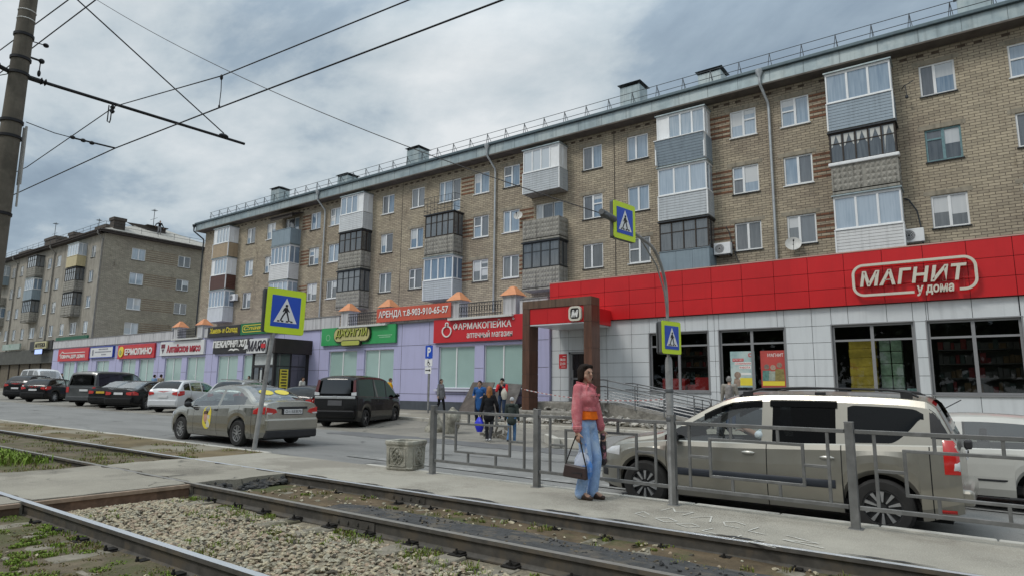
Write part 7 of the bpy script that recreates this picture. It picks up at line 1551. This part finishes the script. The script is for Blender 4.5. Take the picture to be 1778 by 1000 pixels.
    # trousers
    vt = max(vox, .012)
    if bottom:
        t = MB(); t.cap(T(0, 0, hz + .10), .125 * s, pelvis, .14 * s, 14); t.cap(hiL + Vector((-.03, -.03, .0)) * s, .115 * s, hiR + Vector((-.03, .03, .0)) * s, .115 * s, 14)
        for h_, k, f_, kick in ((hiL, knL, lf, 1), (hiR, knR, rf, -1)): t.cap(h_ + Vector((0, 0, .02)) * s, .098 * s * wide, k, (.066 + flare * .2) * s * wide, 14); t.cap(k, (.066 + flare * .2) * s * wide, f_ + Vector((-.01, 0, -.005)) * s, (.055 + flare) * s * wide, 14); t.cap(k + Vector((0, 0, -.02)) * s, (.064 + flare * .2) * s * wide, k + (h_ - k) * .15, .07 * s * wide)
        remesh(t, 'trousers', bottom, o, vt)
    sh = MB()
    for f_ in (lf, rf): sh.cap(f_ + Vector((-.045, 0, -.03)) * s, .042 * s, f_ + Vector((.06, 0, -.035)) * s, .043 * s, 10); sh.cap(f_ + Vector((.05, 0, -.045)) * s, .04 * s, f_ + Vector((.155, 0, -.052)) * s, .028 * s, 10)
    shoe = remesh(sh, 'shoes', shoes or M('shoe_black', (.02, .02, .021), .5), o, max(vox, .010))
    # top
    if top:
        t = MB(); tw = .0; zt0 = hz + (.10 if waist_top is None else waist_top)
        t.cap(neck - Vector((.005, 0, .075)) * s, .085 * s, chest, (.148 + puff) * s, 16); t.cap(chest + Vector((.0, .05, .0)) * s, (.125 + puff) * s, chest + Vector((.0, -.05, .0)) * s, (.125 + puff) * s, 16); t.cap(chest, (.15 + puff) * s, T(0, 0, zt0), (.140 if not female else .135) * s, 16); t.cap(T(.0, .03, zt0), .125 * s, T(.0, -.03, zt0), .125 * s, 16)
        if female: t.cap(chest + Vector((.075, .065, -.02)) * s, .078 * s, chest + Vector((.075, -.065, -.02)) * s, .078 * s, 14)
        if coat_len: t.cap(T(0, .03, hz + .1), .145 * s, T(-.01, .02, hz - coat_len), .165 * s, 16); t.cap(T(0, -.03, hz + .1), .145 * s, T(-.01, -.02, hz - coat_len), .165 * s, 16)
        for a, e_, h_ in ((shL, elL, lh), (shR, elR, rh)):
            t.cap(chest + (a - chest) * .5 + Vector((0, 0, .04)) * s, .095 * s, a - Vector((0, 0, .012)) * s, (.062 if female else .072) * s, 14)
            if vest is None: t.cap(a, (.074 if not female else .066) * s, e_, (.06 + puff) * s, 14); t.cap(e_, (.06 + puff) * s, e_ + (h_ - e_) * (.92 * sleeve), (.047 + puff * .6) * s, 14)
        remesh(t, 'jacket', top, o, vt)
        if vest is not None:
            t = MB()
            for a, e_, h_ in ((shL, elL, lh), (shR, elR, rh)): t.cap(a, .072 * s, e_, .06 * s, 14); t.cap(e_, .06 * s, e_ + (h_ - e_) * .9, .047 * s, 14)
            remesh(t, 'sleeves', vest, o, vt)
    # hair or hat
    hm = hair or hair_dark; hb = MB()
    if hat: hb.ell(Hd(-.014, 0, .055), (.103 * s, .086 * s, .092 * s), 16, 10, rot=Rh); hb.cap(Hd(-.06, .03, .03), .05 * s, Hd(-.06, -.03, .03), .05 * s); remesh(hb, 'hat', hat, o, vt, 1)
    else:
        hb.ell(Hd(-.022, 0, .048), (.098 * s, .083 * s, .092 * s), 16, 10, rot=Rh); hb.cap(Hd(-.055, .035, .0), .055 * s, Hd(-.055, -.035, .0), .055 * s)
        if hairstyle == 'bob':
            hb.ell(Hd(-.045, 0, .032), (.084 * s * hairpuff, .086 * s * hairpuff, .094 * s * hairpuff), 16, 10, rot=Rh)
            for y in (1, -1): hb.cap(Hd(-.01, y * .062, .05), .040 * s, Hd(-.005, y * .082, -.055), .032 * s, 12); hb.cap(Hd(-.05, y * .05, .02), .05 * s, Hd(-.05, y * .06, -.075), .042 * s, 12)
            hb.cap(Hd(-.065, 0, .0), .06 * s, Hd(-.072, 0, -.085), .048 * s, 12); hb.cap(Hd(.035, .045, .095), .032 * s, Hd(.03, -.045, .095), .032 * s)
        elif hairstyle == 'long': hb.cap(Hd(-.07, 0, .0), .065 * s, Hd(-.085, 0, -.20), .055 * s, 12); [hb.cap(Hd(-.05, y * .05, 0), .045 * s, Hd(-.05, y * .075, -.17), .035 * s, 12) for y in (1, -1)]
        remesh(hb, 'hair', hm, o, max(vt * .7, .008), 1)
    if hood: t = MB(); t.cap(neck + Vector((-.09, .05, -.02)) * s, .07 * s, neck + Vector((-.09, -.05, -.02)) * s, .07 * s, 12); remesh(t, 'hood', hood, o, vt, 1)
    o['_j'] = 0; del o['_j']
    return o, dict(T=T, Hd=Hd, rh=rh, lh=lh, elR=elR, elL=elL, shL=shL, shR=shR, chest=chest, neck=neck, s=s, knL=knL, knR=knR, lf=lf, rf=rf, hiL=hiL, hiR=hiR)
def gp_(x, y, walk=True): return (x, y, (zwalk(x) if y > 19.4 else zroad(x, y)))
denim = cloth('light_denim', (.29, .43, .68), col2=(.44, .56, .74), thr=.55); navy = cloth('navy', (.018, .022, .04)); black_c = cloth('black', (.016, .016, .018)); dkjean = cloth('dark_jeans', (.035, .055, .10)); greyc = cloth('grey', (.22, .22, .23)); pinkd = cloth('pink_denim', (.56, .165, .185), col2=(.63, .26, .27), thr=.56); orange = cloth('orange', (.80, .16, .015)); bluec = cloth('blue', (.03, .10, .28)); redc = cloth('red', (.50, .03, .035)); yelc = cloth('yellow', (.70, .36, .01)); whitec = cloth('white', (.50, .49, .46)); oliv = cloth('olive', (.045, .055, .05)); lblue = cloth('pale_blue', (.16, .27, .42)); tan = cloth('tan', (.24, .20, .14)); bluej = cloth('blue_jeans', (.08, .17, .32))
shoe_br = M('shoe_brown', (.045, .026, .02), .45); shoe_wh = M('shoe_white', (.55, .55, .55), .6)
# ---- woman in pink jacket on the platform
W_, J = person('woman in a pink denim jacket and light blue wide jeans standing on the tram platform', (-4.22, 7.42, zplat(-4.2)), -4, 1.74, pinkd, denim, shoe_br, hair_dark, skin_m, rh=(.03, -.225, .83), lh=(.12, .21, .84), rf=(-.02, -.08, .08), lf=(.06, .08, .08), re=(-1, -.5, -.2), le=(-1, .5, 0), female=True, hairstyle='bob', wide=.98, flare=.020, vox=.0065, head=(-.25, .0), curl=.75, sleeve=.93, waist_top=.17, puff=.014, hairpuff=1.14)
s = J['s']; T = J['T']
t = MB(); t.tube([T(.0, 0, 1.14), T(.0, 0, 1.10), T(.003, 0, 1.05), T(.004, 0, 1.005), T(.004, 0, 1.0), T(.004, 0, 1.01)], [.140 * s, .146 * s, .153 * s, .160 * s, .157 * s, .14 * s], 28)
for i, v in enumerate(t.v): t.v[i] = (v[0], v[1] * 1.10, v[2] + .004 * sin(7 * atan2(v[1], v[0])))
c = t.build('orange_top', orange, W_, sharp=70)
m = MB()      # collar, placket, pockets, cuffs, waistband
nk = J['neck']
for sd in (1, -1):
    m.obox(nk + Vector((.075, sd * .055, -.035)) * s, Vector((.5, sd * .75, -.4)).normalized(), Vector((.7, -sd * .5, .1)).normalized(), Vector((.3, 0, .9)).normalized(), .06, .008, .032)
    m.obox(nk + Vector((-.02, sd * .078, .0)) * s, Vector((1, 0, -.2)).normalized(), Vector((0, 1, 0)), Vector((.2, sd * .3, 1)).normalized(), .065, .010, .03)
    m.obox(T(.168, sd * .075, 1.315), Vector((-.35, sd * 1, 0)).normalized(), Vector((1, sd * .3, .1)).normalized(), Vector((0, 0, 1)), .042, .007, .016)
m.build('jacket_collar', pinkd, W_, bevel=.006); m = MB()
for k in range(5): z = 1.41 - k * .055; m.ell(T(.158 - abs(k - 2) * .006 + (.012 if k in (1, 2) else 0), .012, z), (.008, .009, .009), 8, 6)
m.build('buttons', M('button_dark', (.05, .02, .02), .4), W_); m = MB()
for e_, h_ in ((J['elL'], J['lh']), (J['elR'], J['rh'])): m = MB(); d = (h_ - e_); m.tube([e_ + d * .72, e_ + d * .76, e_ + d * .86, e_ + d * .885], [.058 * s, .066 * s, .062 * s, .052 * s], 14); m.build('cuff', pinkd, W_)
m = MB()
m.tube([T(0, 0, 1.105), T(0, 0, 1.115), T(0, 0, 1.15), T(0, 0, 1.158)], [.146 * s, .162 * s, .163 * s, .150 * s], 20)
m.build('jacket_hem', pinkd, W_)
loc = Vector(W_.location); Rz = Matrix.Rotation(radians(-4), 3, 'Z'); hand_w = loc + Rz @ J['rh']; hand_l = loc + Rz @ J['lh']
leather = M('brown_leather', (.045, .028, .026), .42, .15, 12, spec=.5)
bag = empty('handbag', 'dark brown leather handbag hanging from the hand of the woman in pink', 'handbag', hand_w + Vector((-.02, -.02, -.48)), radians(8)); m = MB()
m.add([(-.17, -.035, -.07), (.16, -.035, -.10), (.16, .035, -.10), (-.17, .035, -.07), (-.14, -.03, .09), (.15, -.03, .055), (.15, .03, .055), (-.14, .03, .09)], [(3, 2, 1, 0), (4, 5, 6, 7), (0, 1, 5, 4), (1, 2, 6, 5), (2, 3, 7, 6), (3, 0, 4, 7)]); m.build('body', leather, bag, bevel=.018)
m = MB()
for y in (-.0,): m.tube([(-.135, y, .08), (-.06, y, .27), (.005, y, .43), (.03, y, .445), (.06, y, .40), (.10, y, .23), (.145, y, .05)], .009, 6)
m.build('strap', M('black_strap', (.02, .016, .016), .5), bag); m = MB(); m.box(-.03, .10, -.038, -.034, -.02, -.013); m.bar((.09, -.04, -.015), (.09, -.045, -.05), .01); m.build('zip', blackp, bag)
pbm = M('plastic_bag', (.52, .56, .66), .35, .1, 9, col2=(.08, .25, .66), thr=.53, spec=.5)
m = MB(); n = 18; vs = []; fs = []
for j in range(10):
    t_ = j / 9; r = .105 * (1 - .55 * max(0, t_ - .62) / .38) * (.75 + .25 * min(1, t_ * 4))
    for k in range(n): a = 2 * pi * k / n; q_ = r * (1 + .10 * sin(3 * a + 5 * t_) + .06 * sin(8 * a - 9 * t_)); vs.append((1.15 * q_ * cos(a), .55 * q_ * sin(a), -.15 + .32 * t_))
for j in range(9):
    for k in range(n): fs.append((j * n + k, j * n + (k + 1) % n, (j + 1) * n + (k + 1) % n, (j + 1) * n + k))
fs.append(tuple(range(n))[::-1]); m.add(vs, fs, 0, True); m.tube([(-.05, 0, .16), (-.02, 0, .33), (.01, 0, .40)], [.02, .012, .01], 6); m.tube([(.05, 0, .16), (.03, 0, .32), (.01, 0, .40)], [.02, .012, .01], 6)
tag(m.build('carrier_bag', pbm, loc=hand_w + Vector((.035, .075, -.42))), 'crumpled white and blue carrier bag behind the brown handbag', 'carrier bag')
m = MB(); m.cap((0, 0, -.02), .035, (.0, 0, -.26), .05, 10); m.ell((.0, 0, -.33), (.055, .04, .07), 10, 8); tag(m.build('small_bag', M('dark_print_bag', (.03, .025, .03), .5, .2, 30, col2=(.45, .18, .22), thr=.60), loc=hand_l + Vector((.02, 0, -.05))), 'small dark rolled bag in the far hand of the woman in pink', 'bag')
# ---- driver
D_, J = person('driver in a pale shirt leaning an arm on the window of the beige estate car', (LX_ - 1.27, LY_ - .30, zroad(-2, 9) + .03), 179.3, 1.72, cloth('pale_shirt', (.50, .56, .58)), dkjean, None, hair_dark, skin_m, hip_z=.64, rh=(.42, -.12, 1.02), lh=(.30, .36, 1.10), rf=(.62, -.10, .40), lf=(.62, .10, .40), le=(-.2, 1, -.4), re=(-.5, -.6, -.6), sleeve=.05, kneel=(.3, 0, 1))
# ---- group by the pharmacy
o, J = person('man in a dark vest with red sleeves and dark cap by the leaning slabs', gp_(-15.93, 21.2), -72, 1.70, navy, dkjean, None, hair_dark, skin_m, rh=(.22, -.06, 1.42), lh=(.26, .10, 1.36), re=(.1, -.45, -1), le=(.1, .45, -1), hat=black_c, vest=redc, curl=.9, lean=.03)
hb = Vector(o.location) + Matrix.Rotation(radians(-68), 3, 'Z') @ (J['lh'] + Vector((0, .05, -.28)))
def carrier(loc, label, mat, w=.17, h=.42):
    m = MB(); n = 16; vs = []; fs = []
    for j in range(9):
        t_ = j / 8; r = w * (.55 + .45 * sin(min(1, t_ * 1.6) * pi / 2)) * (1 - .75 * max(0, t_ - .6) / .4)
        for k in range(n): a = 2 * pi * k / n; q_ = r * (1 + .08 * sin(3 * a + 4 * t_) + .05 * sin(7 * a)); vs.append((q_ * cos(a), .7 * q_ * sin(a), -h / 2 + h * t_))
    for j in range(8):
        for k in range(n): fs.append((j * n + k, j * n + (k + 1) % n, (j + 1) * n + (k + 1) % n, (j + 1) * n + k))
    fs += [tuple(range(n))[::-1], tuple(range(8 * n, 9 * n))]; m.add(vs, fs, 0, True); return tag(m.build('carrier_bag', mat, loc=loc), label, 'carrier bag')
carrier(hb, 'full cream carrier bag held by the man with red sleeves', M('cream_bag', (.52, .49, .42), .5, .1, 8, col2=(.45, .36, .12), thr=.66), .14, .46)
person('person in a long blue waterproof seen from the front, by the leaning slabs', gp_(-15.5, 19.2), -75, 1.70, bluec, navy, None, hair_dark, skin_m, rh=(.12, -.20, 1.12), lh=(.15, .20, 1.10), coat_len=.26, hood=bluec, wide=1.1)
o, J = person('woman with ginger hair in a black padded jacket walking towards the shops', gp_(-11.55, 14.75), 118, 1.60, black_c, cloth('charcoal', (.05, .05, .055)), shoe_wh, hair_ginger, skin_pale, rf=(-.22, -.08, .12), lf=(.16, .08, .08), lh=(.05, .27, .85), rh=(.16, -.25, .92), female=True, hairstyle='long', coat_len=.16, wide=.95)
carrier(Vector(o.location) + Matrix.Rotation(radians(118), 3, 'Z') @ (J['lh'] + Vector((.0, .04, -.30))), 'bright blue carrier bag held by the ginger haired woman', M('blue_bag', (.02, .03, .55), .3, .1, 6, spec=.6), .15, .42)
person('small child in a grey hat and dark padded coat beside the ginger haired woman', gp_(-10.85, 14.9), 112, 1.30, oliv, bluej, None, hair_brown, skin_pale, rf=(.14, -.08, .08), lf=(-.24, .08, .15), coat_len=.10, hat=cloth('grey_hat', (.42, .42, .43)), hood=oliv)
person('woman in a light grey jacket and black trousers walking past the parking sign', gp_(-21.5, 23.6), 0, 1.68, greyc, black_c, None, hair_brown, skin_pale, rf=(-.28, -.08, .14), lf=(.22, .08, .08), coat_len=.12, hairstyle='long', female=True)
person('person in a bright yellow jacket standing behind the black people carrier', gp_(-25.3, 23.8), 60, 1.70, yelc, dkjean, None, hair_brown, skin_pale, hood=yelc)
o, J = person('person with a grey rucksack standing at the supermarket poster window', gp_(-7.25, 23.0), 100, 1.86, cloth('beige_jacket', (.27, .25, .22)), dkjean, None, hair_grey, skin_pale)
bp = MB(); bp.cap(J['chest'] + Vector((-.17, 0, .06)), .12, J['chest'] + Vector((-.17, 0, -.26)), .14, 12); bp2 = remesh(bp, 'rucksack', cloth('rucksack_grey', (.24, .225, .215), col2=(.15, .14, .14), thr=.55), None, .012); bp2.location = o.location; bp2.rotation_euler = o.rotation_euler; tag(bp2, 'grey patterned rucksack on the back of the person at the poster window', 'rucksack')
tr = empty('shopping_trolley_bag', 'black two wheeled shopping trolley by the supermarket plinth', 'trolley', gp_(-7.9, 22.4), radians(10)); m = MB(); m.box(-.17, .17, -.13, .13, .12, .62); m.build('bag', black_c, tr, bevel=.03); m = MB(); m.tube([(-.13, .15, .1), (-.16, .2, .98), (.16, .2, .98), (.13, .15, .1)], .014, 6); m.build('handle', iron, tr); m = MB(); [m.lathe([(.0, -.02), (.08, -.02), (.08, .02), (0, .02)], (x, .12, .08), 'X', 12) for x in (-.19, .19)]; m.build('wheels', tyre_m, tr)
o, J = person('person in a white hooded jacket walking past the black vestibule', gp_(-32.6, 23.6), 20, 1.72, whitec, black_c, None, hair_dark, skin_m, rf=(-.2, -.08, .1), lf=(.18, .08, .08), hood=whitec, lean=.1)
person('person in dark clothes standing left of the black vestibule door', gp_(-37.8, 23.4), -60, 1.76, navy, black_c, None, hair_dark, skin_pale)
person('person in black stooping right in front of the black vestibule door', gp_(-36.1, 22.4), 160, 1.62, black_c, black_c, None, hair_brown, skin_pale, lean=.35, hairstyle='long', female=True)
person('man in a pale blue jacket with his back turned by the lilac wall', gp_(-48.6, 22.6), 95, 1.78, lblue, dkjean, None, hair_dark, skin_pale)
person('man in a tan jacket standing beside the man in pale blue', gp_(-47.2, 22.4), 110, 1.80, tan, dkjean, None, hair_dark, skin_pale)
person('man in a black jacket walking at the left end of the lilac row', gp_(-66.2, 22.8), 40, 1.85, black_c, black_c, None, hair_dark, skin_pale)
person('woman in a pink top at the left end of the lilac row', gp_(-69.2, 22.8), 190, 1.68, cloth('pale_pink', (.42, .30, .32)), black_c, None, hair_brown, skin_pale, female=True, hairstyle='long')
person('person in brown standing right of the man in the black jacket', gp_(-63.6, 22.8), 150, 1.62, cloth('brown', (.10, .065, .05)), black_c, None, hair_brown, skin_pale, female=True, hairstyle='long')
person('person in black half hidden behind the grey van', gp_(-54.6, 22.6), 90, 1.80, black_c, black_c, None, hair_dark, skin_pale)
# roofer at the dormer
o, J = person('roofer in a dark jacket and pale trousers bending at the roof dormer', (LX - 1.2, LY + 6.3, 19.45), 0, 1.80, black_c, greyc, None, hair_dark, skin_m, rh=(.1, -.52, .98), lh=(.1, .46, .85), re=(-.2, -1, .3), le=(-.2, 1, .3), lean=.12, rf=(0, -.16, .08), lf=(0, .16, .08))
